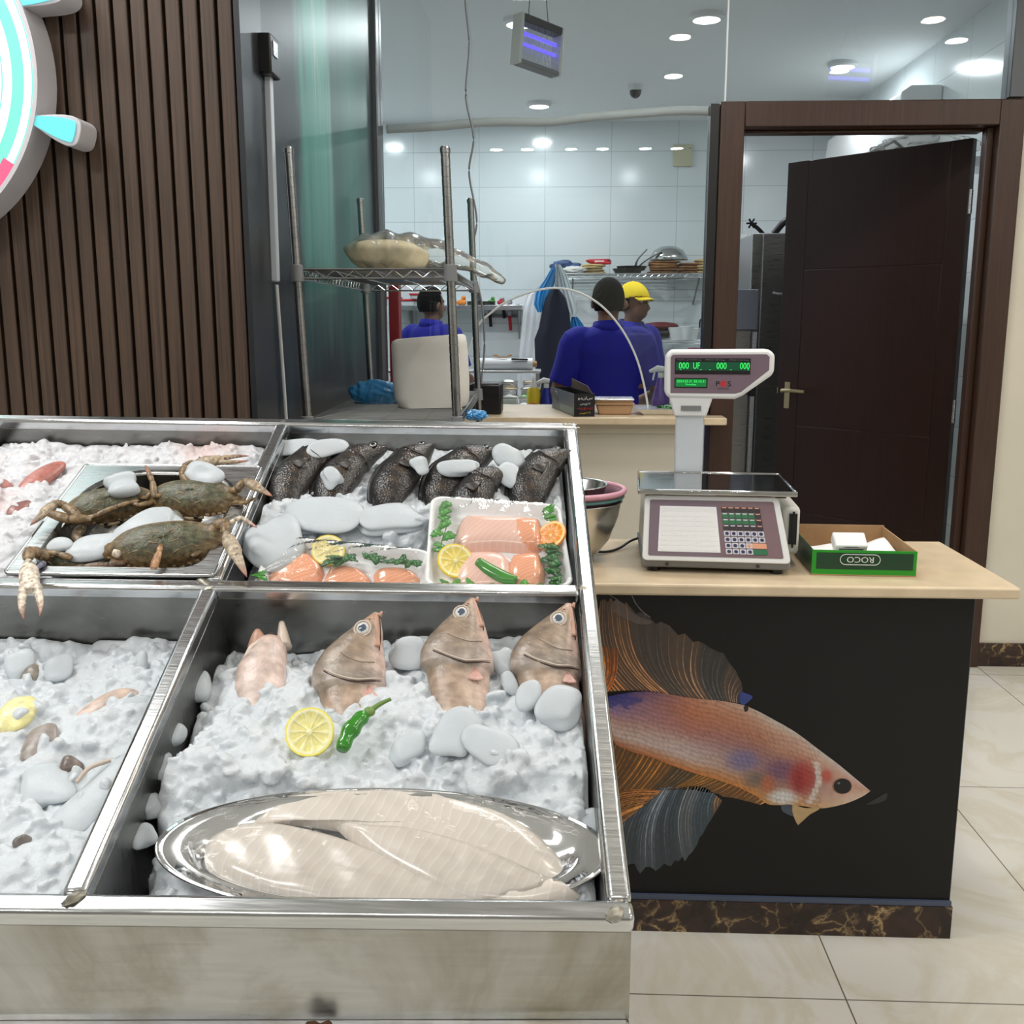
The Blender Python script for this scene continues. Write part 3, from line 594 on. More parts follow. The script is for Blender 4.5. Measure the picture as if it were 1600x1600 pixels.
# ================================================================ FISH, SHELLFISH AND TRAYS
def arc(P, n):
    P = cr(P, 16); d = np.r_[0, np.cumsum(np.linalg.norm(np.diff(P, axis=0), axis=1))]; s = np.linspace(0, d[-1], n)
    return np.stack([np.interp(s, d, P[:, k]) for k in range(3)], 1), s
MT['grouper'] = cm('grouper_skin', .30, .30, 55, .3, 240, spec=.6); MT['tilapia'] = cm('dark_tilapia_scales', .30, .35, 70, vor=.55, vscale=270, spec=.6)
MT['eyem'] = cm('fish_eye', .06, 0); MT['finm'] = cm('fish_fin', .4, .2, 120, spec=.6)
def fish(name, label, cat, pts, dorsal, prof, colf, mat, group, eye=None, nst=72, seg=28, gill=None, eyecol=None, fin=None, wave=None):
    """pts: centre line in the display frame from snout to tail; prof rows: distance, up, down, half thickness"""
    P, s = arc(pts, nst); pr = np.array(prof); up, dn, th = (np.interp(s, pr[:, 0], pr[:, k]) for k in (1, 2, 3))
    g = np.ones(nst)
    if gill: g = 1+.13*sstep(gill+.004, gill-.001, s)*sstep(gill*.25, gill*.8, s)
    t = T(name, label, cat, D(*P[0])*0+np.array([*(D(*P.mean(0))[:2]), float(D(*P.mean(0))[2]-.03)]), group)
    S_, TH = np.meshgrid(s, np.arange(seg)*2*np.pi/seg, indexing='ij'); col = colf(S_, np.sin(TH), s[-1])
    m = M(); m.x = XD; m.loft(P, th*g, up*g, dorsal, seg, True, col.reshape(-1, 3), dn*g); b = mk('body', m, mat, t, ang=180)
    fr = frames(P, dorsal); i = lambda d: int(np.argmin(abs(s-d)))
    FU = np.array([q[2] for q in fr]); FS = np.array([q[1] for q in fr])
    # which side looks out of the tray
    sg = 1 if fr[nst//4][1][2] > 0 else -1
    def surf(d, h, out=1.):
        ip = lambda a: np.array([np.interp(d, s, a[:, q]) for q in range(3)])
        R = np.interp(d, s, (up if h > 0 else dn)*g); w = np.interp(d, s, th*g)*math.sqrt(max(0, 1-(h/R)**2)) if abs(h) < R else 0
        return ip(P)+ip(FU)*h+ip(FS)*sg*w*out
    if eye:
        d, h, r = eye; c = surf(d, h, .93); k = i(d); nrm = unit(fr[k][1]*sg+fr[k][2]*.25)
        V, Fc = ico(3); dd = V@nrm; ex_, wh, pu = eyecol or (lin((190, 176, 160)), lin((214, 214, 212)), lin((86, 96, 112)))
        cc = np.where((dd > .86)[:, None], pu, np.where((dd > .62)[:, None], wh, ex_)); m = M(); m.x = XD
        V2 = V*r; V2 = V2-np.outer(V2@nrm*.45, nrm); m.add(V2+c, Fc, cc); mk('eye', m, MT['eyem'], t, label='clouded round eye', ang=180)
        m = M(); m.x = XD; a1 = unit(np.cross(nrm, fr[k][2])); b1 = np.cross(nrm, a1); ring = [c+nrm*r*.28+a1*math.cos(q)*r*1.02+b1*math.sin(q)*r*1.02 for q in np.linspace(0, 2*np.pi, 25)[:-1]]; m.tube(ring, r*.13, 6, tuple(nrm), closed=True); mk('eye_rim', m, mat if name != 'grouper' else MT['gilledge'], t)
    return t, surf, P, s, fr, sg
MT['gilledge'] = pm('pale_gill_edge', (206, 190, 176), .35); MT['grouper_ridge'] = pm('fish_cheek_ridge', (160, 142, 126), .35); MT['gilldark'] = pm('dark_gill_slit', (70, 52, 48), .5); MT['lip'] = pm('fish_lip', (186, 146, 126), .35, nz=.12)
G_PROF = [(a_, u_*1.09, d_*1.09, t_) for a_, u_, d_, t_ in [(0, .004, .005, .004), (.012, .012, .010, .010), (.03, .024, .017, .017), (.05, .036, .023, .023), (.075, .047, .029, .028), (.10, .053, .034, .031), (.122, .052, .036, .029), (.15, .045, .034, .027), (.22, .036, .027, .020), (.32, .018, .014, .010), (.38, .012, .010, .005), (.46, .01, .01, .004)]]
def g_col(light=0.):
    def f(s, h, L):
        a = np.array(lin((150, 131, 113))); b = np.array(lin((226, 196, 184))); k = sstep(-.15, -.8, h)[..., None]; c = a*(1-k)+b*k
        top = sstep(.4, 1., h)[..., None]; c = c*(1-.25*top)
        gray = sstep(.08, .115, s)[..., None]*(1-sstep(.126, .131, s))[..., None]*.5; c = c*(1-gray)+np.array(lin((168, 158, 150)))*gray
        aft = sstep(.13, .145, s)[..., None]*.6; c = c*(1-aft)+np.array(lin((196, 170, 152)))*aft
        sn = (1-sstep(.0, .03, s))[..., None]*.6; c = c*(1-sn)+np.array(lin((188, 146, 122)))*sn
        bl = np.sin(s*310+2.2*np.sin(h*4.1+s*90))*np.sin(h*6.3+s*140+1.3*np.sin(s*200)); c = c*(1+.16*bl)[..., None]; si = np.clip(np.sin(s*520+h*9)*np.sin(h*17-s*330)-.45, 0, 1)[..., None]*sstep(.07, .1, s)[..., None]*(1-sstep(.122, .128, s))[..., None]; c = c*(1-si*.8)+np.array(lin((206, 202, 198)))*si*.8
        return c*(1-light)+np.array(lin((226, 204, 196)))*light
    return f
def grouper(label, px, ns, eye, seed):
    pts = [Duv(x, y, n) for (x, y), n in zip(px, ns)]; axis = unit(pts[1]-pts[0]); dors = unit(np.array([-1, 0, 0.])-axis*(-axis[0])); dors = unit(dors+np.array([0, 0, .15]))
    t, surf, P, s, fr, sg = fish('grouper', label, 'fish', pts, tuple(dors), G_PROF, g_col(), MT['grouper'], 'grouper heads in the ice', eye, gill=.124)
    # edge of the gill cover, mouth line, jaw plate, fin
    ed = [surf(.124-.022*abs(h/.054)**1.6, h, 1.01) for h in np.linspace(-.035, .048, 15)]
    m = M(); m.x = XD; m.tube(cr(ed, 3), .0011, 6); mk('gill_edge', m, MT['gilledge'], t)
    m = M(); m.x = XD; m.tube(cr([e+fr[24][0]*.0026-np.array([0, 0, .0012]) for e in ed], 3), .0011, 6); mk('gill_slit', m, MT['gilldark'], t)
    jw = [surf(d, h, 1.02) for d, h in ((.004, -.001), (.02, -.006), (.04, -.012), (.058, -.017))]
    m = M(); m.x = XD; m.loft(cr(jw, 5), np.linspace(.002, .0052, 16), np.linspace(.001, .003, 16), (0, 0, 1), 10); mk('upper_jaw', m, MT['lip'], t, ang=180)
    m = M(); m.x = XD; m.tube(cr([surf(d, h, 1.03) for d, h in ((.0, -.004), (.02, -.011), (.042, -.018), (.062, -.0215))], 4), .0009, 6); mk('mouth_line', m, MT['gilldark'], t)
    m = M(); m.x = XD
    m.loft([surf(.006, -.006), surf(-.0, -.006)+np.array([.002, .004, .001])], [.004, .002], None, (0, 0, 1), 8); mk('lower_lip', m, MT['lip'], t, ang=180)
    pr_ = [surf(.092-.020*abs(h/.045)**1.5, h, 1.0) for h in np.linspace(-.020, .030, 11)]; m = M(); m.x = XD; m.tube(cr(pr_, 3), .0012, 6); mk('cheek_ridge', m, MT['grouper_ridge'], t)
    for d, h in ((.016, .006), (.021, .008)): m = M(); m.x = XD; m.ball(surf(d, h, .98), (.0014, .0014, .001), 1); mk('nostril', m, MT['gilldark'], t)
    m = M(); m.x = XD; b0 = surf(.132, -.014, 1.02); fan = []
    for a in np.linspace(-.5, .55, 9): fan.append([b0+(fr[36][0]*math.cos(a)-fr[36][2]*math.sin(a)*1.0)*q*.023+np.array([0, 0, .001*q+.0012*math.sin(a*20)]) for q in np.linspace(.1, 1, 6)])
    rc = np.array([lin((206, 120, 112))]*6+[lin((214, 150, 140))]*0); m.grid(np.array(fan), np.tile(np.linspace(0, 1, 6)[:, None]*np.array(lin((218, 176, 164)))+(1-np.linspace(0, 1, 6))[:, None]*np.array(lin((204, 150, 138))), (9, 1))); mk('pectoral_fin', m, MT['finm'], t, label='pinkish red fin', solid=.0008, ang=180)
    return t
grouper('grouper head standing in the ice above the lemon slice and green pepper', [(588, 958), (558, 1068), (572, 1140), (600, 1215)], [-.002, -.055, -.078, -.12], (.036, .010, .0118), 1)
grouper('largest grouper, its snout touching the cross bar, second from the right rim', [(738, 936), (724, 1062), (737, 1150), (765, 1225)], [.0, -.050, -.074, -.12], (.038, .014, .0112), 2)
grouper('grouper squeezed against the right rim of the front tray', [(889, 944), (864, 1052), (884, 1130), (912, 1215)], [-.004, -.054, -.070, -.11], (.038, .010, .0112), 3)
# the one with its mouth gaping
pts = [Duv(x, y, n) for (x, y), n in zip([(424, 1003), (414, 1062), (412, 1130), (420, 1190)], [-.056, -.066, -.085, -.11])]
gp_prof = [(0, .020, .020, .016), (.02, .032, .026, .022), (.06, .042, .030, .026), (.1, .044, .032, .026), (.3, .01, .01, .006)]
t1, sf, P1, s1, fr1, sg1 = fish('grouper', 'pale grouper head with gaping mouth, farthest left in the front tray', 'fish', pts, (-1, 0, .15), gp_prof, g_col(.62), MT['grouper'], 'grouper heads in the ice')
for nm, (a, b), r0 in (('upper_jaw', ((404, 1010), (402, 984)), .017), ('lower_jaw', ((444, 1012), (440, 972)), .012)):
    m = M(); m.x = XD; A, B = Duv(*a, -.062), Duv(*b, -.046); m.loft(cr([A, (A+B)/2+np.array([0, 0, .003]), B], 5), np.linspace(r0, .004, 11), np.linspace(.016, .003, 11), (0, 0, 1), 12); mk(nm, m, MT['lip'] if nm == 'upper_jaw' else MT['gilledge'], t1, ang=180)
m = M(); m.x = XD; m.ball(Duv(424, 1000, -.058), (.010, .012, .012), 2); mk('mouth_cavity', m, MT['gilldark'], t1)
m = M(); m.x = XD; m.loft(cr([Duv(383, 1030, -.048), Duv(392, 1012, -.040), Duv(404, 1003, -.040)], 5), .004, .003, seg=8); mk('cheek_fold', m, MT['gilledge'], t1)

TI_PROF = [(a_, u_*.84, d_*.84, t_) for a_, u_, d_, t_ in [(0, .006, .006, .005), (.012, .015, .014, .011), (.035, .029, .024, .018), (.07, .043, .035, .024), (.11, .051, .043, .026), (.15, .048, .042, .023), (.19, .036, .032, .016), (.225, .02, .018, .009), (.25, .018, .016, .004), (.28, .03, .028, .003)]]
def t_col(s, h, L):
    a = np.array(lin((34, 31, 31))); b = np.array(lin((92, 74, 58))); c = np.array(lin((116, 110, 104)))
    k = np.exp(-((h-.0)/.38)**2)[..., None]*(.55+.45*np.sin(s*260))[..., None]; o = a*(1-.75*k)+b*.75*k
    be = sstep(-.35, -1, h)[..., None]*.3; return (o*(1-be)+c*be)*.7
def tilapia(label, px, ns, dors, eye):
    pts = [Duv(x, y, n) for (x, y), n in zip(px, ns)]
    t, surf, P, s, fr, sg = fish('tilapia', label, 'fish', pts, dors, TI_PROF, t_col, MT['tilapia'], 'dark tilapia in the rear right tray', eye, eyecol=(lin((70, 64, 58)), lin((168, 170, 168)), lin((24, 24, 26))), gill=.066)
    m = M(); m.x = XD; m.tube(cr([surf(.067-.014*abs(h/.04)**1.6, h, 1.02) for h in np.linspace(-.024, .029, 11)], 3), .0011, 6); mk('gill_edge', m, MT['gilldark'], t)
    m = M(); m.x = XD; ds = np.linspace(.06, .19, 14); m.grid(np.array([[surf(d, .999*np.interp(d, [r[0] for r in TI_PROF], [r[1] for r in TI_PROF]))+fr[int(np.argmin(abs(s-d)))][2]*q+np.array([0, 0, -.004]) for q in (-.004, .005, .009)] for d in ds]), lin((30, 28, 28))); mk('dorsal_fin', m, MT['finm'], t, solid=.001)
    m = M(); m.x = XD; b0 = surf(.078, -.008, 1.08); m.grid(np.array([[b0+(fr[20][0]*math.cos(a)-fr[20][2]*math.sin(a))*q*.04+np.array([0, 0, .003*q]) for q in (.1, .5, 1)] for a in np.linspace(-.35, .35, 7)]), lin((52, 46, 42))); mk('pectoral_fin', m, MT['finm'], t, solid=.0008)
    m = M(); m.x = XD; m.tube(cr([surf(d, h, 1.03) for d, h in ((.001, -.002), (.010, -.004), (.018, -.009))], 4), .0012, 6); mk('mouth_line', m, MT['gilldark'], t)
tilapia('leftmost dark tilapia, ice on its snout, beside the divider', [(536, 700), (480, 727), (448, 772), (446, 830)], [-.012, -.022, -.04, -.075], (-1, .55, .2), None)
tilapia('dark tilapia with white rimmed eye half under ice, second from the divider', [(604, 700), (556, 722), (520, 770), (518, 830)], [-.010, -.022, -.04, -.075], (-1, .6, .2), (.024, .007, .0085))
tilapia('big dark tilapia lying bare with all its back showing, third from the divider', [(676, 696), (640, 726), (610, 772), (606, 830)], [-.004, -.010, -.028, -.075], (-1, .45, .2), (.026, .009, .0065))
tilapia('dark tilapia with a strip of ice along it behind the salmon tray', [(778, 704), (722, 728), (688, 772), (684, 830)], [-.010, -.016, -.032, -.075], (-1, .6, .2), (.025, .008, .007))
tilapia('small dark tilapia lowest in the row, head hidden by an ice pile', [(800, 742), (760, 752), (738, 788), (735, 840)], [-.014, -.014, -.030, -.07], (-.8, .8, .2), None)
tilapia('dark tilapia at the right rim with a pale eye', [(892, 706), (852, 730), (828, 772), (824, 830)], [-.006, -.014, -.030, -.075], (-1, .5, .2), (.030, .012, .0070))

# fish pieces showing through the left ice beds
def frag(px, w, h, n, col, label, ang=0., nm='fish', cat='fish', grp=None):
    global rng; old = rng; rng = np.random.default_rng(int(px[0]*3+px[1])); p = Dp(*px, n); k = px2m(p); m = M(); m.x = XD; R = np.array(Matrix.Rotation(ang, 3, 'Z'))
    m.ball(toD(p), (w*k/2, h*k*.7, .012), 3, lin(col), R, .10); rng = old; mk(nm, m, MT['grouper'], None, label, cat, grp, ang=180)
frag((165, 1102), 110, 36, -.058, (202, 178, 164), 'pinkish fish flank showing through the ice by the divider, upper one', .75)
frag((62, 1168), 50, 70, -.046, (150, 140, 134), 'grey fish showing through the ice in the front left tray', .3)
frag((112, 1200), 40, 22, -.044, (120, 108, 100), 'small brown fish bit beside the divider in the front left tray', .4)
frag((45, 1052), 36, 40, -.092, (140, 132, 122), 'grey fish at the back wall of the front left tray', .5)
frag((36, 1320), 30, 16, -.036, (120, 112, 108), 'grey fish edge low in the front left ice', .9)
frag((65, 745), 34, 56, -.042, (176, 110, 100), 'reddish fish piece in the pink ice beside the crab pan', -.4)
frag((8, 760), 26, 18, -.040, (188, 130, 122), 'small reddish fish piece at the left frame edge in pink ice', 0)
frag((31, 797), 20, 34, -.034, (150, 104, 98), 'dark red fish piece in pink ice left of the crab pan', -.2)
m = M(); m.x = XD; m.tube(cr([Duv(120, 1222, -.030), Duv(140, 1200, -.024), Duv(172, 1188, -.03)], 6), .0028, 8); mk('fish_bone', m, MT['gilledge'], None, 'thin curved white bone poking out of the front left ice', 'fish bone')
frag((20, 1120), 60, 60, -.040, (232, 224, 160), 'frosted lemon slice buried in the front left ice', .3, 'lemon_slice', 'lemon slice')

# ---- lemon slice and green peppers
MT['citrus'] = cm('citrus_flesh', .28, .06, 200, .2, 300, spec=.6, sss=.15, ssss=.005)
def citrus(name, label, c, nrm, r, th, rind, pith, flesh, up=(0, 1, 0), half=False, group=None, parent_cat='lemon slice'):
    """c, nrm in the display frame"""
    z = unit(nrm); x = unit(np.cross(up, z)); y = np.cross(z, x); X0 = XD@frame(c, x, y, z); N = 60; q = np.linspace(0, np.pi, N//2+1) if half else np.linspace(0, 2*np.pi, N+1)[:-1]
    rr = [0, .1, .14, .45, .78, .83, .9, .955, 1.]; V = []; Cc = []
    for a in q:
        sp = abs(math.sin(a*5)) < .10
        for i, k in enumerate(rr):
            dz = -.0012 if .1 < k < .82 and not sp else 0; V.append((k*r*math.cos(a), k*r*math.sin(a), th/2+dz)); var = 1+.06*math.sin(a*31)
            Cc.append(np.array(lin(pith)) if (k <= .1 or .82 < k < .94 or sp and k < .9) else (np.array(lin(rind)) if k >= .94 else np.array(lin(flesh))*var))
    n = len(rr); L = len(q); Fc = []
    for k in range(L if not half else L-1):
        l = (k+1) % L
        for i in range(n-1): Fc.append((k*n+i, k*n+i+1, l*n+i+1, l*n+i))
    m = M(); m.x = X0; m.add(V, Fc, Cc); t = T(name, label, parent_cat, D(*c)); mk('flesh', m, MT['citrus'], t, ang=180)
    m = M(); m.x = X0; G = np.array([[(r*math.cos(a)*k, r*math.sin(a)*k, zz) for k, zz in ((.96, th/2), (1., th/2-.001), (1.01, 0), (1., -th/2+.001), (.9, -th/2), (.0, -th/2))] for a in (q if half else np.r_[q, q[0]])]); m.grid(G, lin(rind)); mk('rind', m, MT['citrus'], t, ang=180)
    return t
citrus('lemon_slice', 'round lemon slice lying on the ice beside the green pepper', Duv(484, 1144, -.022), (.03, -.62, .78), .0315, .008, (248, 232, 84), (250, 246, 200), (243, 233, 152))
MT['pepper'] = pm('glossy_green_pepper', (52, 132, 34), .16, nz=.25, nscale=25, bump=.25, bscale=45, spec=.7); MT['pepper_stem'] = pm('pepper_stem', (110, 140, 70), .5)
def pepper(label, px, ns, r, stem):
    P = cr([Duv(x, y, n) for (x, y), n in zip(px, ns)], 6); k = np.linspace(0, 1, len(P)); rad = r*np.clip(np.sin(np.pi*np.clip(k*.86+.12, 0, 1))**.45, .1, 1)*(1+.10*np.sin(k*19))
    t = T('green_pepper', label, 'pepper', D(*P[0])); m = M(); m.x = XD; m.loft(P, rad, rad*.85, seg=14); mk('pod', m, MT['pepper'], t, ang=180)
    if stem: m = M(); m.x = XD; sp = cr([Duv(x, y, n) for (x, y, n) in stem], 5); m.tube(sp, np.linspace(r*.35, r*.2, len(sp)), 8); m.ball(Duv(*stem[0]), (r*.7, r*.7, r*.5), 2); mk('stem', m, MT['pepper_stem'], t)
    return t
pepper('glossy green pepper with its stem lying on the grouper ice', [(534, 1172), (545, 1146), (562, 1124), (578, 1112)], [-.018, -.014, -.012, -.012], .0115, [(577, 1112, -.010), (594, 1100, -.006), (611, 1092, -.002)])

# ---- oval platter with white fillets
pc = np.array([-.2745, .107, -.036]); X0 = XD@xf(pc, -.012)
t = T('oval_platter', 'oval polished steel platter across the front of the grouper ice', 'platter', D(*(pc-np.array([0, 0, .02]))))
m = M(); m.x = X0; prof = [(0, -.020), (.55, -.020), (.70, -.017), (.80, -.007), (.86, .002), (.90, .003), (.97, .001), (1., .0035), (1.003, .0005), (.97, -.002), (.90, -.001), (.85, -.004), (.79, -.011), (.69, -.0205), (0, -.0235)]
m.lathe([(a*.262, b) for a, b in prof], (0, 0, 0), 96, None, 1., .090/.262); mk('dish', m, MT['steel_polished'], t, ang=180)
m = M(); m.x = X0; m.tube([(.262*math.cos(a), .090*math.sin(a), .001) for a in np.linspace(0, 2*np.pi, 97)[:-1]], .0022, 8, closed=True); mk('rolled_rim', m, MT['steel_polished'], t, ang=180)
def pillow(pts, th, rings=7, m=None, pw=3., base=None, col=None, wob=0.):
    """soft slab over a closed outline (display frame points); raised by th along n"""
    P = cr(list(pts)+[pts[0]], 5)[:-1]; c = P.mean(0); L = len(P); V = []
    for k in range(rings+1):
        r = 1-k/rings*.98 if k else 1.; r = r if k else 1.
        q = c+(P-c)*r; q = q+np.array([0, 0, th])*((1-r**pw)**.5 if r < 1 else 0.)
        if wob: q[:, 2] += wob*np.sin(q[:, 0]*90+q[:, 1]*40)*(1-r)
        V.append(q)
    V.append(P*1.-np.array([0, 0, .002])); V = np.vstack(V); Fc = []
    for k in range(rings):
        for i in range(L): j = (i+1) % L; Fc.append((k*L+i, k*L+j, (k+1)*L+j, (k+1)*L+i))
    Fc.append(tuple(rings*L+i for i in range(L))); Fc.append(tuple((rings+1)*L+i for i in reversed(range(L))))
    for i in range(L): j = (i+1) % L; Fc.append(((rings+1)*L+i, (rings+1)*L+j, j, i))
    m = m or M(); m.x = XD; m.add(V, Fc, col); return m
def flesh_mat(name, a, b, rough=.2, ws=46, wd=2.2, bump=.35, rz=.35):
    t = Nt(name); w = t.n('ShaderNodeTexWave', wave_type='BANDS', bands_direction='X', wave_profile='SAW'); w.inputs['Scale'].default_value = ws; w.inputs['Distortion'].default_value = wd; w.inputs['Detail'].default_value = 3; w.inputs['Detail Scale'].default_value = .6
    t.l(t.obj((1, 1, .4), (0, 0, rz)), w.inputs['Vector']); f = t.noise(t.obj(), 16, 5); t.set(color=t.mix(t.ramp(w.outputs['Fac'], [(0., 0.), (.8, .25), (1., .9)]), t.ramp(f, [(.3, lin(a)), (.7, lin([min(255, x*1.04) for x in a]))]), lin(b)), rough=rough, sss=.25, ssss=.006, sssr=(1, .8, .7), spec=.8); t.bump(w.outputs['Fac'], bump, .0012); return t.mat
MT['whitefish'] = flesh_mat('white_fish_flesh', (210, 201, 190), (226, 221, 214), .22, 26, 6., .3); MT['salmon'] = flesh_mat('salmon_flesh', (226, 152, 112), (240, 196, 170), .18, 60, 3.5, .15, 1.1); MT['salmonpink'] = flesh_mat('pale_pink_fish_flesh', (226, 184, 168), (238, 210, 198), .2, 40, 4, .15, .8)
for px, n, th, lab in [([(424, 1244), (520, 1234), (620, 1236), (722, 1250), (815, 1286), (880, 1345), (905, 1385), (860, 1392), (740, 1352), (600, 1312), (470, 1290), (394, 1288)], -.046, .018, 'rearmost pale fish fillet across the oval platter'),
                       ([(520, 1290), (640, 1300), (760, 1335), (860, 1380), (905, 1402), (800, 1425), (690, 1405), (590, 1350)], -.042, .022, 'pale fish fillet in the middle of the platter, right end'),
                       ([(318, 1338), (330, 1308), (392, 1288), (500, 1305), (600, 1340), (700, 1388), (770, 1420), (640, 1432), (500, 1420), (400, 1398), (340, 1372)], -.044, .022, 'front pale fish fillet with its tip at the left end of the platter')]:
    mk('fish_fillet', pillow([Duv(x, y, n) for x, y in px], th*.8, 8, wob=.0025, pw=6.), MT['whitefish'], None, lab, 'fish fillet', 'white fillets on the platter', ang=180)
MT['cling'] = film('cling_film', (.98, .98, .98), .04, .06, .45, 26, (1, 2.2, 1), 1.22); MT['cling_tray'] = film('cling_film_tray', (.98, .98, .98), .03, .07, .5, 34, (2.6, 1, 1), 1.16)
gu = np.linspace(-.235, .235, 60); gv = np.linspace(-.083, .083, 26)
U, V = np.meshgrid(gu, gv, indexing='ij'); R2 = np.clip((U/.262)**2+(V/.090)**2, 0, 1); Hh = .004+.017*np.sqrt(1-R2)+.0008*np.sin(U*90+V*140)+.0006*np.sin(U*210-V*60)
lim = np.sqrt(np.maximum((U/.245)**2+(V/.084)**2, 1e-9)); sc = np.where(lim > 1, 1/lim, 1.)
m = M(); m.x = X0; m.grid(np.stack([U*sc, V*sc, Hh], -1)); mk('cling_film', m, MT['cling'], t, ang=180)

# ---- white foam trays with salmon
MT['foam'] = pm('white_foam', (238, 240, 241), .5, bump=.08, bscale=300)
def quad(c4):
    """frame of a tray from its four corners (display frame: back left, back right, front right, front left)"""
    a, b, c, d = [np.asarray(q) for q in c4]; return lambda s, q, h=0.: (a*(1-s)+b*s)*(1-q)+(d*(1-s)+c*s)*q+np.array([0, 0, h])
def rrect(rx, n=6, k0=0., k1=1.):
    P = []
    for cx, cy, a0 in ((k1-rx, k1-rx, 0), (k0+rx, k1-rx, 90), (k0+rx, k0+rx, 180), (k1-rx, k0+rx, 270)):
        for a in np.linspace(a0, a0+90, n): P.append((cx+rx*math.cos(math.radians(a)), cy+rx*math.sin(math.radians(a))))
    return P
def foam_tray(label, c4, h=.024):
    f = quad(c4); t = T('foam_tray', label, 'food tray', D(*(f(.5, .5)-np.array([0, 0, h])))); rings = []
    for k, z in ((1., 0.), (.985, .0018), (.96, .0005), (.91, -h*.7), (.86, -h*.86), (.5, -h*.88), (.02, -h*.88)):
        rings.append([f(.5+(x-.5)*k, .5+(y-.5)*k, z) for x, y in rrect(.09)])
    rings = np.array(rings); L = rings.shape[1]; m = M(); m.x = XD; G = np.concatenate([rings, rings[:, :1]], 1); m.grid(G); mk('tray_body', m, MT['foam'], t, solid=.003, ang=180)
    m = M(); m.x = XD; gs, gq = np.meshgrid(np.linspace(.015, .985, 44), np.linspace(.015, .985, 30), indexing='ij')
    G = np.array([[f(s, q, .0045+.010*math.sin(np.pi*s)**.6*math.sin(np.pi*q)**.6+.0012*math.sin(s*38+q*13)*math.sin(q*21)) for s, q in zip(r1, r2)] for r1, r2 in zip(gs, gq)]); m.grid(G); mk('cling_film', m, MT['cling_tray'], t, ang=180)
    return f
tA = foam_tray('left white foam tray of three salmon steaks under cling film', [Duv(424, 838, -.020), Duv(672, 862, -.020), Duv(672, 925, -.046), Duv(392, 928, -.046)])
tB = foam_tray('right white foam tray of pink fillet pieces, citrus and herbs under cling film', [Duv(674, 776, .008), Duv(874, 790, .008), Duv(896, 918, -.036), Duv(664, 918, -.040)])
def in_tray(f, pts, h): return [f(s, q, h) for s, q in pts]
def circ(cx, cy, rx, ry, n=12, ph=0., k=.12): return [(cx+rx*math.cos(a)*(1+k*math.sin(3*a+ph)), cy+ry*math.sin(a)*(1+k*math.sin(2*a+ph))) for a in np.linspace(0, 2*np.pi, n+1)[:-1]]
for lab, pts, mt_, th in [('round salmon steak at the left end of the left foam tray', circ(.20, .46, .165, .36, 12, .4, .05), 'salmon', .017), ('middle salmon piece in the left foam tray under shiny film', circ(.50, .58, .14, .28, 12, 1.), 'salmon', .017), ('right salmon piece in the left foam tray', circ(.79, .54, .14, .27, 12, 2.), 'salmon', .016)]:
    mk('salmon_steak', pillow(in_tray(tA, pts, -.019), th, 6), MT[mt_], None, lab, 'salmon steak', 'salmon steaks in the left tray', ang=180)
for lab, pts, mt_, th in [('large pale pink fillet piece at the back of the right foam tray', [(.24, .14), (.5, .13), (.80, .12), (.82, .3), (.80, .5), (.5, .5), (.2, .52), (.2, .3)], 'salmonpink', .022), ('orange salmon fillet end at the back right of the right tray', [(.6, .16), (.83, .14), (.84, .34), (.8, .5), (.62, .46)], 'salmon', .024), ('pale fillet piece at the front of the right foam tray', [(.2, .56), (.5, .54), (.6, .66), (.58, .9), (.4, .95), (.2, .93)], 'salmonpink', .020), ('orange salmon chunk at the front right of the right tray', [(.6, .58), (.8, .54), (.83, .75), (.78, .93), (.62, .95), (.56, .78)], 'salmon', .021)]:
    mk('salmon_fillet', pillow(in_tray(tB, pts, -.019), th, 6), MT[mt_], None, lab, 'salmon fillet', 'fillets in the right tray', ang=180)
citrus('lemon_slice', 'pale lemon slice at the back of the left salmon tray', tA(.37, .13, -.004), (.1, -.5, .85), .028, .005, (236, 214, 90), (244, 236, 190), (236, 222, 150))
citrus('lemon_slice', 'bright lemon half slice at the front left of the right foam tray', tB(.20, .72, .0), (.25, -.5, .8), .030, .006, (246, 212, 40), (250, 240, 190), (240, 216, 90), up=(1, .3, 0))
citrus('orange_slice', 'orange slice at the right edge of the right foam tray', tB(.90, .40, .001), (-.5, -.3, .8), .028, .006, (240, 150, 30), (246, 200, 120), (238, 146, 30), parent_cat='orange slice')
pts = [tB(s, q, -.002) for s, q in ((.36, .72), (.44, .80), (.54, .88), (.62, .92))]
P = cr(pts, 6); k = np.linspace(0, 1, len(P)); m = M(); m.x = XD; m.loft(P, .013*np.clip(np.sin(np.pi*(k*.8+.14))**.5, .1, 1), .009, seg=14); mk('green_pepper', m, MT['pepper'], None, 'green pepper under the film of the right foam tray', 'pepper', ang=180)
MT['parsley'] = pm('parsley_leaf', (64, 140, 44), .35, nz=.35, nscale=60); MT['parsley_dark'] = pm('wet_dark_herb', (28, 96, 34), .25, nz=.4, nscale=60)
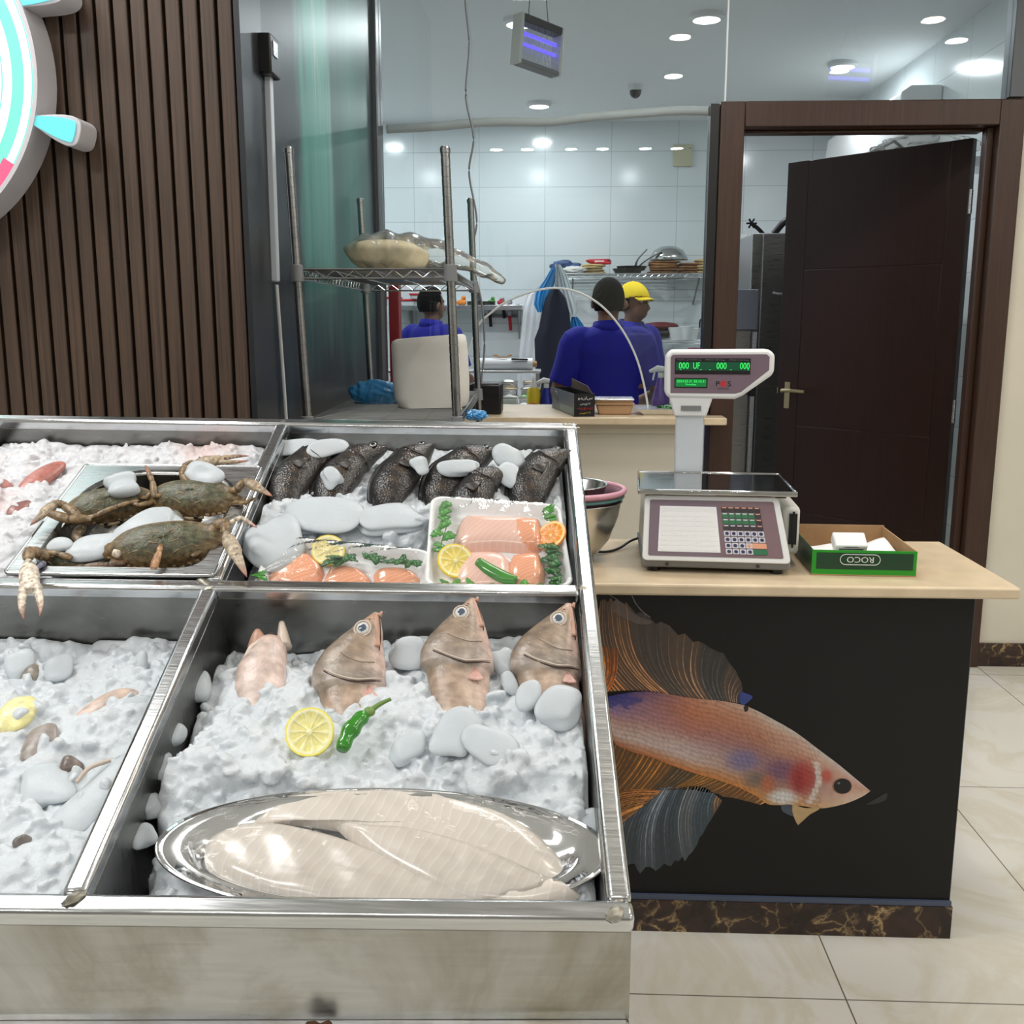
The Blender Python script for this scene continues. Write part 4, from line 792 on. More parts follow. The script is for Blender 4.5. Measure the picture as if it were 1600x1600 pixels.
def parsley(label, f, path, h, nl, size, mat='parsley', seed=0):
    r = np.random.default_rng(seed); P = cr([f(s, q, h) for s, q in path], 8); t = T('parsley_sprig', label, 'herb', D(*P[0])); m = M(); m.x = XD; m.tube(P, .0011, 6); mk('stem', m, MT['pepper_stem'], t); m = M(); m.x = XD
    for k in range(nl):
        c = P[int((k+.5)/nl*(len(P)-1))]+np.array([*r.normal(0, size*.35, 2), r.uniform(0, .005)]); a0 = r.uniform(0, 6.28); tx = r.normal(0, .3, 2); pts = []
        for j in range(21):
            a = a0+j/21*2*np.pi; q = size*(.62+.38*abs(math.cos((a-a0)*1.5)))*(1-.16*(j % 2)); d = np.array([q*math.cos(a), q*math.sin(a), 0]); d[2] = d[0]*tx[0]+d[1]*tx[1]; pts.append(c+d)
        m.add(np.vstack([pts, [c+np.array([0, 0, .002])]]), [(j, (j+1) % 21, 21) for j in range(21)])
    mk('leaves', m, MT[mat], t, solid=.0006); return t
parsley('parsley sprig down the left side of the right foam tray', tB, [(.10, .08), (.13, .3), (.10, .5), (.08, .68)], .0, 9, .0135, seed=1)
parsley('parsley leaf tuft at the back right corner of the right foam tray', tB, [(.90, .08), (.92, .2)], .002, 4, .012, seed=2)
parsley('dark parsley bunch at the front right of the right foam tray', tB, [(.87, .5), (.90, .65), (.89, .8), (.86, .95)], .0, 14, .0125, 'parsley_dark', 3)
parsley('parsley strands at the front edge of the right foam tray', tB, [(.12, .95), (.3, .97), (.62, .97), (.8, .96)], -.004, 7, .010, seed=4)
parsley('dark wet herb bunch in the middle of the left salmon tray', tA, [(.40, .42), (.47, .36), (.54, .34)], .002, 13, .012, 'parsley_dark', 5)
parsley('herb strands at the back right of the left salmon tray', tA, [(.6, .28), (.75, .34), (.95, .36)], .0, 10, .010, 'parsley_dark', 6)
parsley('parsley tip outside the left corner of the left salmon tray', quad([Duv(396, 890, -.03), Duv(420, 890, -.03), Duv(420, 915, -.04), Duv(396, 915, -.04)]), [(.1, .5), (.8, .5)], .0, 3, .010, seed=7)
# ================================================================ THE COUNTER WITH THE PRINTED FISH, SCALE, BOX, BOWL
CY = 2.345; CX0, CX1 = -.20, .974; CT = .90
cn = T('counter', 'black fronted counter printed with a big orange and purple fish, beside the display case', 'counter', (.4, 2.55, 0))
MT['panel'] = pm('matt_black_print_panel', (19, 19, 19), .45, spec=.3); MT['cside'] = pm('counter_side', (200, 192, 176), .5)
m = M(); m.box((CX0, CY, .085), (CX1, CY+.012, CT-.028)); mk('front_panel', m, MT['panel'], cn, label='black printed front panel')
m = M(); m.box((CX0, CY+.012, .085), (CX1-.002, 2.80, CT-.03)); mk('body', m, MT['cside'], cn)
m = M(); m.box((CX1-.002, CY+.001, .085), (CX1+.002, 2.80, CT-.028)); mk('corner_strip', m, MT['frame_grey'], cn)
m = M(); m.box((CX0, CY-.010, 0), (CX1+.006, 2.80, .085)); mk('marble_skirting', m, MT['marble'], cn, label='dark brown marble skirting')
m = M(); m.box((CX0, CY-.008, .0855), (CX1+.003, CY, .098)); mk('edge_tape', m, pm('blue_grey_tape', (72, 82, 104), .45), cn)
m = M(); m.box((.20, CY-.0108, .002), (.2025, CY-.0095, .083)); m.box((.39, CY-.0108, .002), (.392, CY-.0095, .083)); mk('skirting_joint', m, MT['dark_grey'], cn)
m = M(); m.box((CX0, CY-.035, CT-.028), (1.062, 2.815, CT)); mk('worktop', m, MT['stone'], None, 'beige stone worktop on the printed counter under the weighing scale', 'worktop', bevel=.006)
# the printed fish: flat print on the panel
PN = -.0008
def cp_(x, y, k=0.): p = onY(x, y, CY); return np.array([p[0], CY-.0006-k*.00025, p[2]])
def crop(x, y): return (920+x*.3, 900+y*.3)      # reading frame of the print
MT['print'] = cm('glossy_print', .42, .10, 60); pr = T('fish_print', None, None, (.3, CY-.001, .5)); bpy.data.objects.remove(pr)
r3 = np.random.default_rng(5)
# dorsal and lower fins: fans of rays from base curve to outer edge
m = M()
def fan(base, edge, cols, n, k0, w, dark, ph=0., skew=1.):
    B = cr(base, 30); E = cr(edge, 30); Bq = B[np.linspace(0, len(B)-1, n).astype(int)]; Eq = E[(np.linspace(0, 1, n)**skew*(len(E)-1)).astype(int)]; prev = None; rows = []
    for i in range(n):
        b, e = Bq[i], Eq[i]; e = b+(e-b)*r3.uniform(.93, 1.04); d = e-b; nv = np.array([-d[1], d[0]])/ (np.linalg.norm(d)+1e-6)
        bend = ph*np.linalg.norm(d); rows.append([b+d*t+nv*bend*math.sin(math.pi*t)*(1-.3*t) for t in np.linspace(0, 1, 9)])
    rows = np.array(rows); G = np.array([[cp_(*crop(*q), k0) for q in row] for row in rows]); cc = []
    for i in range(n):
        f = i/(n-1); c = np.array(cols[int(f*(len(cols)-1)+.5)]); c2 = np.array(dark)
        for j in range(9): t = j/8; cc.append(np.array(lin(c2+(c-c2)*(.25+.25*math.sin(i*1.7)**2)*(1-.2*t))))
    m.grid(G, np.array(cc))
    for i in range(0, n):                                    # bright rays
        f = i/(n-1); c = np.array(cols[int(f*(len(cols)-1)+.5)])*r3.uniform(.85, 1.25); L = rows[i]; Q = np.array([cp_(*crop(*q), k0+1+.1*(i % 3)) for q in cr(L, 3)]); wd = w*r3.uniform(.4, 1.3); N = len(Q); V = []; C2 = []
        for a in range(N):
            d = Q[min(a+1, N-1)]-Q[max(a-1, 0)]; nv = unit(np.array([-d[2], 0, d[0]])); t = a/(N-1); ww = wd*(.35+.65*math.sin(math.pi*min(1, .15+t*.85)))*(1-.5*t); V += [Q[a]-nv*ww, Q[a]+nv*ww]; k = r3.uniform(.8, 1.1); C2 += [np.array(lin(np.clip(c*k*(1-.25*t), 0, 255)))]*2
        m.add(V, [(2*a, 2*a+1, 2*a+3, 2*a+2) for a in range(N-1)], np.array(C2))
fan([(-60, 640), (120, 600), (330, 600), (520, 640), (700, 650), (800, 665)], [(-60, 250), (60, 150), (140, 120), (330, 225), (540, 320), (700, 405), (790, 545), (805, 650)], [(150, 84, 40), (226, 138, 62), (232, 150, 84), (150, 110, 84), (196, 140, 96), (120, 104, 92), (170, 132, 104), (92, 92, 92), (150, 120, 100), (60, 78, 120)], 46, 0, .0021, (38, 33, 30), -.16, 1.5)
fan([(60, 760), (250, 880), (450, 940), (640, 990), (800, 1050), (920, 1170)], [(-40, 1230), (60, 1130), (160, 1200), (330, 1150), (480, 1110), (720, 1150), (890, 1190)], [(150, 92, 40), (176, 112, 48), (214, 138, 56), (120, 92, 60), (232, 156, 64), (222, 140, 60), (236, 160, 80)], 40, 0, .0020, (50, 40, 30), -.05)
fan([(260, 1130), (380, 1105), (470, 1095), (600, 1100), (690, 1165)], [(60, 1480), (200, 1510), (310, 1545), (420, 1510), (520, 1460), (600, 1330), (690, 1180)], [(90, 70, 50), (92, 104, 116), (142, 154, 168), (84, 98, 110), (150, 158, 166), (92, 112, 128), (206, 148, 98)], 34, 0, .0019, (46, 52, 57), .12)
fan([(380, 1120), (300, 1180), (240, 1230)], [(20, 1160), (30, 1300), (60, 1440)], [(206, 130, 60), (226, 150, 76), (160, 108, 60)], 18, 1, .0018, (60, 46, 36), .08)
fan([(-40, 640), (20, 620), (90, 610)], [(-60, 330), (30, 345), (150, 385)], [(196, 112, 50), (232, 142, 60), (214, 122, 56)], 14, 2, .003, (70, 42, 28), .12)
# tail tips and stray threads
for a, b, c in [((65, 45), (100, 90), (150, 125)), ((222, 98), (250, 150), (300, 205)), ((235, 130), (270, 175), (320, 215))]:
    Q = np.array([cp_(*crop(*q), 2) for q in cr([a, b, c], 6)]); m.tube(Q, .0011, 4, (0, 1, 0), lin((120, 118, 126)))
def blob2(pts, col, k, n=5): P = cr(list(pts)+[pts[0]], n)[:-1]; m.poly([cp_(*crop(*q), k) for q in P], lin(col))
blob2([(110, 170), (140, 125), (190, 150), (240, 200), (330, 240), (260, 250), (150, 200)], (96, 84, 80), 1)
blob2([(790, 600), (850, 625), (835, 650), (800, 672), (785, 640)], (52, 70, 140), 3)
# body: a fine grid so every scale can take its colour
top = cr([(60, 640), (150, 615), (290, 600), (420, 615), (540, 635), (700, 650), (830, 680), (960, 745), (1080, 815), (1200, 905), (1300, 980), (1390, 1055), (1465, 1118)], 24)
bot = cr([(60, 690), (120, 850), (200, 905), (330, 945), (480, 1003), (640, 1052), (760, 1092), (860, 1138), (930, 1185), (1000, 1192), (1100, 1195), (1210, 1208), (1330, 1185), (1420, 1148), (1465, 1118)], 24)
NA, NB = 150, 60; A = top[np.linspace(0, len(top)-1, NA).astype(int)]; Bb = bot[np.linspace(0, len(bot)-1, NA).astype(int)]
G = np.zeros((NA, NB, 2)); 
for j in range(NB): G[:, j] = A+(Bb-A)*(j/(NB-1))
def bodycol(x, y, f, s):
    """f 0 back .. 1 belly, s 0 tail .. 1 snout"""
    stops = lambda xs, cs: np.array([np.interp(f, xs, [c[k] for c in cs]) for k in range(3)])
    tail = stops([0, .18, .4, .55, .8, 1], [(48, 46, 140), (120, 104, 170), (176, 140, 172), (206, 160, 150), (226, 200, 190), (190, 110, 70)])
    mid = stops([0, .2, .45, .65, .82, 1], [(208, 136, 104), (206, 126, 90), (196, 130, 120), (214, 186, 182), (222, 196, 190), (214, 126, 60)])
    fro = stops([0, .12, .3, .55, .8, 1], [(226, 214, 204), (218, 172, 146), (196, 134, 106), (160, 120, 130), (176, 130, 110), (222, 150, 74)])
    head = stops([0, .2, .5, .8, 1], [(226, 214, 208), (224, 180, 164), (222, 170, 150), (232, 196, 176), (236, 206, 182)])
    w = [np.clip(1-abs(s-c)/d, 0, 1) for c, d in ((0., .34), (.34, .3), (.62, .3), (1., .34))]; w = np.array(w)/max(sum(w), 1e-6)
    c = tail*w[0]+mid*w[1]+fro*w[2]+head*w[3]
    if s < .13+.03*math.sin(y*.09) and f < .26+.05*math.sin(x*.07): c = c*.4+np.array((56, 56, 140))*.6
    def bl(cx, cy, rx, ry, col, a=1.):
        nonlocal c
        q = ((x-cx)/rx)**2+((y-cy)/ry)**2; k = a*math.exp(-1.3*q*q); c = c*(1-k)+np.array(col)*k
    bl(800, 960, 90, 60, (126, 120, 176), .7); bl(870, 1060, 70, 45, (120, 108, 100), .7); bl(1010, 1010, 90, 60, (128, 84, 120), .7)
    bl(1010, 1150, 90, 46, (236, 232, 232)); bl(930, 1080, 40, 50, (212, 110, 70), .7); bl(1110, 1050, 78, 92, (184, 66, 62)); bl(1090, 1060, 26, 60, (150, 40, 44), .6); bl(1235, 1040, 34, 36, (206, 84, 70), .8); bl(1040, 880, 120, 50, (216, 168, 150), .5)
    q = abs(x-(1185-.0012*(y-1030)**2+.0)); 
    if 965 < y < 1185 and abs(x-(1195-((y-1040)/150)**2*60)) < 15: c = np.array((232, 214, 206))
    if s < .82:                                              # overlapping scales
        gx, gy = (x+6*math.sin(y*.05)+4*math.sin(x*.043))/27.+.35*(y/30.), (y+5*math.sin(x*.031)-.30*x)/24.; row = math.floor(gy); u = gx+.5*(row % 2); du, dv = u-math.floor(u)-.5, gy-row-.5
        rr = (du*1.0)**2+(dv)**2; c = c*(1.05-.24*np.clip((rr-.10)*3.2, 0, 1))
    return np.clip(c*.9, 0, 255)
C = np.array([[lin(bodycol(G[i, j, 0], G[i, j, 1], j/(NB-1), np.clip((G[i, j, 0]-60)/1400, 0, 1))) for j in range(NB)] for i in range(NA)])
P3 = np.array([[cp_(*crop(*G[i, j]), 6) for j in range(NB)] for i in range(NA)]); m.grid(P3, C.reshape(-1, 3))
blob2([(1000, 1190), (1060, 1192), (1075, 1250), (1010, 1225)], (70, 78, 92), 7); blob2([(1060, 1185), (1120, 1205), (1200, 1208), (1150, 1240), (1105, 1280), (1085, 1290), (1060, 1230)], (190, 160, 116), 8)
blob2([(805, 678), (825, 672), (830, 695), (812, 705)], (30, 24, 30), 8)
blob2([(1318+52*math.cos(a), 1092+41*math.sin(a)) for a in np.linspace(0, 6.28, 13)[:-1]], (150, 104, 80), 8); blob2([(1320+46*math.cos(a), 1092+39*math.sin(a)) for a in np.linspace(0, 6.28, 13)[:-1]], (16, 14, 14), 9)
blob2([(1300+7*math.cos(a), 1076+6*math.sin(a)) for a in np.linspace(0, 6.28, 9)[:-1]], (120, 116, 116), 10); blob2([(1440, 1190), (1500, 1155), (1550, 1130), (1545, 1165), (1490, 1185)], (40, 42, 44), 2)
mk('fish_print', m, MT['print'], cn, label='printed orange, white and purple fighting fish swimming right', ang=180)

# ---- label printing scale
MT['mauve'] = pm('mauve_fascia', (118, 100, 112), .4); MT['mauve2'] = pm('mauve_fascia_keys', (124, 98, 104), .4)
sl = T('weighing_scale', 'white label printing scale with a green lit display on a pole', 'scale', (.43, 2.58, CT))
SX = xf((.209, 2.425, CT), -.075)
def face(a, b, c, d): return lambda s, q, h=0.: ((np.array(a)*(1-s)+np.array(b)*s)*(1-q)+(np.array(d)*(1-s)+np.array(c)*s)*q)+np.array([0, -h, h*.25])
W = .352
ff = face((.004, .052, .182), (W-.030, .052, .182), (W, .0, .030), (0., .0, .030))      # slanting front face: s right, q down
def slab(m, f, pts, h0, h1):
    b = [f(s, q, h0) for s, q in pts]; t = [f(s, q, h1) for s, q in pts]; n = len(pts); m.add(b+t, [tuple(reversed(range(n))), tuple(range(n, 2*n))]+[(i, (i+1) % n, n+(i+1) % n, n+i) for i in range(n)])
def rr2(s0, q0, s1, q1, r=.02, n=5, asp=2.):
    P = []
    for cx, cy, a0 in ((s1-r, q1-r*asp, 0), (s0+r, q1-r*asp, 90), (s0+r, q0+r*asp, 180), (s1-r, q0+r*asp, 270)):
        for a in np.linspace(a0, a0+90, n): P.append((cx+r*math.cos(math.radians(a)), cy+r*asp*math.sin(math.radians(a))))
    return P[::-1]
m = M(); m.x = SX; m.hexa([(0, .004, .012), (W, .004, .012), (W+.01, .33, .012), (-.01, .33, .012)], [(.0, .0, .034), (W, .0, .034), (W+.012, .33, .034), (-.012, .33, .034)]); mk('base', m, MT['grey'], sl, bevel=.006)
m = M(); m.x = SX; m.hexa([(.004, .02, .034), (W-.002, .02, .034), (W+.008, .325, .034), (-.008, .325, .034)], [(.006, .058, .178), (W-.032, .058, .178), (W-.0, .31, .170), (-.004, .31, .170)]); mk('body', m, MT['offwhite'], sl, bevel=.008)
m = M(); m.x = SX; m.box((W-.01, .10, .03), (W+.032, .30, .150)); mk('printer_housing', m, MT['offwhite'], sl, bevel=.010)
m = M(); m.x = SX; m.box((W+.005, .092, .058), (W+.024, .101, .134)); m.box((W+.012, .0905, .05), (W+.017, .093, .140)); mk('label_slot', m, MT['black'], sl)
m = M(); m.x = SX; slab(m, ff, rr2(.0, .0, 1., 1., .035), -.012, .004); mk('front_bezel', m, MT['white_plastic'], sl, bevel=.002)
m = M(); m.x = SX; slab(m, ff, rr2(.04, .075, .955, .925, .012), .004, .0052); mk('front_plate', m, MT['mauve'], sl, label='mauve front plate')
m = M(); m.x = SX; slab(m, ff, rr2(.545, .082, .948, .918, .01), .0052, .0056); mk('key_plate', m, MT['mauve2'], sl)
m = M(); m.x = SX; slab(m, ff, [(.115, .17), (.53, .17), (.535, .86), (.105, .86)][::-1], .0055, .0062)
mk('preset_sheet', m, pm('preset_key_sheet', (240, 240, 242), .35, bump=.4, bscale=160), sl, label='white preset key sheet under clear plastic')
m = M(); m.x = SX
for i in range(8):
    for j in range(9): s0, q0 = .125+i*.0495, .185+j*.0735; slab(m, ff, rr2(s0, q0, s0+.044, q0+.066, .004, 2), .0062, .0068)
mk('preset_keys', m, MT['paper'], sl, kind=None)
MT['key_dark'] = pm('dark_key', (44, 34, 38), .4); MT['key_green'] = pm('green_key', (34, 110, 70), .4); MT['key_white'] = pm('white_key', (206, 206, 216), .4); MT['key_dot'] = pm('navy_key_mark', (40, 40, 84), .4); MT['key_orange'] = pm('orange_key', (224, 160, 130), .4)
for j in range(8):
    for i in range(6):
        if j >= 6 and i >= 4:
            if i == 4: 
                m = M(); m.x = SX; slab(m, ff, rr2(.755, .165+j*.0905, .755+.098, .165+j*.0905+.078, .004, 2), .0056, .0075); mk('key', m, MT['key_orange'] if j == 6 else MT['key_green'], sl)
            continue
        s0, q0 = .565+i*.0475, .165+j*.0905; s0 += .006*(j/7); m = M(); m.x = SX; slab(m, ff, rr2(s0, q0, s0+.043, q0+.078, .004, 2), .0056, .0075); mt = [MT['key_white'], MT['key_dot']]
        if j < 4: mt = [MT['key_green'] if j in (1, 2) and i < 5 else MT['key_dark'], MT['key_orange'] if i == 5 or j == 0 else MT['key_white']]
        if j == 6 and i == 3: mt = [MT['key_white'], MT['key_orange']]
        m.mi = 1
        if j >= 4: slab(m, ff, [(s0+.0215+.0135*math.cos(a), q0+.039+.026*math.sin(a)) for a in np.linspace(6.28, 0, 11)[:-1]], .0075, .008)
        else: slab(m, ff, [(s0+.006, q0+.006), (s0+.006, q0+.022), (s0+.037, q0+.022), (s0+.037, q0+.006)], .0075, .008)
        mk('key', m, mt, sl)
for s0 in (.17, .78):
    m = M(); m.x = SX; m.cyl((W*s0, .001, .022), (W*s0, -.0015, .022), .004); mk('screw', m, MT['dark_grey'], sl)
for a, b in ((.03, .03), (W-.03, .03), (.03, .29), (W-.03, .29)):
    m = M(); m.x = SX; m.cyl((a, b, 0), (a, b, .013), .014); mk('foot', m, MT['black'], sl)
m = M(); m.x = SX; m.box((.01, .06, .178), (W-.01, .30, .186)); mk('platter_support', m, MT['dark_grey'], sl)
MT['mirror'] = steel('mirror_platter_steel', .55, .07, (4, 4, 4), 0, .01)
m = M(); m.x = SX; m.box((-.014, .03, .190), (W+.012, .345, .196)); m.box((-.014, .03, .186), (W+.012, .036, .199)); m.box((-.014, .339, .188), (W+.012, .345, .199)); m.box((-.014, .036, .188), (-.008, .339, .199)); m.box((W+.006, .036, .188), (W+.012, .339, .199)); mk('platter', m, MT['mirror'], sl, bevel=.003)
m = M(); m.x = SX; m.box((.085, .352, .16), (.160, .385, .385)); m.box((.085, .335, .05), (.160, .385, .18)); mk('pole', m, pm('pale_grey_pole', (196, 203, 208), .35), sl, bevel=.006)
m = M(); m.x = SX; m.hexa([(.080, .345, .347), (.165, .345, .347), (.165, .392, .347), (.080, .392, .347)], [(.064, .338, .404), (.182, .338, .404), (.182, .396, .404), (.064, .396, .404)]); mk('neck', m, MT['white_plastic'], sl, bevel=.005)
m = M(); m.x = SX; m.box((.097, .3395, .363), (.150, .343, .376)); mk('label_recess', m, MT['grey'], sl)
# display head: outline like the photo's, cut off at the lower right
HO = np.array([.052, .335, .392]); 
def hd(s, z, h=0.): return HO+np.array([s, -.0-h+.0, z-.045*s*0])
out = [(.012, .004), (.0, .018), (.0, .115), (.014, .132), (.268, .134), (.284, .120), (.284, .074), (.276, .064), (.205, .012), (.185, .003)]
OC = cr(out+[out[0]], 4)[:-1]; OC = np.array(out)
def plate(m, pts, h0, h1): slab(m, lambda s, z, h: hd(s, z, h), [tuple(p) for p in pts], h0, h1)
c0 = np.array([.130, .072])
m = M(); m.x = SX; plate(m, OC[::1], -.05, 0.); head = mk('display_head', m, MT['white_plastic'], sl, bevel=.008)
ins_ = np.array([(.016, .018), (.014, .112), (.02, .119), (.262, .121), (.270, .114), (.270, .080), (.200, .022), (.185, .018)])
m = M(); m.x = SX; plate(m, ins_, .0, .0012); mk('head_plate', m, MT['mauve'], head, label='mauve display plate')
m = M(); m.x = SX; plate(m, [(.026, .068), (.026, .110), (.222, .110), (.222, .068)], .0012, .0022); mk('price_window', m, MT['black'], head, label='black price display window')
MT['lcd'] = em('lit_green_display_ground', (8, 96, 62), .35); MT['led'] = em('bright_green_digits', (60, 255, 110), 1.6); MT['lcd2'] = em('green_clock_ground', (10, 150, 70), .55)
m = M(); m.x = SX; plate(m, [(.028, .078), (.028, .100), (.220, .100), (.220, .078)], .0022, .0026); mk('green_screen', m, MT['lcd'], head)
m = M(); m.x = SX
XH = (1, 0, 0); ZH = (0, 0, 1)
for s, tx, w in ((.049, '000', .026), (.082, 'UF', .017), (.147, '000', .026), (.207, '000', .025)): text(m, tx, hd(s, .0905, .003), XH, ZH, .0165, w)
for s in (.039, .091, .115, .169, .214): m.box(tuple(hd(s, .0795, .0032)), tuple(hd(s+.005, .0805, .0026)))
mk('digits', m, MT['led'], head, label='glowing green digits 000 UF 000 000')
m = M(); m.x = SX
for s, w in ((.045, .03), (.078, .034), (.130, .05), (.192, .05)): text(m, 'PRICE/kg' if w > .04 else 'TARE kg', hd(s, .1052, .0028), XH, ZH, .004, w)
mk('caption', m, MT['grey'], head)
m = M(); m.x = SX; plate(m, [(.026, .032), (.026, .058), (.112, .058), (.112, .032)], .0012, .0022); mk('clock_window', m, MT['black'], head)
m = M(); m.x = SX; plate(m, [(.029, .035), (.029, .0555), (.109, .0555), (.109, .035)], .0022, .0026); mk('clock_screen', m, MT['lcd2'], head)
m = M(); m.x = SX; text(m, '2024.03.31 20:10:31', hd(.069, .0495, .003), XH, ZH, .006, .074); text(m, 'Sunday', hd(.069, .0405, .003), XH, ZH, .0065, .028); mk('clock_text', m, MT['led'], head, label='date and Sunday in green')
m = M(); m.x = SX; text(m, 'P', hd(.139, .0435, .0016), XH, ZH, .0135, .009); text(m, 'S', hd(.169, .0435, .0016), XH, ZH, .0135, .009); mk('logo_letters', m, MT['black'], head)
m = M(); m.x = SX; plate(m, [(.1535+.0085*math.cos(a)*(1-.25*max(0, math.sin(a))), .0435+.0095*math.sin(a)) for a in np.linspace(6.28, 0, 19)[:-1]], .0012, .0018); mk('logo_drop', m, pm('red_logo', (186, 50, 60), .4), head, label='red drop in the logo')
m = M(); m.x = SX; text(m, 'ONE POS', hd(.154, .0305, .0016), XH, ZH, .0045, .028); mk('logo_caption', m, MT['dark_grey'], head)
cb = cr([(.235, 2.70, CT+.03), (.20, 2.69, CT+.02), (.165, 2.66, CT+.005), (.12, 2.62, CT+.005), (.05, 2.66, CT+.005), (.0, 2.72, CT+.005)], 8)
m = M(); m.tube(cb, .0035, 8); mk('power_cable', m, MT['black'], None, 'black power cable curling from the scale across the worktop', 'cable')

# ---- green box with papers
bx = T('cardboard_box', 'open shallow green cardboard box on the right end of the counter', 'box', (.74, 2.53, CT))
BX = xf((.612, 2.412, CT+.0005), -.045); BW, BD, BH = .243, .30, .062; k = .003
MT['kraft'] = pm('kraft_card', (176, 142, 104), .75, nz=.08); MT['boxgreen'] = pm('bright_green_print', (34, 150, 36), .4); MT['boxdark'] = pm('dark_green_print', (20, 62, 38), .4)
m = M(); m.x = BX; m.box((0, 0, 0), (BW, BD, k)); mk('bottom', m, MT['kraft'], bx)
m = M(); m.x = BX; m.box((0, 0, k), (BW, k, BH)); fw_ = mk('front_wall', m, MT['boxgreen'], bx, label='green front wall')
m = M(); m.x = BX; m.box((.010, -.0006, .016), (BW-.008, .0001, BH-.006)); mk('dark_band', m, MT['boxdark'], fw_)
m = M(); m.x = BX; m.box((0, k, k), (k, BD-k, BH)); mk('side_wall', m, MT['boxdark'], bx, label='dark green side wall')
for nm, lo, hi in (('side_wall', (BW-k, k, k), (BW, BD-k, BH)), ('back_wall', (0, BD-k, k), (BW, BD, BH+.004))):
    m = M(); m.x = BX; m.box(lo, hi); mk(nm, m, MT['kraft'], bx)
MT['white_ink'] = pm('white_ink', (226, 230, 226), .5)
m = M(); m.x = BX; cx, cz = BW*.46, .040; pl = [(cx+sx*.034+.0125*math.cos(a), -.0012, cz+.0125*math.sin(a)) for sx, a0 in ((1, -90), (-1, 90)) for a in np.radians(np.linspace(a0, a0+180, 9))]
m.tube(pl, .0009, 5, (0, 1, 0), closed=True); text(m, 'ROCO', (cx, -.0012, cz), (-1, 0, 0), (0, 0, -1), .014, .062); mk('lettering', m, MT['white_ink'], fw_, label='upside-down white lettering ROCO in a rounded outline')
def sheetp(pts, label, seed=0):
    G = np.array(pts, float); m = M(); m.x = BX; m.grid(G); return mk('paper_sheet', m, MT['paper'], None, label, 'paper', 'papers in the green box', solid=.0006)
u_ = np.linspace(0, 1, 8)
sheetp([[(.015+.10*s, .03+.12*q, .030+.012*q+.004*math.sin(s*6+q*4)) for q in u_] for s in u_], 'white paper sheet at the left in the green box')
sheetp([[(.10+.12*s, .05+.13*q+.03*s, .028+.018*s+.006*math.sin(s*5+q*3)) for q in u_] for s in u_], 'white paper sheet curling up at the right in the green box')
m = M(); m.x = BX@xf((.062, .055, .040), .02, .55); m.box((0, 0, 0), (.078, .05, .028)); lp = mk('label_packet', m, MT['paper'], None, 'small white packet with a purple line lying on the papers in the green box', 'packet', bevel=.004)
m = M(); m.x = BX@xf((.062, .055, .040), .02, .55); m.box((.010, -.0006, .014), (.068, 0, .0185)); mk('printed_line', m, pm('purple_ink', (70, 60, 100), .5), lp)
m = M(); m.x = BX@xf((.062, .055, .040), .02, .55)
for z, w in ((.022, .04), (.0245, .028)): m.box((.039-w/2, -.0006, z), (.039+w/2, 0, z+.0012))
mk('printed_text', m, MT['grey'], lp)

# ---- bowls on the counter behind the case
MT['bowl'] = steel('bowl_steel', .6, .22, (3, 3, 3), .1)
bc = (.035, 2.56, CT)
t = T('mixing_bowl', 'big steel mixing bowl at the left end of the counter behind the display case', 'bowl', bc)
m = M(); m.lathe([(a*.88, b) for a, b in [(0, .002), (.055, .002), (.06, .0), (.075, .010), (.115, .055), (.140, .115), (.147, .150), (.152, .152), (.147, .154), (.143, .150), (.136, .115), (.11, .058), (.07, .014), (0, .010)]], bc, 48); mk('bowl', m, MT['bowl'], t, ang=180)
t = T('basin', 'pink rimmed dark basin resting in the steel mixing bowl', 'basin', (bc[0], bc[1], CT+.08))
m = M(); m.lathe([(a*.86, b) for a, b in [(.10, .08), (.132, .140), (.150, .166), (.160, .170), (.163, .176), (.158, .182), (.148, .178), (.13, .150), (.10, .10), (0, .09), (0, .08)]], bc, 48); mk('bowl', m, pm('mauve_basin', (120, 84, 96), .4), t, ang=180)
m = M(); m.tube([(bc[0]+.137*math.cos(a), bc[1]+.137*math.sin(a), CT+.180) for a in np.linspace(0, 6.283, 49)[:-1]], .007, 8, closed=True); mk('rim', m, pm('pink_plastic', (206, 150, 166), .35), t, ang=180)
m = M(); m.tube([(bc[0]+.134*math.cos(a), bc[1]+.134*math.sin(a), CT+.165) for a in np.linspace(0, 6.283, 49)[:-1]], .004, 8, closed=True); mk('seal', m, pm('teal_seal', (70, 120, 118), .4), t, ang=180)
t = T('steel_bowl', 'smaller steel bowl nested inside the pink rimmed basin', 'bowl', (bc[0]-.01, bc[1], CT+.10)); bq = (bc[0]-.012, bc[1], CT+.10)
m = M(); m.lathe([(a*.84, b) for a, b in [(0, 0), (.06, .002), (.10, .03), (.125, .092), (.130, .094), (.126, .096), (.121, .092), (.097, .034), (.058, .008), (0, .006)]], bq, 48); mk('bowl', m, MT['bowl'], t, ang=180)
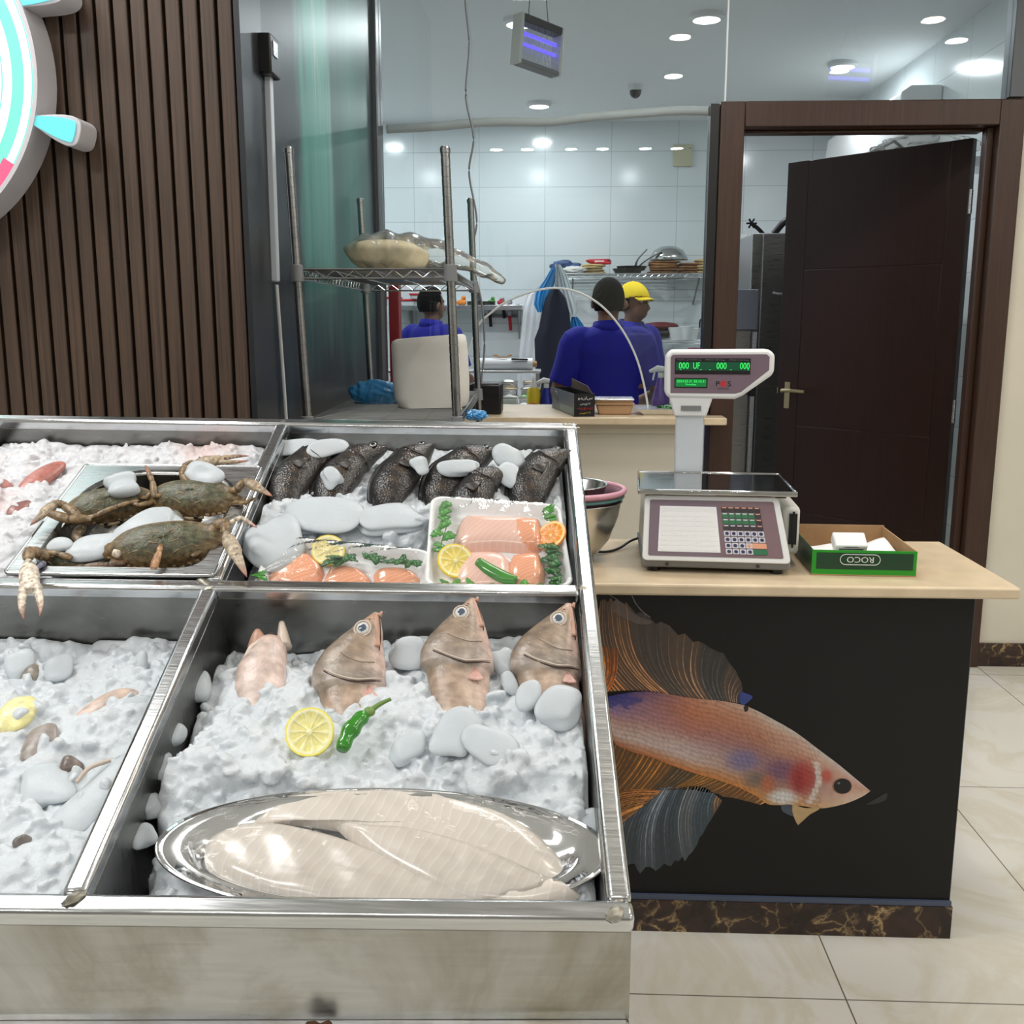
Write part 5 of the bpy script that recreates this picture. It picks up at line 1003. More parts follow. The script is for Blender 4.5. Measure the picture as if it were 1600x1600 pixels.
# ================================================================ CRABS IN THEIR PAN
MT['steel_well'] = steel('shaded_pan_steel', .22, .3, (3, 30, 3), .3)  # inside of the pan: same steel, its dark reflections put into the colour
ou0, ou1, ov0, ov1, on = -.915, -.592, .600, .955, .004
t = T('crab_pan', 'rectangular steel pan of crabs standing in the rear left tray', 'pan', D(-.755, .78, -.06))
def rrc(u0, u1, v0, v1, rf, rb, n=10):
    P = []
    for cu, cv, a0, r in ((u1-rb, v1-rb, 0, rb), (u0+rb, v1-rb, 90, rb), (u0+rf, v0+rf, 180, rf), (u1-rf, v0+rf, 270, rf)):
        for a in np.linspace(a0, a0+90, n): P.append((cu+r*math.cos(math.radians(a)), cv+r*math.sin(math.radians(a))))
    return np.array(P)
rings = [(rrc(ou0, ou1, ov0, ov1, .006, .006), on-.006), (rrc(ou0, ou1, ov0, ov1, .006, .006), on), (rrc(ou0+.028, ou1-.022, ov0+.018, ov1-.018, .04, .105), on), (rrc(ou0+.034, ou1-.028, ov0+.024, ov1-.026, .04, .10), on-.006), (rrc(ou0+.045, ou1-.038, ov0+.034, ov1-.038, .04, .09), on-.062), (rrc(ou0+.10, ou1-.10, ov0+.10, ov1-.10, .03, .05), on-.064)]
G = np.array([[(*q, h) for q in np.vstack([R, R[:1]])] for R, h in rings]); m = M(); m.x = XD; m.grid(G[:3]); mk('flange', m, MT['steel'], t, ang=25)
m = M(); m.x = XD; m.grid(G[2:]); m.add(G[-1][:-1], [tuple(range(40))]); mk('well', m, MT['steel_well'], t, solid=.0012, ang=30)
m = M(); m.x = XD; m.tube([(*q, on-.001) for q in rrc(ou0, ou1, ov0, ov1, .008, .008)], .003, 8, closed=True); mk('rolled_edge', m, MT['steel_rim'], t, ang=180)
MT['crab'] = cm('crab_shell', .34, .6, 130, .5, 300, spec=.6)
OL, TAN, CRM, RED = lin((80, 72, 50)), lin((126, 102, 70)), lin((206, 192, 170)), lin((150, 70, 48))
def crab(label, c, w, rz, rx, ry=0.):
    """shell of width w centred at c (display frame); local x sideways, -y the face, z the back"""
    t = T('crab', label, 'crab', D(c[0], c[1], c[2]-.02)); a = w/2
    X0 = XD@frame(c, (1, 0, 0), (0, 1, 0), (0, 0, 1))@xf((0, 0, 0), rz)@xf((0, 0, 0), 0, rx, ry); NT, NR = 72, 12; V, C = [], []
    def outl(th):
        x, y = math.cos(th), math.sin(th); r = a*abs(x)**.9*np.sign(x), (.50 if y > 0 else .44)*a*np.sign(y)*abs(y)**.85
        rad = 1.
        if y < .15: rad += .035*(1 if math.sin(th*26) > .2 else 0)
        if abs(x) > .975: rad += .10
        return np.array([r[0]*rad, r[1]*rad])
    for side in (1, -1):
        for k in range(NR+1):
            rho = k/NR
            for i in range(NT):
                th = 2*np.pi*i/NT; o = outl(th)*rho; z = (1-rho**2.4)**.7; zz = a*(.34 if side > 0 else -.26)*z
                if side > 0: zz += .012*a*math.sin(i*1.3)*math.sin(k*2.1)*(1-rho)+.03*a*math.exp(-((abs(o[0])/a-.35)/.12)**2)*(1-rho)
                V.append((o[0], o[1], zz)); f = sstep(.55, 1., np.array(rho)); g = .5+.5*math.sin(o[0]*160+3*math.sin(o[1]*190))*math.sin(o[1]*150)
                c0 = np.array(OL)*(1-g*.5)+np.array(lin((96, 110, 84)))*g*.5
                C.append(c0*(1-f)+np.array(TAN)*f if side > 0 else np.array(TAN)*f+np.array(lin((150, 132, 104)))*(1-f))
    n = (NR+1)*NT; Fc = []
    for sd, b in ((1, 0), (-1, n)):
        for k in range(NR):
            for i in range(NT):
                j = (i+1) % NT; q = (b+k*NT+i, b+(k+1)*NT+i, b+(k+1)*NT+j, b+k*NT+j); Fc.append(q if sd > 0 else q[::-1])
    m = M(); m.x = X0; m.add(V, Fc, C); mk('carapace', m, MT['crab'], t, ang=60)
    m = M(); m.x = X0                                         # teeth along the front edge and the pale ridges across the back
    for sx in (-1, 1):
        for j in range(8):
            th = -.10-j*.155; x, y = math.cos(th), math.sin(th); o = np.array([sx*a*abs(x)**.9, -.44*a*abs(y)**.85]); dr = unit(np.array([o[0], o[1]*1.6])); L = (.13 if j == 0 else .06)*a
            m.loft([(o[0]*.95, o[1]*.95, .02*a), (o[0]+dr[0]*L*.5, o[1]+dr[1]*L*.5, .02*a), (o[0]+dr[0]*L, o[1]+dr[1]*L, .015*a)], [.055*a, .035*a, .004*a], [.04*a, .025*a, .004*a], (0, 0, 1), 6, True, np.array(TAN)*1.15)
        for (x0, y0, x1, y1) in ((.10, -.12, .80, -.02), (.08, .10, .55, .16), (.15, -.30, .62, -.20)):
            P = [(sx*(x0+(x1-x0)*q)*a, (y0+(y1-y0)*q+.05*math.sin(q*3.1))*a, 0) for q in np.linspace(0, 1, 7)]; P = [(x, y, a*.335*max(.02, 1-((x/a)**2+(y/(.47*a))**2)**1.2)**.7+.004*a) for x, y, _ in P]; m.tube(P, .014*a, 6, (0, 0, 1), np.array(TAN)*1.1)
    mk('shell_teeth', m, MT['crab'], t, ang=60)
    # face: mouth plates, eyes on stalks, feelers
    m = M(); m.x = X0
    for sx in (-1, 1): m.loft(cr([(sx*.10*a, -.40*a, -.06*a), (sx*.13*a, -.44*a, -.16*a), (sx*.12*a, -.36*a, -.26*a)], 4), .09*a, .06*a, (0, 1, 0), 10, True, TAN)
    m.loft(cr([(-.3*a, -.42*a, -.05*a), (0, -.47*a, -.07*a), (.3*a, -.42*a, -.05*a)], 5), .05*a, .04*a, (0, 0, 1), 8, True, lin((170, 148, 112))); mk('face', m, MT['crab'], t, ang=60)
    for sx in (-1, 1):
        m = M(); m.x = X0; m.cyl((sx*.13*a, -.42*a, .0), (sx*.17*a, -.49*a, .03*a), .035*a, .03*a, 8, TAN); m.ball((sx*.175*a, -.50*a, .035*a), .048*a, 2, lin((20, 18, 16))); mk('eye', m, MT['crab'], t)
    return t, X0, a
def limb(t, pts, rads, nm='leg', tipcol=None, col=TAN, flat=.75, label=None, parent=None):
    """jointed limb through display-frame points, pinched at the joints"""
    m = M(); m.x = XD
    for k in range(len(pts)-1):
        A, B = np.asarray(pts[k]), np.asarray(pts[k+1]); r0, r1 = rads[k], rads[k+1]; last = k == len(pts)-2; q = np.linspace(0, 1, 7); P = [A+(B-A)*x+np.array([0, 0, .12*r0*math.sin(math.pi*x)]) for x in q]
        rr = np.array([r0+(r1-r0)*x for x in q])*np.array([.72, .98, 1.06, 1.04, 1., .95, .74 if not last else .5]); cc = [np.array(col)*(.85+.3*x)*(1-(x**2 if last and tipcol is not None else 0))+(np.array(tipcol)*x**2 if last and tipcol is not None else 0) for x in q]
        m.loft(P, rr, rr*flat, (0, 0, 1), 10, True, cc)
        if k: m.ball(A, rads[k]*.8, 1, np.array(col)*.8)
    return mk(nm, m, MT['crab'], parent or t, label, ang=60)
def claw(t, arm, rads, wrist, tip, w, open_, pale=.4, nm='claw', col=None):
    cl = limb(t, list(arm)+[wrist], list(rads)+[w*.5], nm)
    A, B = np.asarray(wrist), np.asarray(tip); L = np.linalg.norm(B-A); ax = (B-A)/L; sd = unit(np.cross([0, 0, 1], ax)); up = np.cross(ax, sd); base = np.array(TAN)*(1-pale)+np.array(CRM)*pale if col is None else np.array(col)
    m = M(); m.x = XD; P = [A+ax*L*q for q in (0, .08, .2, .34, .46, .54)]; m.loft(P, np.array([.3, .62, .95, 1., .92, .6])*w, np.array([.28, .5, .7, .72, .66, .4])*w, tuple(up), 12, True, [base*(.8+.4*q) for q in (0, .2, .4, .6, .8, .9)])
    for j in range(5): m.ball(A+ax*L*(.1+.09*j)+up*w*.55+sd*w*.3*(-1)**j, w*.13, 1, base*.7)
    mk('palm', m, MT['crab'], cl, ang=60)
    for sgn, nm2 in ((1, 'fixed_finger'), (-1, 'moving_finger')):
        q = np.linspace(0, 1, 9); off = [sgn*(w*.45+open_*w*math.sin(math.pi*min(1, x*.62+.08))-.35*open_*w*x) if open_ else sgn*w*.32*(1-x) for x in q]; P = [A+ax*L*(.47+.53*x)+sd*o for x, o in zip(q, off)]
        rr = w*np.array([.46, .44, .42, .38, .34, .29, .22, .14, .04]); cc = [base*(1-max(0, (x-.45)/.55)**1.1)+np.array(RED)*max(0, (x-.45)/.55)**1.1 if x < .9 else np.array(lin((70, 30, 28))) for x in q]
        m = M(); m.x = XD; m.loft(P, rr, rr*.8, tuple(up), 10, True, cc)
        for j in (2, 3, 4, 5): m.ball(P[j]-sd*sgn*rr[j]*.85, rr[j]*.35, 1, CRM)
        mk(nm2, m, MT['crab'], cl, ang=60)
    return cl
q3 = lambda x, y, n: Duv(x, y, n)
# right rear crab
tA_, _, a = crab('rear right crab in the pan, green back, between two ice chunks', q3(303, 780, .004), .160, -.06, .40)
claw(tA_, [q3(356, 772, .012), q3(372, 764, .026)], [.008, .009], q3(382, 750, .034), q3(426, 776, .030), .011, 0, .3)
claw(tA_, [q3(300, 765, .02), q3(286, 742, .032), q3(290, 728, .040)], [.008, .009, .008], q3(304, 722, .044), q3(389, 716, .046), .0125, .55, .35)
limb(tA_, [q3(268, 772, .012), q3(242, 776, .018), q3(238, 752, .030), q3(228, 728, .036)], [.006, .0065, .0055, .003], tipcol=lin((170, 110, 96)))
limb(tA_, [q3(360, 786, .004), q3(384, 786, .016), q3(398, 778, .014)], [.006, .005, .003]); limb(tA_, [q3(270, 800, -.004), q3(284, 815, -.004), q3(258, 826, .0)], [.009, .007, .002], col=lin((120, 118, 108)))
limb(tA_, [q3(240, 785, .004), q3(215, 790, .01), q3(205, 782, .01)], [.006, .005, .003])
# left rear crab
tB_, _, a = crab('rear left crab in the pan, tilted, claw over the left edge', q3(172, 790, -.004), .150, .42, .45)
claw(tB_, [q3(142, 812, .010), q3(106, 812, .018), q3(76, 802, .024)], [.009, .010, .008], q3(88, 785, .030), q3(47, 821, .022), .011, 0, .35)
limb(tB_, [q3(120, 815, .0), q3(150, 806, .008), q3(182, 792, .012), q3(216, 782, .012)], [.005, .006, .006, .004]); limb(tB_, [q3(125, 808, .014), q3(100, 790, .022), q3(80, 786, .026)], [.008, .009, .007]); limb(tB_, [q3(130, 822, -.006), q3(118, 838, -.006), q3(128, 850, -.008)], [.009, .009, .006], col=lin((108, 92, 70)))
limb(tB_, [q3(210, 776, .006), q3(228, 778, .010), q3(236, 770, .016)], [.006, .005, .004])
# front crab
tC_, _, a = crab('front crab in the pan, largest, leaning against the right edge', q3(260, 853, .004), .178, .22, .50)
claw(tC_, [q3(322, 845, .008), q3(338, 822, .022), q3(352, 818, .028)], [.011, .012, .010], q3(352, 832, .032), q3(386, 902, .026), .0125, 0, .5)
limb(tC_, [q3(240, 888, .016), q3(249, 862, .024), q3(252, 850, .022)], [.0075, .0055, .003], tipcol=lin((130, 84, 60)), col=lin((170, 126, 88)))
limb(tC_, [q3(354, 822, .020), q3(368, 812, .030), q3(378, 809, .030), q3(401, 824, .024)], [.005, .005, .0045, .002], col=CRM, tipcol=lin((170, 96, 100))); limb(tC_, [q3(350, 812, .016), q3(360, 808, .026), q3(366, 802, .026)], [.004, .0035, .002], col=lin((150, 140, 124)))
limb(tC_, [q3(195, 880, -.004), q3(168, 884, .0), q3(130, 886, .0), q3(112, 888, -.004)], [.008, .008, .006, .003], col=lin((96, 72, 52))); limb(tC_, [q3(190, 868, .006), q3(178, 862, .010)], [.010, .009], col=CRM)
limb(tC_, [q3(300, 870, .0), q3(318, 858, .004), q3(323, 852, .006)], [.006, .005, .003], tipcol=lin((90, 60, 50)))
# crab at the left front, its white claw hanging down over the cross bar
tD_, _, a = crab('crab at the left front of the pan, white claw hanging over the bar', q3(98, 876, -.014), .105, -.12, .40)
claw(tD_, [q3(76, 872, .004), q3(62, 866, .014), q3(46, 862, .024)], [.010, .012, .011], q3(44, 876, .030), q3(50, 966, .022), .0150, .50, .85, col=lin((214, 200, 182)))
limb(tD_, [q3(112, 872, .006), q3(92, 866, .010), q3(72, 862, .012)], [.006, .006, .004]); limb(tD_, [q3(68, 880, .006), q3(58, 886, .012), q3(54, 890, .014)], [.007, .006, .005], col=lin((120, 120, 140)))

# ================================================================ WIRE RACK BEHIND THE DISPLAY
RX = np.eye(4); yw = .026; RX[:3, 0] = (math.cos(yw), math.sin(yw), 0); RX[:3, 1] = (-math.sin(yw), math.cos(yw), 0); RX[:3, 2] = (-.0335, 0, 1); RX[:3, 3] = (-.636, 2.755, 0)
RW, RD = .407, 1.14
rk = T('wire_rack', 'chrome wire shelving rack standing behind the display case', 'shelving rack', (-.43, 3.3, 0))
for (x, y) in ((0, 0), (RW, 0), (0, RD), (RW, RD)):
    m = M(); m.x = RX; prof = []; z = .02
    while z < 1.925: prof += [(.0122, z), (.0122, z+.0215), (.0113, z+.022), (.0113, z+.0248)]; z += .0253
    m.lathe([(.0122, .02)]+prof[1:]+[(.0122, 1.925), (.0136, 1.926), (.0136, 1.938), (.011, 1.941), (0, 1.942)], (x, y, 0), 18); po = mk('post', m, MT['chrome'], rk, ang=30)
    m = M(); m.x = RX; m.lathe([(.012, 0), (.018, .002), (.018, .012), (.010, .02), (0, .02)], (x, y, 0), 16); mk('levelling_foot', m, MT['black'], po)
for z in (.30, 1.245, 1.645):
    m = M(); m.x = RX; a, b = .0, RW
    for zz, r in ((z-.012, .0032), (z-.036, .0030)):
        for p, q in (((0, 0), (RW, 0)), ((RW, 0), (RW, RD)), ((RW, RD), (0, RD)), ((0, RD), (0, 0))): m.tube([(p[0], p[1], zz), (q[0], q[1], zz)], r, 8)
    fr_ = mk('shelf', m, MT['chrome'], rk, label='wire shelf frame')
    for p, q, n in (((0, 0), (RW, 0), 14), ((RW, 0), (RW, RD), 38), ((0, RD), (RW, RD), 14), ((0, 0), (0, RD), 38)):
        m = M(); m.x = RX; m.tube([(p[0]+(q[0]-p[0])*(.05+.9*i/n), p[1]+(q[1]-p[1])*(.05+.9*i/n), z-(.014 if i % 2 else .034)) for i in range(n+1)], .0021, 6); mk('zigzag_truss', m, MT['chrome'], fr_)
    m = M(); m.x = RX
    for i in range(44): y = .02+(RD-.04)*i/43; m.tube([(0, y, z-.010), (RW, y, z-.010)], .0019, 6)
    for x in (.09, .2035, .317): m.tube([(x, 0, z-.014), (x, RD, z-.014)], .0028, 6)
    mk('wire_deck', m, MT['chrome'], fr_)
    for (x, y) in ((0, 0), (RW, 0), (0, RD), (RW, RD)):
        m = M(); m.x = RX; m.lathe([(.0124, -.044), (.0185, -.043), (.0168, -.002), (.0124, 0)], (x, y, z), 16); mk('collar', m, MT['grey'], fr_)
def rackp(x, y, z): return RX[:3, :3]@np.array([x, y, z])+RX[:3, 3]
# bag of flatbread on the top shelf with its loose end trailing off to the right
MT['bag'] = film('clear_bag', (.97, .98, .96), .12, .10, .6, 40, (1, 1, 1), 1.3); MT['bread'] = pm('pale_bread', (206, 192, 158), .7, nz=.15, nscale=40, bump=.3)
t = T('bread_bag', 'clear plastic bag of pale flatbread on the top rack shelf', 'bag', rackp(.2, .5, 1.64))
m = M(); c = rackp(.17, .50, 1.693); m.ball(c, (.125, .11, .048), 3, None, None, .06, .75); mk('flatbread', m, MT['bread'], t, ang=180)
m = M(); P = cr([onY(552, 402, 3.22), onY(566, 394, 3.22), onY(600, 390, 3.24), onY(640, 392, 3.25), onY(690, 399, 3.25), onY(725, 409, 3.25), onY(760, 424, 3.24), onY(786, 440, 3.22)], 7); k = np.linspace(0, 1, len(P)); hh = np.interp(k, [0, .08, .25, .5, .7, .85, 1], [.014, .040, .056, .050, .026, .022, .010]); hh = hh*(1+.10*np.sin(k*47)); P[:, 2] = np.maximum(P[:, 2], np.where(P[:, 0] < -.25, 1.638+hh*.95, P[:, 2]))
m.loft(P, hh*3.2*(1-.45*k), hh, (0, 0, 1), 22); mk('clear_bag', m, MT['bag'], t, ang=180)
# lower shelf: white bundle and crumpled blue bag
MT['cloth'] = pm('white_cloth', (214, 212, 206), .8, nz=.05, nscale=8, bump=.2, bscale=30)
cb_ = rackp(.300, .40, 1.2385)
t = T('bundle', 'white cloth wrapped bundle standing on the lower rack shelf', 'bundle', cb_)
m = M(); rows = []
for z, wl, wr, y0 in ((0, .085, .105, .0), (.006, .100, .112, .0), (.03, .112, .116, .0), (.08, .115, .117, .0), (.14, .116, .115, .0), (.19, .117, .112, .0), (.207, .114, .108, .0), (.213, .10, .098, .0)):
    ring = []
    for a in np.linspace(0, 2*np.pi, 41)[:-1]:
        cx, sy = math.cos(a), math.sin(a); x = np.sign(cx)*abs(cx)**.45*(wr if cx > 0 else wl); y = np.sign(sy)*abs(sy)**.6*.075; ring.append((cb_[0]+x-.012*(z-.1), cb_[1]+y+.002*math.sin(a*7+z*50), cb_[2]+z+.10*x*(1 if z > .19 else .3)*.8))
    rows.append(ring)
G = np.array([r+[r[0]] for r in rows]); m.grid(G); m.add(np.array(rows[-1]), [tuple(range(40))]); m.add(np.array(rows[0]), [tuple(reversed(range(40)))]); mk('wrap', m, MT['cloth'], t, ang=180)
m = M(); s0 = cb_+np.array([.085, -.077, .02]); m.loft(cr([s0+np.array([0, 0, .05]), s0+np.array([.004, -.004, -.002]), s0+np.array([.012, -.006, -.05]), s0+np.array([.018, -.004, -.085])], 6), .010, .002, (0, 1, 0), 8); mk('loose_strap', m, MT['cloth'], t, ang=180)
def crumple(m, c, r, seed, sub=4, amp=.22):
    V, Fc = ico(sub); V = V.copy(); q = np.random.default_rng(seed)
    for f in (2, 4, 7, 11): d = unit(q.normal(size=3)); e = unit(q.normal(size=3)); V = V*(1+amp/f**.7*np.sin(V@d*f*1.7+3*np.sin(V@e*f)))[:, None]
    return m.add(V*np.asarray(r)+np.asarray(c), Fc)
MT['bluebag'] = pm('crumpled_blue_plastic', (60, 140, 200), .3)
m = M(); c = rackp(.115, .55, 1.272); crumple(m, c, (.085, .07, .040), 3, 4, .12); mk('blue_bag', m, MT['bluebag'], None, 'crumpled blue plastic bag lying left of the white bundle on the lower rack shelf', 'bag', ang=180)
m = M(); c = onY(742, 648, 3.2); crumple(m, (c[0], 3.2, c[2]-.002), (.036, .05, .016), 5); mk('glove', m, MT['bluebag'], None, 'crumpled blue glove hanging under the strap of the white bundle', 'glove', ang=180)
for z in (.30,):
    m = M(); c = rackp(.2, .5, z+.11); m.box(tuple(c-np.array([.15, .2, .115])), tuple(c+np.array([.15, .2, .10]))); mk('carton', m, MT['kraft'], None, 'brown carton on the lowest rack shelf behind the display', 'carton', bevel=.004)

# ================================================================ LIT WHEEL SIGN, TRUNKING, CABLES
SY = 2.452; sc = onY(-204, 110, SY); mm = 2.46/F*1.02; R = float(np.linalg.norm(onY(59, 110, SY)-sc))
t = T('wheel_sign', "round illuminated ship's wheel sign on the slatted wall", 'sign', (sc[0], 2.5, sc[2]-R))
MT['signside'] = pm('grey_sign_return', (206, 204, 210), .45); MT['signwhite'] = em('lit_white_acrylic', (238, 255, 255), 2.0); MT['signteal'] = em('lit_teal_acrylic', (130, 236, 216), 1.2); MT['signcyan'] = em('lit_cyan_acrylic', (110, 226, 232), 1.35); MT['signpink'] = em('lit_pink_acrylic', (240, 100, 140), 1.3)
def ringp(r, y, a0=0., a1=2*math.pi, n=97): return [np.array([sc[0]+r*math.cos(a), y, sc[2]+r*math.sin(a)]) for a in np.linspace(a0, a1, n)]
def annulus(m, r0, r1, y0, y1, a0=0., a1=2*math.pi, n=97):
    G = np.array([ringp(r, y, a0, a1, n) for r, y in ((r0, y1), (r0, y0), (r1, y0), (r1, y1))]); m.grid(G)
m = M(); annulus(m, R*.975, R, SY-.004, WY-.018); annulus(m, 0.001, R*.98, WY-.021, WY-.0185); mk('return', m, MT['signside'], t, ang=50)
m = M(); annulus(m, .001, R*.975, SY, SY+.006); mk('face', m, MT['signwhite'], t, label='glowing white face')
m = M(); annulus(m, R*(1-40/263), R*(1-22/263), SY-.002, SY+.001); mk('teal_band', m, MT['signteal'], t, label='teal band')
for f in (8, 55, 90): m = M(); annulus(m, R*(1-(f+1.5)/263), R*(1-f/263), SY-.0015, SY+.001); mk('teal_line', m, MT['signteal'], t)
m = M(); annulus(m, R*(1-26/263), R*(1-6/263), SY-.0025, SY+.001, math.radians(-64), math.radians(-33), 30); mk('pink_arc', m, MT['signpink'], t, label='pink arc')
for deg in (-16.5, 21.5, 59, 98, 136, 174, 213, 252, 288):
    a = math.radians(deg); d = np.array([math.cos(a), 0, math.sin(a)]); n_ = np.array([-math.sin(a), 0, math.cos(a)])
    prof = [(R*.985, .012), (R*1.03, .017), (R*1.10, .026), (R*1.16, .032), (R*1.21, .034), (R*1.25, .028), (R*1.268, .014)]
    up_ = [(r, w) for r, w in prof]; ol = [sc+d*r+n_*w for r, w in prof]+[sc+d*r-n_*w for r, w in reversed(prof)]; ol = [np.array([p[0], SY+.004, p[2]]) for p in cr(ol, 4)]
    m = M(); m.prism(ol, (0, WY-.019-SY-.004, 0)); h_ = mk('handle', m, MT['signside'], t, bevel=.002)
    inn = [sc+d*(r-.006)+n_*w*.72 for r, w in prof[:-1]]+[sc+d*(r-.006)-n_*w*.72 for r, w in reversed(prof[:-1])]; inn = [np.array([p[0], SY+.0005, p[2]]) for p in cr(inn, 4)]
    m = M(); m.prism(inn, (0, .003, 0)); mk('lit_face', m, MT['signcyan'], h_)
# trunking and sensor on the side wall
MT['trunk'] = pm('grey_pvc_trunking', (196, 204, 212), .5)
p0, p1 = onX(412, 112, -.757), onX(424, 440, -.757)
t = T('cable_trunking', 'grey plastic cable trunking running down the dark panel left of the rack', 'trunking', p1)
m = M(); m.bar(np.array([-.7455, p0[1], p0[2]]), np.array([-.7455, p1[1], p1[2]]), .026, .018, (1, 0, 0)); mk('channel', m, MT['trunk'], t, bevel=.003)
pa, pb, pc_ = onX(427, 445, -.757), onX(434, 540, -.757), onX(441, 655, -.757)
m = M(); Pc = cr([(-.748, pa[1], pa[2]), (-.748, pb[1], pb[2]), (-.746, pc_[1], pc_[2]), (-.746, pc_[1]+.03, .8), (-.746, pc_[1]+.03, .02)], 10); m.tube(Pc, .0048, 8); mk('white_cable', m, MT['white_plastic'], None, 'white cable dropping from the trunking down behind the display', 'cable')
t = T('sensor_box', 'small black box at the top of the grey trunking', 'junction box', (-.74, 2.72, 2.13)); q0 = onX(398, 110, -.757); q1 = onX(398, 48, -.757)
m = M(); m.box((-.7565, p0[1]-.055, q0[2]), (-.722, p0[1]+.035, q1[2])); mk('housing', m, MT['black'], t, bevel=.005)
m = M(); m.box((-.7225, p0[1]-.035, q1[2]-.05), (-.7195, p0[1]+.005, q1[2]-.015)); mk('clip', m, MT['steel'], t)
cpts = [(726, -60), (727, 0), (733, 70), (728, 150), (740, 215), (733, 270), (745, 345), (736, 400), (752, 470), (757, 540), (752, 600), (756, 632)]
m = M(); m.tube(cr([onY(x, y, 4.37) for x, y in cpts], 8), .0042, 8); mk('hanging_cable', m, MT['grey'], None, 'thin grey cable hanging in waves in front of the glass', 'cable')
# ================================================================ ON THE SERVING COUNTER
PT = 1.105
def P_(x, y, Y): return onY(x, y, Y)
t = T('printed_carton', 'long open black cardboard carton with white, red and yellow lettering on the serving counter', 'carton', (.03, 4.5, PT))
KX = np.eye(4); e0 = np.array([.072, 4.275, PT+.0005]); e1 = np.array([-.022, 4.74, PT+.0005]); ky = unit(e1-e0); kx = np.array([ky[1], -ky[0], 0.]); KX = frame(e0, kx, ky, (0, 0, 1)); KL = float(np.linalg.norm(e1-e0)); KW, KH = .088, .094
MT['carton_black'] = pm('black_printed_card', (20, 19, 24), .35); MT['carton_in'] = pm('grey_brown_card', (128, 112, 102), .8)
for nm, lo, hi in (('bottom', (0, 0, 0), (KW, KL, .002)), ('end_wall', (0, 0, .002), (KW, .002, KH)), ('end_wall', (0, KL-.002, .002), (KW, KL, KH)), ('long_wall', (0, .002, .002), (.002, KL-.002, KH)), ('long_wall', (KW-.002, .002, .002), (KW, KL-.002, KH))):
    m = M(); m.x = KX; m.box(lo, hi); mk(nm, m, MT['carton_black'], t)
m = M(); m.x = KX; m.hexa([(KW-.004, .03, KH-.002), (KW-.002, .03, KH-.002), (KW-.002, KL-.03, KH-.002), (KW-.004, KL-.03, KH-.002)], [(KW-.022, .05, KH+.03), (KW-.020, .05, KH+.03), (KW-.020, KL-.12, KH+.045), (KW-.022, KL-.12, KH+.045)]); mk('raised_flap', m, MT['carton_in'], t, label='raised grey brown inner flap')
m = M(); m.x = KX; m.box((.0025, .004, .003), (KW-.0025, KL-.004, .05)); mk('contents', m, MT['carton_in'], t)
for tx, z, h, w, c in (('\u0633\u0627\u0646\u062f\u0648', .076, .015, .062, (240, 240, 240)), ('\u0643\u064a\u0633', .052, .013, .042, (235, 235, 235)), ('\u0644\u0644\u062a\u063a\u0644\u064a\u0641', .033, .013, .066, (214, 40, 40)), ('\u0663\u0660 \u0643\u064a\u0633', .014, .010, .046, (236, 206, 50))):
    m = M(); m.x = KX
    text(m, tx[::-1], (KW*.53, -.0008, z), (1, 0, 0), (0, 0, 1), h, w)
    mk('lettering', m, pm('carton_ink', c, .5), t)
m = M(); m.x = KX; cc = np.array([-.0008, KL*.80, .058]); m.tube([cc+np.array([0, .030*math.cos(a), .022*math.sin(a)]) for a in np.linspace(0, 6.283, 25)[:-1]], .003, 5, (1, 0, 0), closed=True); m.tube([cc+np.array([0, .016*math.cos(a), .012*math.sin(a)]) for a in np.linspace(0, 6.283, 17)[:-1]], .002, 5, (1, 0, 0), closed=True); mk('round_emblem', m, MT['grey'], t)
m = M(); m.x = KX; m.box((-.0006, .02, .006), (0, KL*.62, .034)); mk('pale_band', m, pm('carton_pale_green', (96, 112, 92), .4), t)
# two takeaway containers stacked
MT['foil'] = steel('aluminium_foil', .78, .32, (30, 30, 30), 0, .5)
c = P_(961, 634, 4.36)
MT['card_lid'] = pm('brown_card_tub', (184, 148, 112), .6, nz=.06)
t = T('food_tub', 'brown card food tub with a silver foil lid on the serving counter', 'food tub', (c[0], 4.43, PT))
m = M(); a, b = .078, .062; m.hexa([(c[0]-a*.86, 4.43-b*.86, PT), (c[0]+a*.86, 4.43-b*.86, PT), (c[0]+a*.86, 4.43+b*.86, PT), (c[0]-a*.86, 4.43+b*.86, PT)], [(c[0]-a, 4.43-b, PT+.042), (c[0]+a, 4.43-b, PT+.042), (c[0]+a, 4.43+b, PT+.042), (c[0]-a, 4.43+b, PT+.042)]); mk('tub', m, MT['card_lid'], t, bevel=.006)
m = M(); m.box((c[0]-a-.006, 4.43-b-.006, PT+.0425), (c[0]+a+.006, 4.43+b+.006, PT+.049)); mk('rim', m, MT['card_lid'], t, bevel=.003)
t = T('food_tub', 'upper foil topped tub stacked on the brown card tub', 'food tub', (c[0]-.006, 4.43, PT+.0495)); c2 = c[0]-.006
m = M(); m.box((c2-a, 4.43-b, PT+.0495), (c2+a, 4.43+b, PT+.060)); mk('tub', m, MT['card_lid'], t, bevel=.003)
m = M(); m.box((c2-a-.008, 4.43-b-.008, PT+.0605), (c2+a+.010, 4.43+b+.008, PT+.069)); mk('foil_lid', m, MT['foil'], t, bevel=.004)
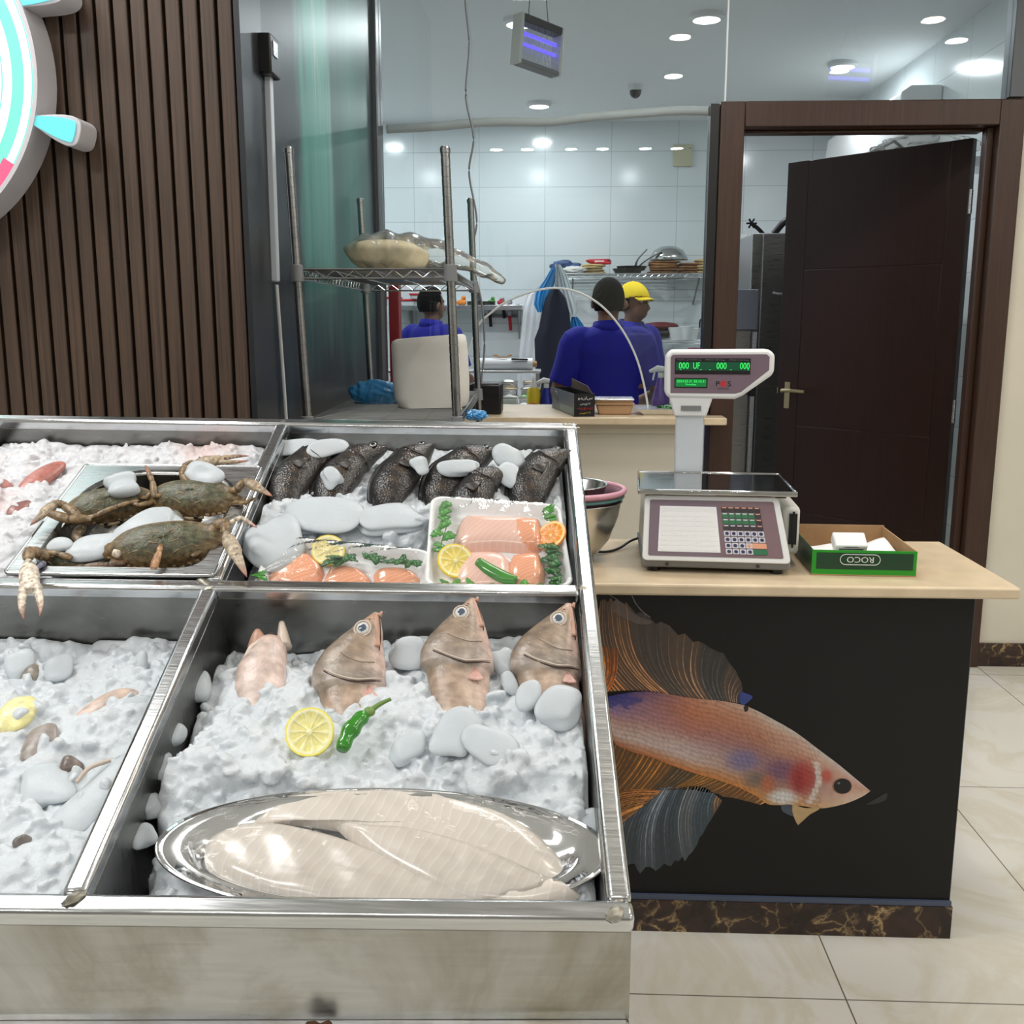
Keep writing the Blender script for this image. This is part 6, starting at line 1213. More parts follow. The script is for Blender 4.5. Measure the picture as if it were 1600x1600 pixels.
# tray of greens
c = P_(1036, 628, 4.42); t = T('herb_tray', 'shallow silver tray with green herbs at the right end of the serving counter', 'tray', (c[0], 4.43, PT))
m = M(); m.hexa([(c[0]-.085, 4.36, PT), (c[0]+.10, 4.36, PT), (c[0]+.10, 4.50, PT), (c[0]-.085, 4.50, PT)], [(c[0]-.115, 4.34, PT+.026), (c[0]+.115, 4.34, PT+.026), (c[0]+.115, 4.52, PT+.026), (c[0]-.115, 4.52, PT+.026)]); mk('tray', m, MT['foil'], t)
m = M(); crumple(m, (c[0]+.03, 4.43, PT+.027), (.05, .05, .012), 8, 3); mk('herbs', m, MT['parsley_dark'], t)
# black box behind the white bundle
t = T('black_box', 'plain black box standing on the serving counter beside the white bundle', 'box', (-.315, 4.42, PT)); b0, b1 = P_(733, 630, 4.36), P_(783, 630, 4.36)
m = M(); m.box((b0[0], 4.36, PT), (b1[0], 4.53, PT+.128)); mk('case', m, MT['black'], t, bevel=.008)
m = M(); m.box((b0[0]+.012, 4.37, PT+.128), (b1[0]-.012, 4.52, PT+.131)); mk('top_seam', m, MT['dark_grey'], t)
def spray(label, c, col, z0, s=1., cap='white_plastic'):
    t = T('spray_bottle', label, 'spray bottle', (c[0], c[1], z0)); m = M(); m.lathe([(0, 0), (.040*s, .0), (.043*s, .01*s), (.042*s, .05*s), (.026*s, .11*s), (.019*s, .15*s), (.0, .152*s)], (c[0], c[1], z0), 24); mk('bottle', m, col, t, ang=60)
    m = M(); m.lathe([(0, .152*s), (.015*s, .152*s), (.015*s, .175*s), (0, .176*s)], (c[0], c[1], z0), 16); m.loft([(c[0]+.018*s, c[1], z0+.19*s), (c[0]-.015*s, c[1], z0+.194*s), (c[0]-.055*s, c[1], z0+.18*s)], [.014*s, .016*s, .008*s], [.012*s, .016*s, .007*s], seg=10); m.bar((c[0]-.030*s, c[1], z0+.18*s), (c[0]-.038*s, c[1], z0+.14*s), .008*s, .006*s, (0, 1, 0)); mk('trigger_head', m, MT[cap], t, ang=50)
c = P_(1032, 620, 4.62); spray('translucent purple spray bottle with a white trigger on the serving counter', (c[0], 4.62), pm('purple_translucent_plastic', (104, 62, 176), .2, trans=.3), PT, .95)

# ================================================================ THE KITCHEN BEHIND THE GLASS
# white wrapped pipe just behind the glass
m = M(); pp = [onY(x, y, 4.60) for x, y in [(590, 202), (640, 200), (690, 197), (740, 192), (790, 190), (860, 190), (920, 183), (1000, 177), (1060, 173), (1118, 174)]]; pp = [np.array([-.74, 4.60, pp[0][2]])]+pp[1:-1]+[np.array([.66, 4.60, pp[-1][2]])]
m.tube(cr(pp, 8), .0185*(1+.03*np.sin(np.arange(len(cr(pp, 8)))*1.9)), 14); mk('wrapped_pipe', m, pm('white_pipe_wrap', (206, 206, 204), .6, bump=.3, bscale=60), None, 'white wrapped pipe sagging across behind the glass above the arch', 'pipe', ang=180)
m = M(); p = P_(598, 510, 4.62); m.box((-.745, 4.58, 0), (-.700, 4.66, 1.78)); mk('red_post', m, pm('red_painted_post', (168, 24, 34), .4), None, 'red upright post just behind the left edge of the glass', 'post', bevel=.004)
# insect zapper
def zapper(label, c, rz, tilt, s=1.):
    X = xf(c, rz, 0, tilt, s); t = T('insect_zapper', label, 'insect zapper', c); w, h, d = .17, .15, .045
    m = M(); m.x = X; m.box((-w, -d, h-.05), (w, d, h)); mk('top_housing', m, MT['dark_grey'], t, bevel=.006)
    m = M(); m.x = X; m.box((-w, -d, -h), (w, d, -h+.03)); mk('bottom_tray', m, MT['grey'], t, bevel=.006)
    for sx in (-1, 1): m = M(); m.x = X; m.box((sx*w-.012, -d, -h), (sx*w+.012, d, h)); mk('end_plate', m, MT['offwhite'], t, bevel=.003)
    for z in (.045, -.02): m = M(); m.x = X; m.cyl((-w+.02, 0, z), (w-.02, 0, z), .012, seg=12); mk('uv_tube', m, MT['uv'], t, label='glowing violet tube')
    m = M(); m.x = X
    for i in range(26): x = -w+.02+i*(2*w-.04)/25; m.box((x-.0008, -d+.004, -h+.03), (x+.0008, -d+.006, h-.05)); m.box((x-.0008, d-.006, -h+.03), (x+.0008, d-.004, h-.05))
    for z in (-.09, -.05, -.005, .03, .065): m.box((-w, -d+.002, z), (w, -d+.004, z+.0016))
    mk('grid', m, MT['steel'], t)
    top = X[:3, :3]@np.array([0, 0, h])+X[:3, 3]
    for sx in (-.55, .45):
        a = X[:3, :3]@np.array([w*sx, 0, h])+X[:3, 3]; m = M(); m.tube([a, (c[0]+sx*.03, c[1], CEIL)], .0035*s, 6); mk('chain', m, MT['grey'], t)
MT['uv'] = em('violet_uv_tube', (110, 96, 255), 3.0)
zc = P_(840, 72, 5.0); zapper('insect zapper with a violet tube hanging from the kitchen ceiling', tuple(zc), .75, .10, .72)
MT['uv'] = em('violet_uv_tube_bright', (110, 96, 255), 16.)
zapper('insect zapper hanging above the counter, seen as violet bars mirrored in the glass', (1.72, 2.33, 2.93), .0, .06, .8)
# wall items
c = P_(1067, 243, KB-.02); m = M(); m.box((c[0]-.08, KB-.03, c[2]-.09), (c[0]+.08, KB-.001, c[2]+.09)); t = T('wall_box', 'small square cream cover plate high on the tiled back wall', 'cover plate', (c[0], KB-.02, c[2]-.09)); mk('cover', m, pm('cream_plate', (196, 192, 160), .5), t, bevel=.004)
for sx in (-1, 1): m = M(); m.cyl((c[0]+sx*.06, KB-.032, c[2]+.06), (c[0]+sx*.06, KB-.029, c[2]+.06), .006); mk('screw', m, MT['dark_grey'], t)
c = P_(993, 138, 8.0); t = T('security_camera', 'small dark dome camera on the kitchen ceiling', 'security camera', (c[0], 8., CEIL-.09)); m = M(); m.lathe([(0, 0), (.055, 0), (.06, .04), (0, .04)], (c[0], 8., CEIL-.04), 20); mk('base', m, MT['white_plastic'], t)
m = M(); m.ball((c[0], 8., CEIL-.05), (.042, .042, .045), 2); mk('dome', m, MT['black'], t)
# air conditioner on the right wall
t = T('air_conditioner', 'white split air conditioner on the kitchen wall above the open door', 'air conditioner', (2.25, 7.6, 2.58))
m = M(); prof = [(2.349, 2.60), (2.18, 2.56), (2.10, 2.62), (2.085, 2.74), (2.10, 2.88), (2.16, 2.92), (2.349, 2.92)]; m.prism([(x, 6.75, z) for x, z in prof], (0, 1.75, 0)); mk('housing', m, MT['white_plastic'], t, bevel=.01)
m = M(); m.hexa([(2.175, 6.85, 2.553), (2.20, 6.85, 2.556), (2.20, 8.4, 2.556), (2.175, 8.4, 2.553)], [(2.095, 6.85, 2.618), (2.11, 6.85, 2.62), (2.11, 8.4, 2.62), (2.095, 8.4, 2.618)]); mk('outlet', m, MT['black'], t)
for k in range(2): m = M(); m.hexa([(2.165-.03*k, 6.87, 2.548+.03*k), (2.17-.03*k, 6.87, 2.548+.03*k), (2.17-.03*k, 8.38, 2.548+.03*k), (2.165-.03*k, 8.38, 2.548+.03*k)], [(2.135-.03*k, 6.87, 2.568+.03*k), (2.14-.03*k, 6.87, 2.57+.03*k), (2.14-.03*k, 8.38, 2.57+.03*k), (2.135-.03*k, 8.38, 2.568+.03*k)]); mk('louvre', m, MT['white_plastic'], t)
m = M(); c0 = P_(1395, 212, 6.0); crumple(m, (1.98, 5.9, 2.42), (.26, .10, .07), 12, 4, .15); 
m2 = M(); m2.box((1.75, 5.75, 2.30), (2.349, 6.05, 2.35)); mk('wall_bracket', m2, MT['steel'], None, 'steel shelf on the kitchen wall hidden behind the top of the open door', 'shelf')
mk('plastic_bundle', m, MT['bag'], None, 'bundle of clear plastic showing above the open door', 'plastic bundle', ang=180)
# upright fridge behind the door
t = T('fridge', 'tall dark steel fridge standing behind the open door', 'fridge', (1.5, 6.45, 0)); fx = P_(1166, 600, 6.1)[0]
m = M(); m.box((fx, 6.1, .05), (fx+.80, 6.85, 1.99)); mk('cabinet', m, MT['steel_dark'], t, bevel=.006)
m = M(); m.box((fx+.055, 6.06, .12), (fx+.78, 6.099, 1.985)); d_ = mk('door', m, MT['steel_dark'], t, bevel=.004)
m = M(); m.tube(cr([(fx+.13, 6.058, 1.66), (fx+.13, 6.02, 1.65), (fx+.25, 6.02, 1.645), (fx+.25, 6.058, 1.66)], 5), .007, 8); mk('handle', m, MT['steel'], d_)
for x in (fx+.06, fx+.74): m = M(); m.cyl((x, 6.2, 0), (x, 6.2, .05), .025); mk('foot', m, MT['black'], t)
m = M(); m.tube(cr([(fx+.16, 6.3, 2.0), (fx+.22, 6.28, 2.07), (fx+.32, 6.3, 2.11), (fx+.45, 6.3, 2.08), (fx+.55, 6.32, 2.005)], 8), .020, 10); mk('hose', m, MT['black'], None, 'black hose looped on top of the fridge', 'hose')
m = M(); c = (fx+.08, 6.2, 1.993)
m.loft(cr([(c[0], c[1], c[2]), (c[0]-.03, c[1], c[2]+.03), (c[0]-.07, c[1], c[2]+.06)], 4), .012, seg=8)
for a in np.linspace(0, 6.28, 7)[:-1]: m.cyl((c[0]-.07, c[1], c[2]+.06), (c[0]-.07+.03*math.cos(a), c[1], c[2]+.06+.03*math.sin(a)), .006, seg=6)
mk('valve', m, MT['black'], None, 'small black star shaped valve on the top corner of the fridge', 'valve')
# unit in front of the fridge and poster on the back wall
t = T('drinks_dispenser', 'low steel unit with a pipe beside the fridge, seen between door frame and fridge', 'steel unit', (.93, 5.7, 0)); q = P_(1150, 500, 5.7)
m = M(); m.box((.84, 5.6, .0), (1.05, 5.85, 1.45)); mk('body', m, MT['steel_dark'], t, bevel=.004); m = M(); m.box((.86, 5.58, 1.45), (1.06, 5.86, 1.66)); mk('top_box', m, pm('grey_blue_panel', (112, 118, 134), .4), t, bevel=.004)
m = M(); m.cyl((1.045, 5.57, .3), (1.045, 5.57, 1.44), .014); pi = mk('pipe', m, MT['steel'], t); m = M(); m.cyl((1.045, 5.57, 1.10), (1.045, 5.57, 1.27), .020); mk('grip', m, MT['black'], pi); m = M(); m.box((.88, 5.592, .5), (.93, 5.599, 1.36)); mk('blue_strip', m, MT['blue'], t)
m = M(); c = P_(1155, 405, 8.6); t = T('wall_chart', 'narrow white wall chart seen between the door frame and the fridge', 'chart', (c[0], 8.6, c[2]-.25)); m.box((c[0]-.06, KB-.012, c[2]-.24), (c[0]+.20, KB-.002, c[2]+.26)); mk('sheet', m, MT['paper'], t)
m = M(); 
for k in range(7): m.box((c[0]-.04, KB-.0135, c[2]-.16+k*.06), (c[0]+.17, KB-.0125, c[2]-.15+k*.06))
mk('printed_lines', m, MT['grey'], t); m = M(); m.box((c[0]-.06, KB-.014, c[2]-.24), (c[0]+.20, KB-.0125, c[2]-.18)); mk('yellow_band', m, MT['yellow'], t)
c = P_(1151, 405, 8.2); t = T('warning_lamp', 'small round red lamp beside the door frame', 'lamp', c); m = M(); m.ball(c, (.032, .032, .032), 2); mk('globe', m, em('red_lamp', (220, 20, 50), 1.2), t); m = M(); m.box((c[0]-.02, c[1], c[2]-.02), (c[0]+.02, KB-.015, c[2]+.02)); mk('bracket', m, MT['grey'], t)
# knife shelf at the left
zs = P_(700, 476, 9.1)[2]; xl, xr = P_(609, 476, 9.1)[0], P_(816, 476, 9.1)[0]
t = T('wall_shelf', 'steel wall shelf with knives hanging below it at the left of the kitchen', 'shelf', ((xl+xr)/2, 9.2, zs))
m = M(); m.box((xl, 9.05, zs-.045), (xr, KB-.001, zs-.005)); mk('board', m, MT['steel'], t, bevel=.003)
for x in (xl+.15, xr-.04): m = M(); m.prism([(x, KB-.002, zs-.05), (x, 9.10, zs-.05), (x, KB-.002, zs-.30)], (.012, 0, 0)); mk('bracket', m, MT['steel_dark'], t)
m = M(); m.box((xl+.8, KB-.02, zs-.11), (xr-.05, KB-.002, zs-.08)); mk('magnet_rail', m, MT['grey'], t)
def knife(px, py, col, L, lab):
    c = P_(px, py, KB-.035); t = T('knife', lab, 'knife', c, 'hanging knives'); m = M(); m.bar((c[0], KB-.035, c[2]-.06), (c[0]-.01, KB-.035, c[2]+.07), .028, .022, (0, 1, 0)); mk('handle', m, MT[col], t, bevel=.004); m = M(); m.bar((c[0]-.01, KB-.030, c[2]+.07), (c[0]-.02, KB-.030, c[2]+.07+L), .035, .003, (0, 1, 0)); mk('blade', m, MT['steel'], t)
knife(767, 500, 'black', .08, 'black handled knife hanging below the shelf, leftmost'); knife(788, 487, 'black', .05, 'short black handled knife hanging below the shelf'); knife(798, 506, 'red', .07, 'red handled knife hanging below the shelf'); knife(812, 498, 'grey', .06, 'grey handled tool hanging at the right end of the knife shelf')
MT['clear'] = film('clear_food_box', (.93, .93, .94), .25, .1, 0, 20, (1, 1, 1), 1.3)
def tubbox(px, py, w, h, lab, Y=9.2):
    c = P_(px, py, Y); z = zs-.0045 if py > 455 else zs+.050; t = T('food_box', lab, 'food box', (c[0], Y, z), 'red lidded food boxes'); m = M(); m.box((c[0]-w/2, Y-.08, z), (c[0]+w/2, Y+.08, z+h)); mk('tub', m, MT['clear'], t, bevel=.006); m = M(); m.box((c[0]-w/2-.008, Y-.088, z+h+.0005), (c[0]+w/2+.008, Y+.088, z+h+.018)); mk('lid', m, MT['red'], t, bevel=.004)
tubbox(614, 465, .13, .055, 'red lidded food box at the left end of the knife shelf'); tubbox(638, 466, .16, .035, 'low red lidded food box in the middle of the left shelf'); tubbox(661, 466, .16, .035, 'red lidded food box under another one beside the man'); tubbox(655, 455, .14, .03, 'red lidded food box stacked on top of the others')
for px, py, s, col, lab in ((722, 467, .045, pm('orange_toy', (230, 130, 30), .4), 'small orange item on the knife shelf'), (768, 468, .040, MT['parsley'], 'small green item on the knife shelf'), (781, 469, .032, MT['red'], 'small red item on the knife shelf'), (797, 468, .026, MT['grey'], 'small grey stopper at the right end of the knife shelf')):
    c = P_(px, py, 9.2); t = T('utensil', lab, 'utensil', (c[0], 9.2, zs-.005)); m = M(); m.ball((c[0], 9.2, zs+s*.55), (s, s*.8, s*.6), 2, noise=.1); mk('body', m, col, t); m = M(); m.ball((c[0]+s*.3, 9.2, zs+s*1.3), (s*.45, s*.45, s*.45), 2); mk('knob', m, col, t)
c = P_(752, 471, 9.2); t = T('knife_stand', 'black block with an upright knife on the knife shelf', 'knife block', (c[0], 9.2, zs)); m = M(); m.box((c[0]-.12, 9.15, zs-.0045), (c[0]+.12, 9.26, zs+.03)); mk('block', m, MT['black'], t); m = M(); m.prism([(c[0]-.05, 9.2, zs+.03), (c[0]+.01, 9.2, zs+.03), (c[0]-.045, 9.2, zs+.19)], (0, .004, 0)); mk('blade', m, MT['steel_dark'], t)
# wire shelf on the right with pans, bread, bowl
SYK = 9.0; z2 = P_(985, 427, SYK)[2]; xa, xb = P_(868, 427, SYK)[0], P_(1112, 427, SYK)[0]
t = T('wire_shelf', 'long wire shelf of pans and flatbread on the kitchen back wall', 'shelf', ((xa+xb)/2, 9.2, z2-.06))
m = M()
for z in (z2-.004, z2-.034):
    for p, q in (((xa, SYK), (xb, SYK)), ((xb, SYK), (xb, 9.38)), ((xb, 9.38), (xa, 9.38)), ((xa, 9.38), (xa, SYK))): m.tube([(p[0], p[1], z), (q[0], q[1], z)], .005, 6)
mk('frame', m, MT['steel'], t); m = M(); m.tube([(xa+(xb-xa)*i/46, SYK, z2-(.006 if i % 2 else .032)) for i in range(47)], .003, 6); mk('zigzag_truss', m, MT['steel'], t); m = M()
for i in range(12): m.tube([(xa, SYK+.38*i/11, z2-.003), (xb, SYK+.38*i/11, z2-.003)], .003, 5)
mk('wire_deck', m, MT['steel'], t)
for x in (xa+.15, xb-.1): m = M(); m.bar((x, 9.02, z2-.04), (x, 9.39, z2-.25), .012, .02); mk('bracket', m, MT['steel_dark'], t)
MT['toast'] = pm('brown_flatbread', (150, 104, 62), .8, nz=.3, nscale=18); MT['cracker'] = pm('pale_cracker', (206, 180, 128), .8, nz=.15, nscale=18)
def stackof(px, py, w, n, th, mt, lab, grp, name='flatbread', cat='bread'):
    c = P_(px, py, 9.17); z = z2
    for k in range(n):
        m = M(); m.ball((c[0]+.012*math.sin(k*2.3+px), 9.17+.01*math.cos(k*1.7), z+th*.5), (w/2*(1-.03*(k % 3)), .12, th*.5), 3, None, None, .04, .6); mk(name, m, MT[mt], None, lab, cat, grp, ang=180); z += th*.93
stackof(1036, 422, .26, 5, .024, 'toast', 'brown flatbread in the stack under the steel bowl on the wire shelf', 'brown flatbreads, left stack'); stackof(1076, 422, .20, 4, .024, 'toast', 'brown flatbread in the small stack right of the steel bowl', 'brown flatbreads, right stack'); stackof(1100, 424, .17, 5, .026, 'cracker', 'pale flatbread in the stack at the right end of the wire shelf', 'pale flatbreads'); stackof(925, 422, .21, 4, .022, 'cracker', 'pale cracker slab in the stack below the red packet', 'pale cracker slabs')
c = P_(938, 407, 9.17); m = M(); m.ball((c[0], 9.17, z2+.105), (.105, .07, .022), 3, None, None, .10, .6); t = T('red_packet', 'red packet lying on the pale crackers on the wire shelf', 'packet', (c[0], 9.17, z2+.085)); mk('packet', m, MT['red'], t, ang=180); m = M(); m.box((c[0]-.05, 9.093, z2+.098), (c[0]+.03, 9.0985, z2+.112)); mk('label_patch', m, MT['paper'], t)
c = P_(1045, 405, 9.17); t = T('steel_bowl', 'upturned shiny steel bowl on the flatbread stack', 'bowl', (c[0], 9.17, z2+.12)); m = M(); m.lathe([(.165, .0), (.168, .004), (.155, .04), (.125, .085), (.07, .115), (.0, .122)], (c[0], 9.20, z2+.118), 32); mk('bowl', m, MT['bowl'], t, ang=180); m = M(); m.tube([(c[0]+.167*math.cos(a), 9.20+.167*math.sin(a), z2+.121) for a in np.linspace(0, 6.283, 33)[:-1]], .004, 6, closed=True); mk('rim', m, MT['bowl'], t)
def pan(px, lab, h1, hx, hz, dy):
    c = P_(px, 420, 9.05+dy); t = T('frying_pan', lab, 'frying pan', (c[0], 9.05+dy, z2)); m = M(); m.lathe([(0, .0), (.11, .0), (.13, .035), (.134, .036), (.112, .005), (0, .004)], (c[0], 9.14+dy, z2+h1), 32); mk('pan', m, MT['black'], t, ang=50); m = M(); m.loft(cr([(c[0]+.06, 9.10+dy, z2+h1+.035), (c[0]+hx*.5, 9.06+dy, z2+h1+hz*.55), (c[0]+hx, 9.04+dy, z2+h1+hz)], 6), .011, .006, seg=8); mk('handle', m, MT['grey'], t, label='grey steel handle')
pan(982, 'black frying pan on the wire shelf with its handle rising steeply', .008, .155, .195, 0); pan(988, 'second black frying pan stacked on the first, handle leaning right', .030, .245, .155, .03)
c = P_(884, 412, 9.15); m = M(); crumple(m, (c[0], 9.15, z2+.055), (.12, .10, .055), 21, 3); mk('bag', m, pm('blue_green_print_bag', (46, 72, 120), .4, nz=.6, nscale=22), None, 'dark blue printed bag at the left end of the wire shelf', 'bag', ang=180)
c = P_(895, 421, 9.06); m = M(); crumple(m, (c[0], 9.06, z2+.03), (.11, .05, .03), 22, 3); mk('cloth', m, MT['cloth'], None, 'grey white cloth on the wire shelf below the blue bag', 'cloth', ang=180)
# apron, bags on the hook
def drape(name, label, cat, outline, Y, depth, mt, folds=7, seed=0):
    """hanging cloth: rows of (y pixel, left pixel, right pixel)"""
    rows = []; q = np.random.default_rng(seed); ph = q.uniform(0, 6)
    for (y, a, b) in outline:
        A, B = P_(a, y, Y), P_(b, y, Y); r = []
        for i in range(33):
            th = 2*np.pi*i/32; s = .5-.5*math.cos(th); x = A[0]+(B[0]-A[0])*s; d = (depth*math.sin(th))+.010*math.sin(s*folds*3+ph+y*.02); r.append((x, Y+d, A[2]+(B[2]-A[2])*s))
        rows.append(r)
    m = M(); m.grid(np.array(rows)); m.poly(np.array(rows[-1][:-1])); m.poly(np.array(rows[0][:-1])[::-1]); return mk(name, m, mt, None, label, cat, ang=60)
drape('apron', 'dark navy apron hanging on the wall below the wire shelf', 'apron', [(452, 862, 874), (466, 852, 884), (490, 846, 890), (512, 842, 892), (530, 835, 894), (560, 836, 893), (600, 838, 894), (680, 838, 894)], 8.55, .05, pm('navy_cloth', (26, 30, 46), .85), 5, 1)
drape('plastic_bag', 'white plastic carrier bag hanging behind the apron', 'bag', [(414, 868, 876), (430, 866, 886), (450, 868, 893), (470, 872, 900), (486, 878, 903), (494, 888, 898)], 8.70, .04, pm('white_carrier_bag', (206, 214, 216), .4, bump=.3), 9, 2)
drape('plastic_bag', 'blue plastic bag hanging left of the navy apron', 'bag', [(418, 862, 872), (438, 850, 868), (458, 836, 862), (476, 834, 858), (488, 840, 854)], 8.60, .05, MT['bluebag'], 9, 3)
drape('plastic_bag', 'blue plastic bag at the shoulder of the apron, lower one', 'bag', [(495, 893, 902), (508, 890, 912), (522, 890, 914), (530, 896, 908)], 8.72, .03, MT['bluebag'], 9, 4)
m = M(); m.tube([P_(869, 412, 8.56), P_(869, 450, 8.56)], .010, 8); m.tube([P_(869, 414, 8.56), P_(869, 414, 8.56)+np.array([0, .45, 0])], .010, 8); mk('hook_bar', m, MT['steel'], None, 'steel hook bar holding the apron and bags at the end of the wire shelf', 'hook')
drape('plastic_sheet', 'pale translucent plastic sheet hanging left of the apron', 'plastic sheet', [(428, 861, 870), (450, 838, 858), (460, 824, 848), (480, 818, 846), (540, 812, 842), (600, 806, 838), (640, 804, 838)], 8.9, .02, film('milky_sheet', (.97, .98, 1.), .30, .2, .3, 6, (1, 1, 1), 1.2), 6, 6)
# lower dish shelf at the right
z3 = P_(1060, 531, 8.85)[2]; xc, xd = P_(1000, 531, 8.85)[0], P_(1118, 531, 8.85)[0]
t = T('dish_shelf', 'wire dish shelf with white dishes at the right of the kitchen', 'shelf', ((xc+xd)/2, 9.05, z3-.05)); m = M()
for z in (z3-.004, z3-.030):
    for p, q in (((xc, 8.85), (xd, 8.85)), ((xd, 8.85), (xd, 9.3)), ((xd, 9.3), (xc, 9.3)), ((xc, 9.3), (xc, 8.85))): m.tube([(p[0], p[1], z), (q[0], q[1], z)], .005, 6)
mk('frame', m, MT['steel'], t); m = M()
for i in range(12): m.tube([(xc, 8.86+.43*i/11, z3-.003), (xd, 8.86+.43*i/11, z3-.003)], .003, 5)
mk('wire_deck', m, MT['steel'], t)
for x, y in ((xc, 8.85), (xd, 8.85), (xc, 9.3), (xd, 9.3)): m = M(); m.cyl((x, y, 0), (x, y, z3+.02), .0125, seg=12); mk('post', m, MT['steel'], t)
c = P_(1033, 512, 8.98); t = T('serving_bowl', 'dark red and black oval dish standing among the white dishes', 'bowl', (c[0], 8.98, z3)); m = M(); m.ball((c[0], 9.02, z3+.055), (.15, .11, .05), 3); mk('base', m, MT['black'], t, ang=180); m = M(); m.ball((c[0], 9.02, z3+.115), (.155, .115, .035), 3); mk('lid', m, pm('dark_red_lid', (104, 22, 34), .4), t, ang=180)
for i, (px, w, h) in enumerate(((1019, .06, .09), (1058, .11, .10), (1072, .09, .11), (1084, .10, .09))):
    c = P_(px, 524, 8.92); m = M(); m.lathe([(0, 0), (w*.5, 0), (w*.62, h*.5), (w*.72, h), (w*.68, h), (w*.55, h*.45), (0, h*.1)], (c[0], 8.92+.03*(i % 2), z3), 20); t = T('white_dish', ['small white cup at the left of the dish shelf', 'white bowl in front of the dark red dish', 'tall white bowl in the middle of the dish shelf', 'white bowl at the right of the dish shelf'][i], 'dish', (c[0], 8.92, z3), 'white dishes'); mk('dish', m, MT['white_plastic'], t, ang=60); m = M(); m.tube([(c[0]+w*.71*math.cos(a), 8.92+.03*(i % 2)+w*.71*math.sin(a), z3+h) for a in np.linspace(0, 6.283, 21)[:-1]], .004, 6, closed=True); mk('rim', m, MT['white_plastic'], t)
c = P_(1102, 520, 8.92); t = T('steel_kettle', 'steel kettle with a black handle at the right end of the dish shelf', 'kettle', (c[0], 8.92, z3)); m = M(); m.lathe([(0, 0), (.07, 0), (.075, .03), (.06, .10), (.02, .12), (0, .12)], (c[0], 8.92, z3), 20); mk('body', m, MT['steel'], t, ang=50); m = M(); m.tube(cr([(c[0]-.05, 8.92, z3+.10), (c[0]-.04, 8.92, z3+.17), (c[0]+.04, 8.92, z3+.17), (c[0]+.05, 8.92, z3+.10)], 5), .008, 8); mk('handle', m, MT['black'], t)
t = T('steel_table', 'long dark steel worktable along the kitchen back wall', 'table', (.83, 8.6, 0)); m = M(); m.box((.22, 8.35, .86), (1.45, 9.0-.16, .90)); mk('top', m, MT['steel'], t, bevel=.004); m = M(); m.box((.27, 8.40, .25), (1.4, 8.80, .28)); mk('undershelf', m, MT['steel_dark'], t)
for x, y in ((.27, 8.4), (1.4, 8.4), (.27, 8.79), (1.4, 8.79)): m = M(); m.cyl((x, y, 0), (x, y, .86), .02, seg=12); mk('leg', m, MT['steel'], t)
c = P_(1093, 552, 8.5); m = M(); m.box((c[0]-.09, 8.42, .9005), (c[0]+.09, 8.6, 1.28)); mk('red_crate', m, pm('maroon_crate', (110, 26, 62), .5), None, 'maroon crate on the back worktable below the kettle', 'crate', bevel=.01)
# prep table behind the serving counter with trays, roll, bottles
t = T('prep_table', 'steel prep table with an overshelf behind the serving counter', 'table', (-.55, 5.9, 0)); tz = 1.0
m = M(); m.box((-1.35, 5.45, tz-.04), (.0, 6.45, tz)); mk('top', m, MT['steel'], t, bevel=.004); m = M(); m.box((-1.35, 6.25, 1.185), (-.10, 6.5, 1.20)); mk('overshelf', m, MT['steel'], t, bevel=.003)
for x in (-1.32, -.12): m = M(); m.box((x-.012, 6.36, tz), (x+.012, 6.40, 1.185)); mk('shelf_post', m, MT['steel'], t)
for x, y in ((-1.3, 5.5), (-.05, 5.5), (-1.3, 6.4), (-.05, 6.4)): m = M(); m.cyl((x, y, 0), (x, y, tz-.04), .02, seg=12); mk('leg', m, MT['steel'], t)
pl = [P_(x, 618, 5.7)[0] for x in (787, 812, 836)]
k = 0
for r, (Y, z) in enumerate(((5.62, 1.0), (5.78, 1.035), (5.95, 1.07), (6.10, 1.10))):
    for i in range(2):
        x0, x1 = P_(784+i*25+(3*r if i else 0), 610, Y)[0], P_(808+i*26, 610, Y)[0]
        t = T('food_tray', ['white food tray on the prep table, front row left', 'white food tray on the prep table, front row right', 'white food tray on the prep table, second row left', 'white food tray on the prep table, second row right', 'steel edged tray on the prep table, third row left', 'steel edged tray on the prep table, third row right', 'steel edged tray on the prep table, rear row left', 'steel edged tray on the prep table, rear row right'][k], 'food tray', ((x0+x1)/2, Y, 1.0005), 'trays on the prep table'); k += 1
        m = M(); m.box((x0, Y-.07, 1.0005), (x1, Y+.07, z+.035)); mk('pan', m, MT['white_plastic'] if r < 2 else MT['steel'], t, bevel=.006); m = M(); m.box((x0-.004, Y-.076, z+.0355), (x1+.004, Y-.066, z+.045)); m.box((x0-.004, Y+.066, z+.0355), (x1+.004, Y+.076, z+.045)); mk('rim', m, MT['steel'], t); m = M(); m.ball(((x0+x1)/2, Y, z+.036), ((x1-x0)*.38, .05, .014), 2, noise=.2); mk('food', m, [MT['parsley'], MT['cloth'], MT['cracker'], MT['paper']][(r+i*3) % 4], t)
a, b = P_(742, 581, 6.3), P_(832, 583, 6.3); t = T('film_roll', 'white roll of film lying on the overshelf behind the black box', 'roll', ((a[0]+b[0])/2, 6.3, 1.2005)); m = M(); m.cyl((a[0], 6.33, 1.237), (b[0], 6.33, 1.237), .036, seg=24); mk('film', m, MT['white_plastic'], t); m = M(); m.cyl((b[0], 6.33, 1.237), (b[0]+.025, 6.33, 1.237), .018, seg=16); mk('core', m, MT['kraft'], t)
c = P_(785, 576, 6.3); m = M(); m.tube([(c[0]+.05*math.cos(a)+.01*math.sin(3*a), 6.33+.02*math.sin(a), 1.285+.008*math.cos(a*2)) for a in np.linspace(0, 9, 30)], .004, 6); mk('string', m, MT['kraft'], None, 'tangle of string on top of the white film roll', 'string')
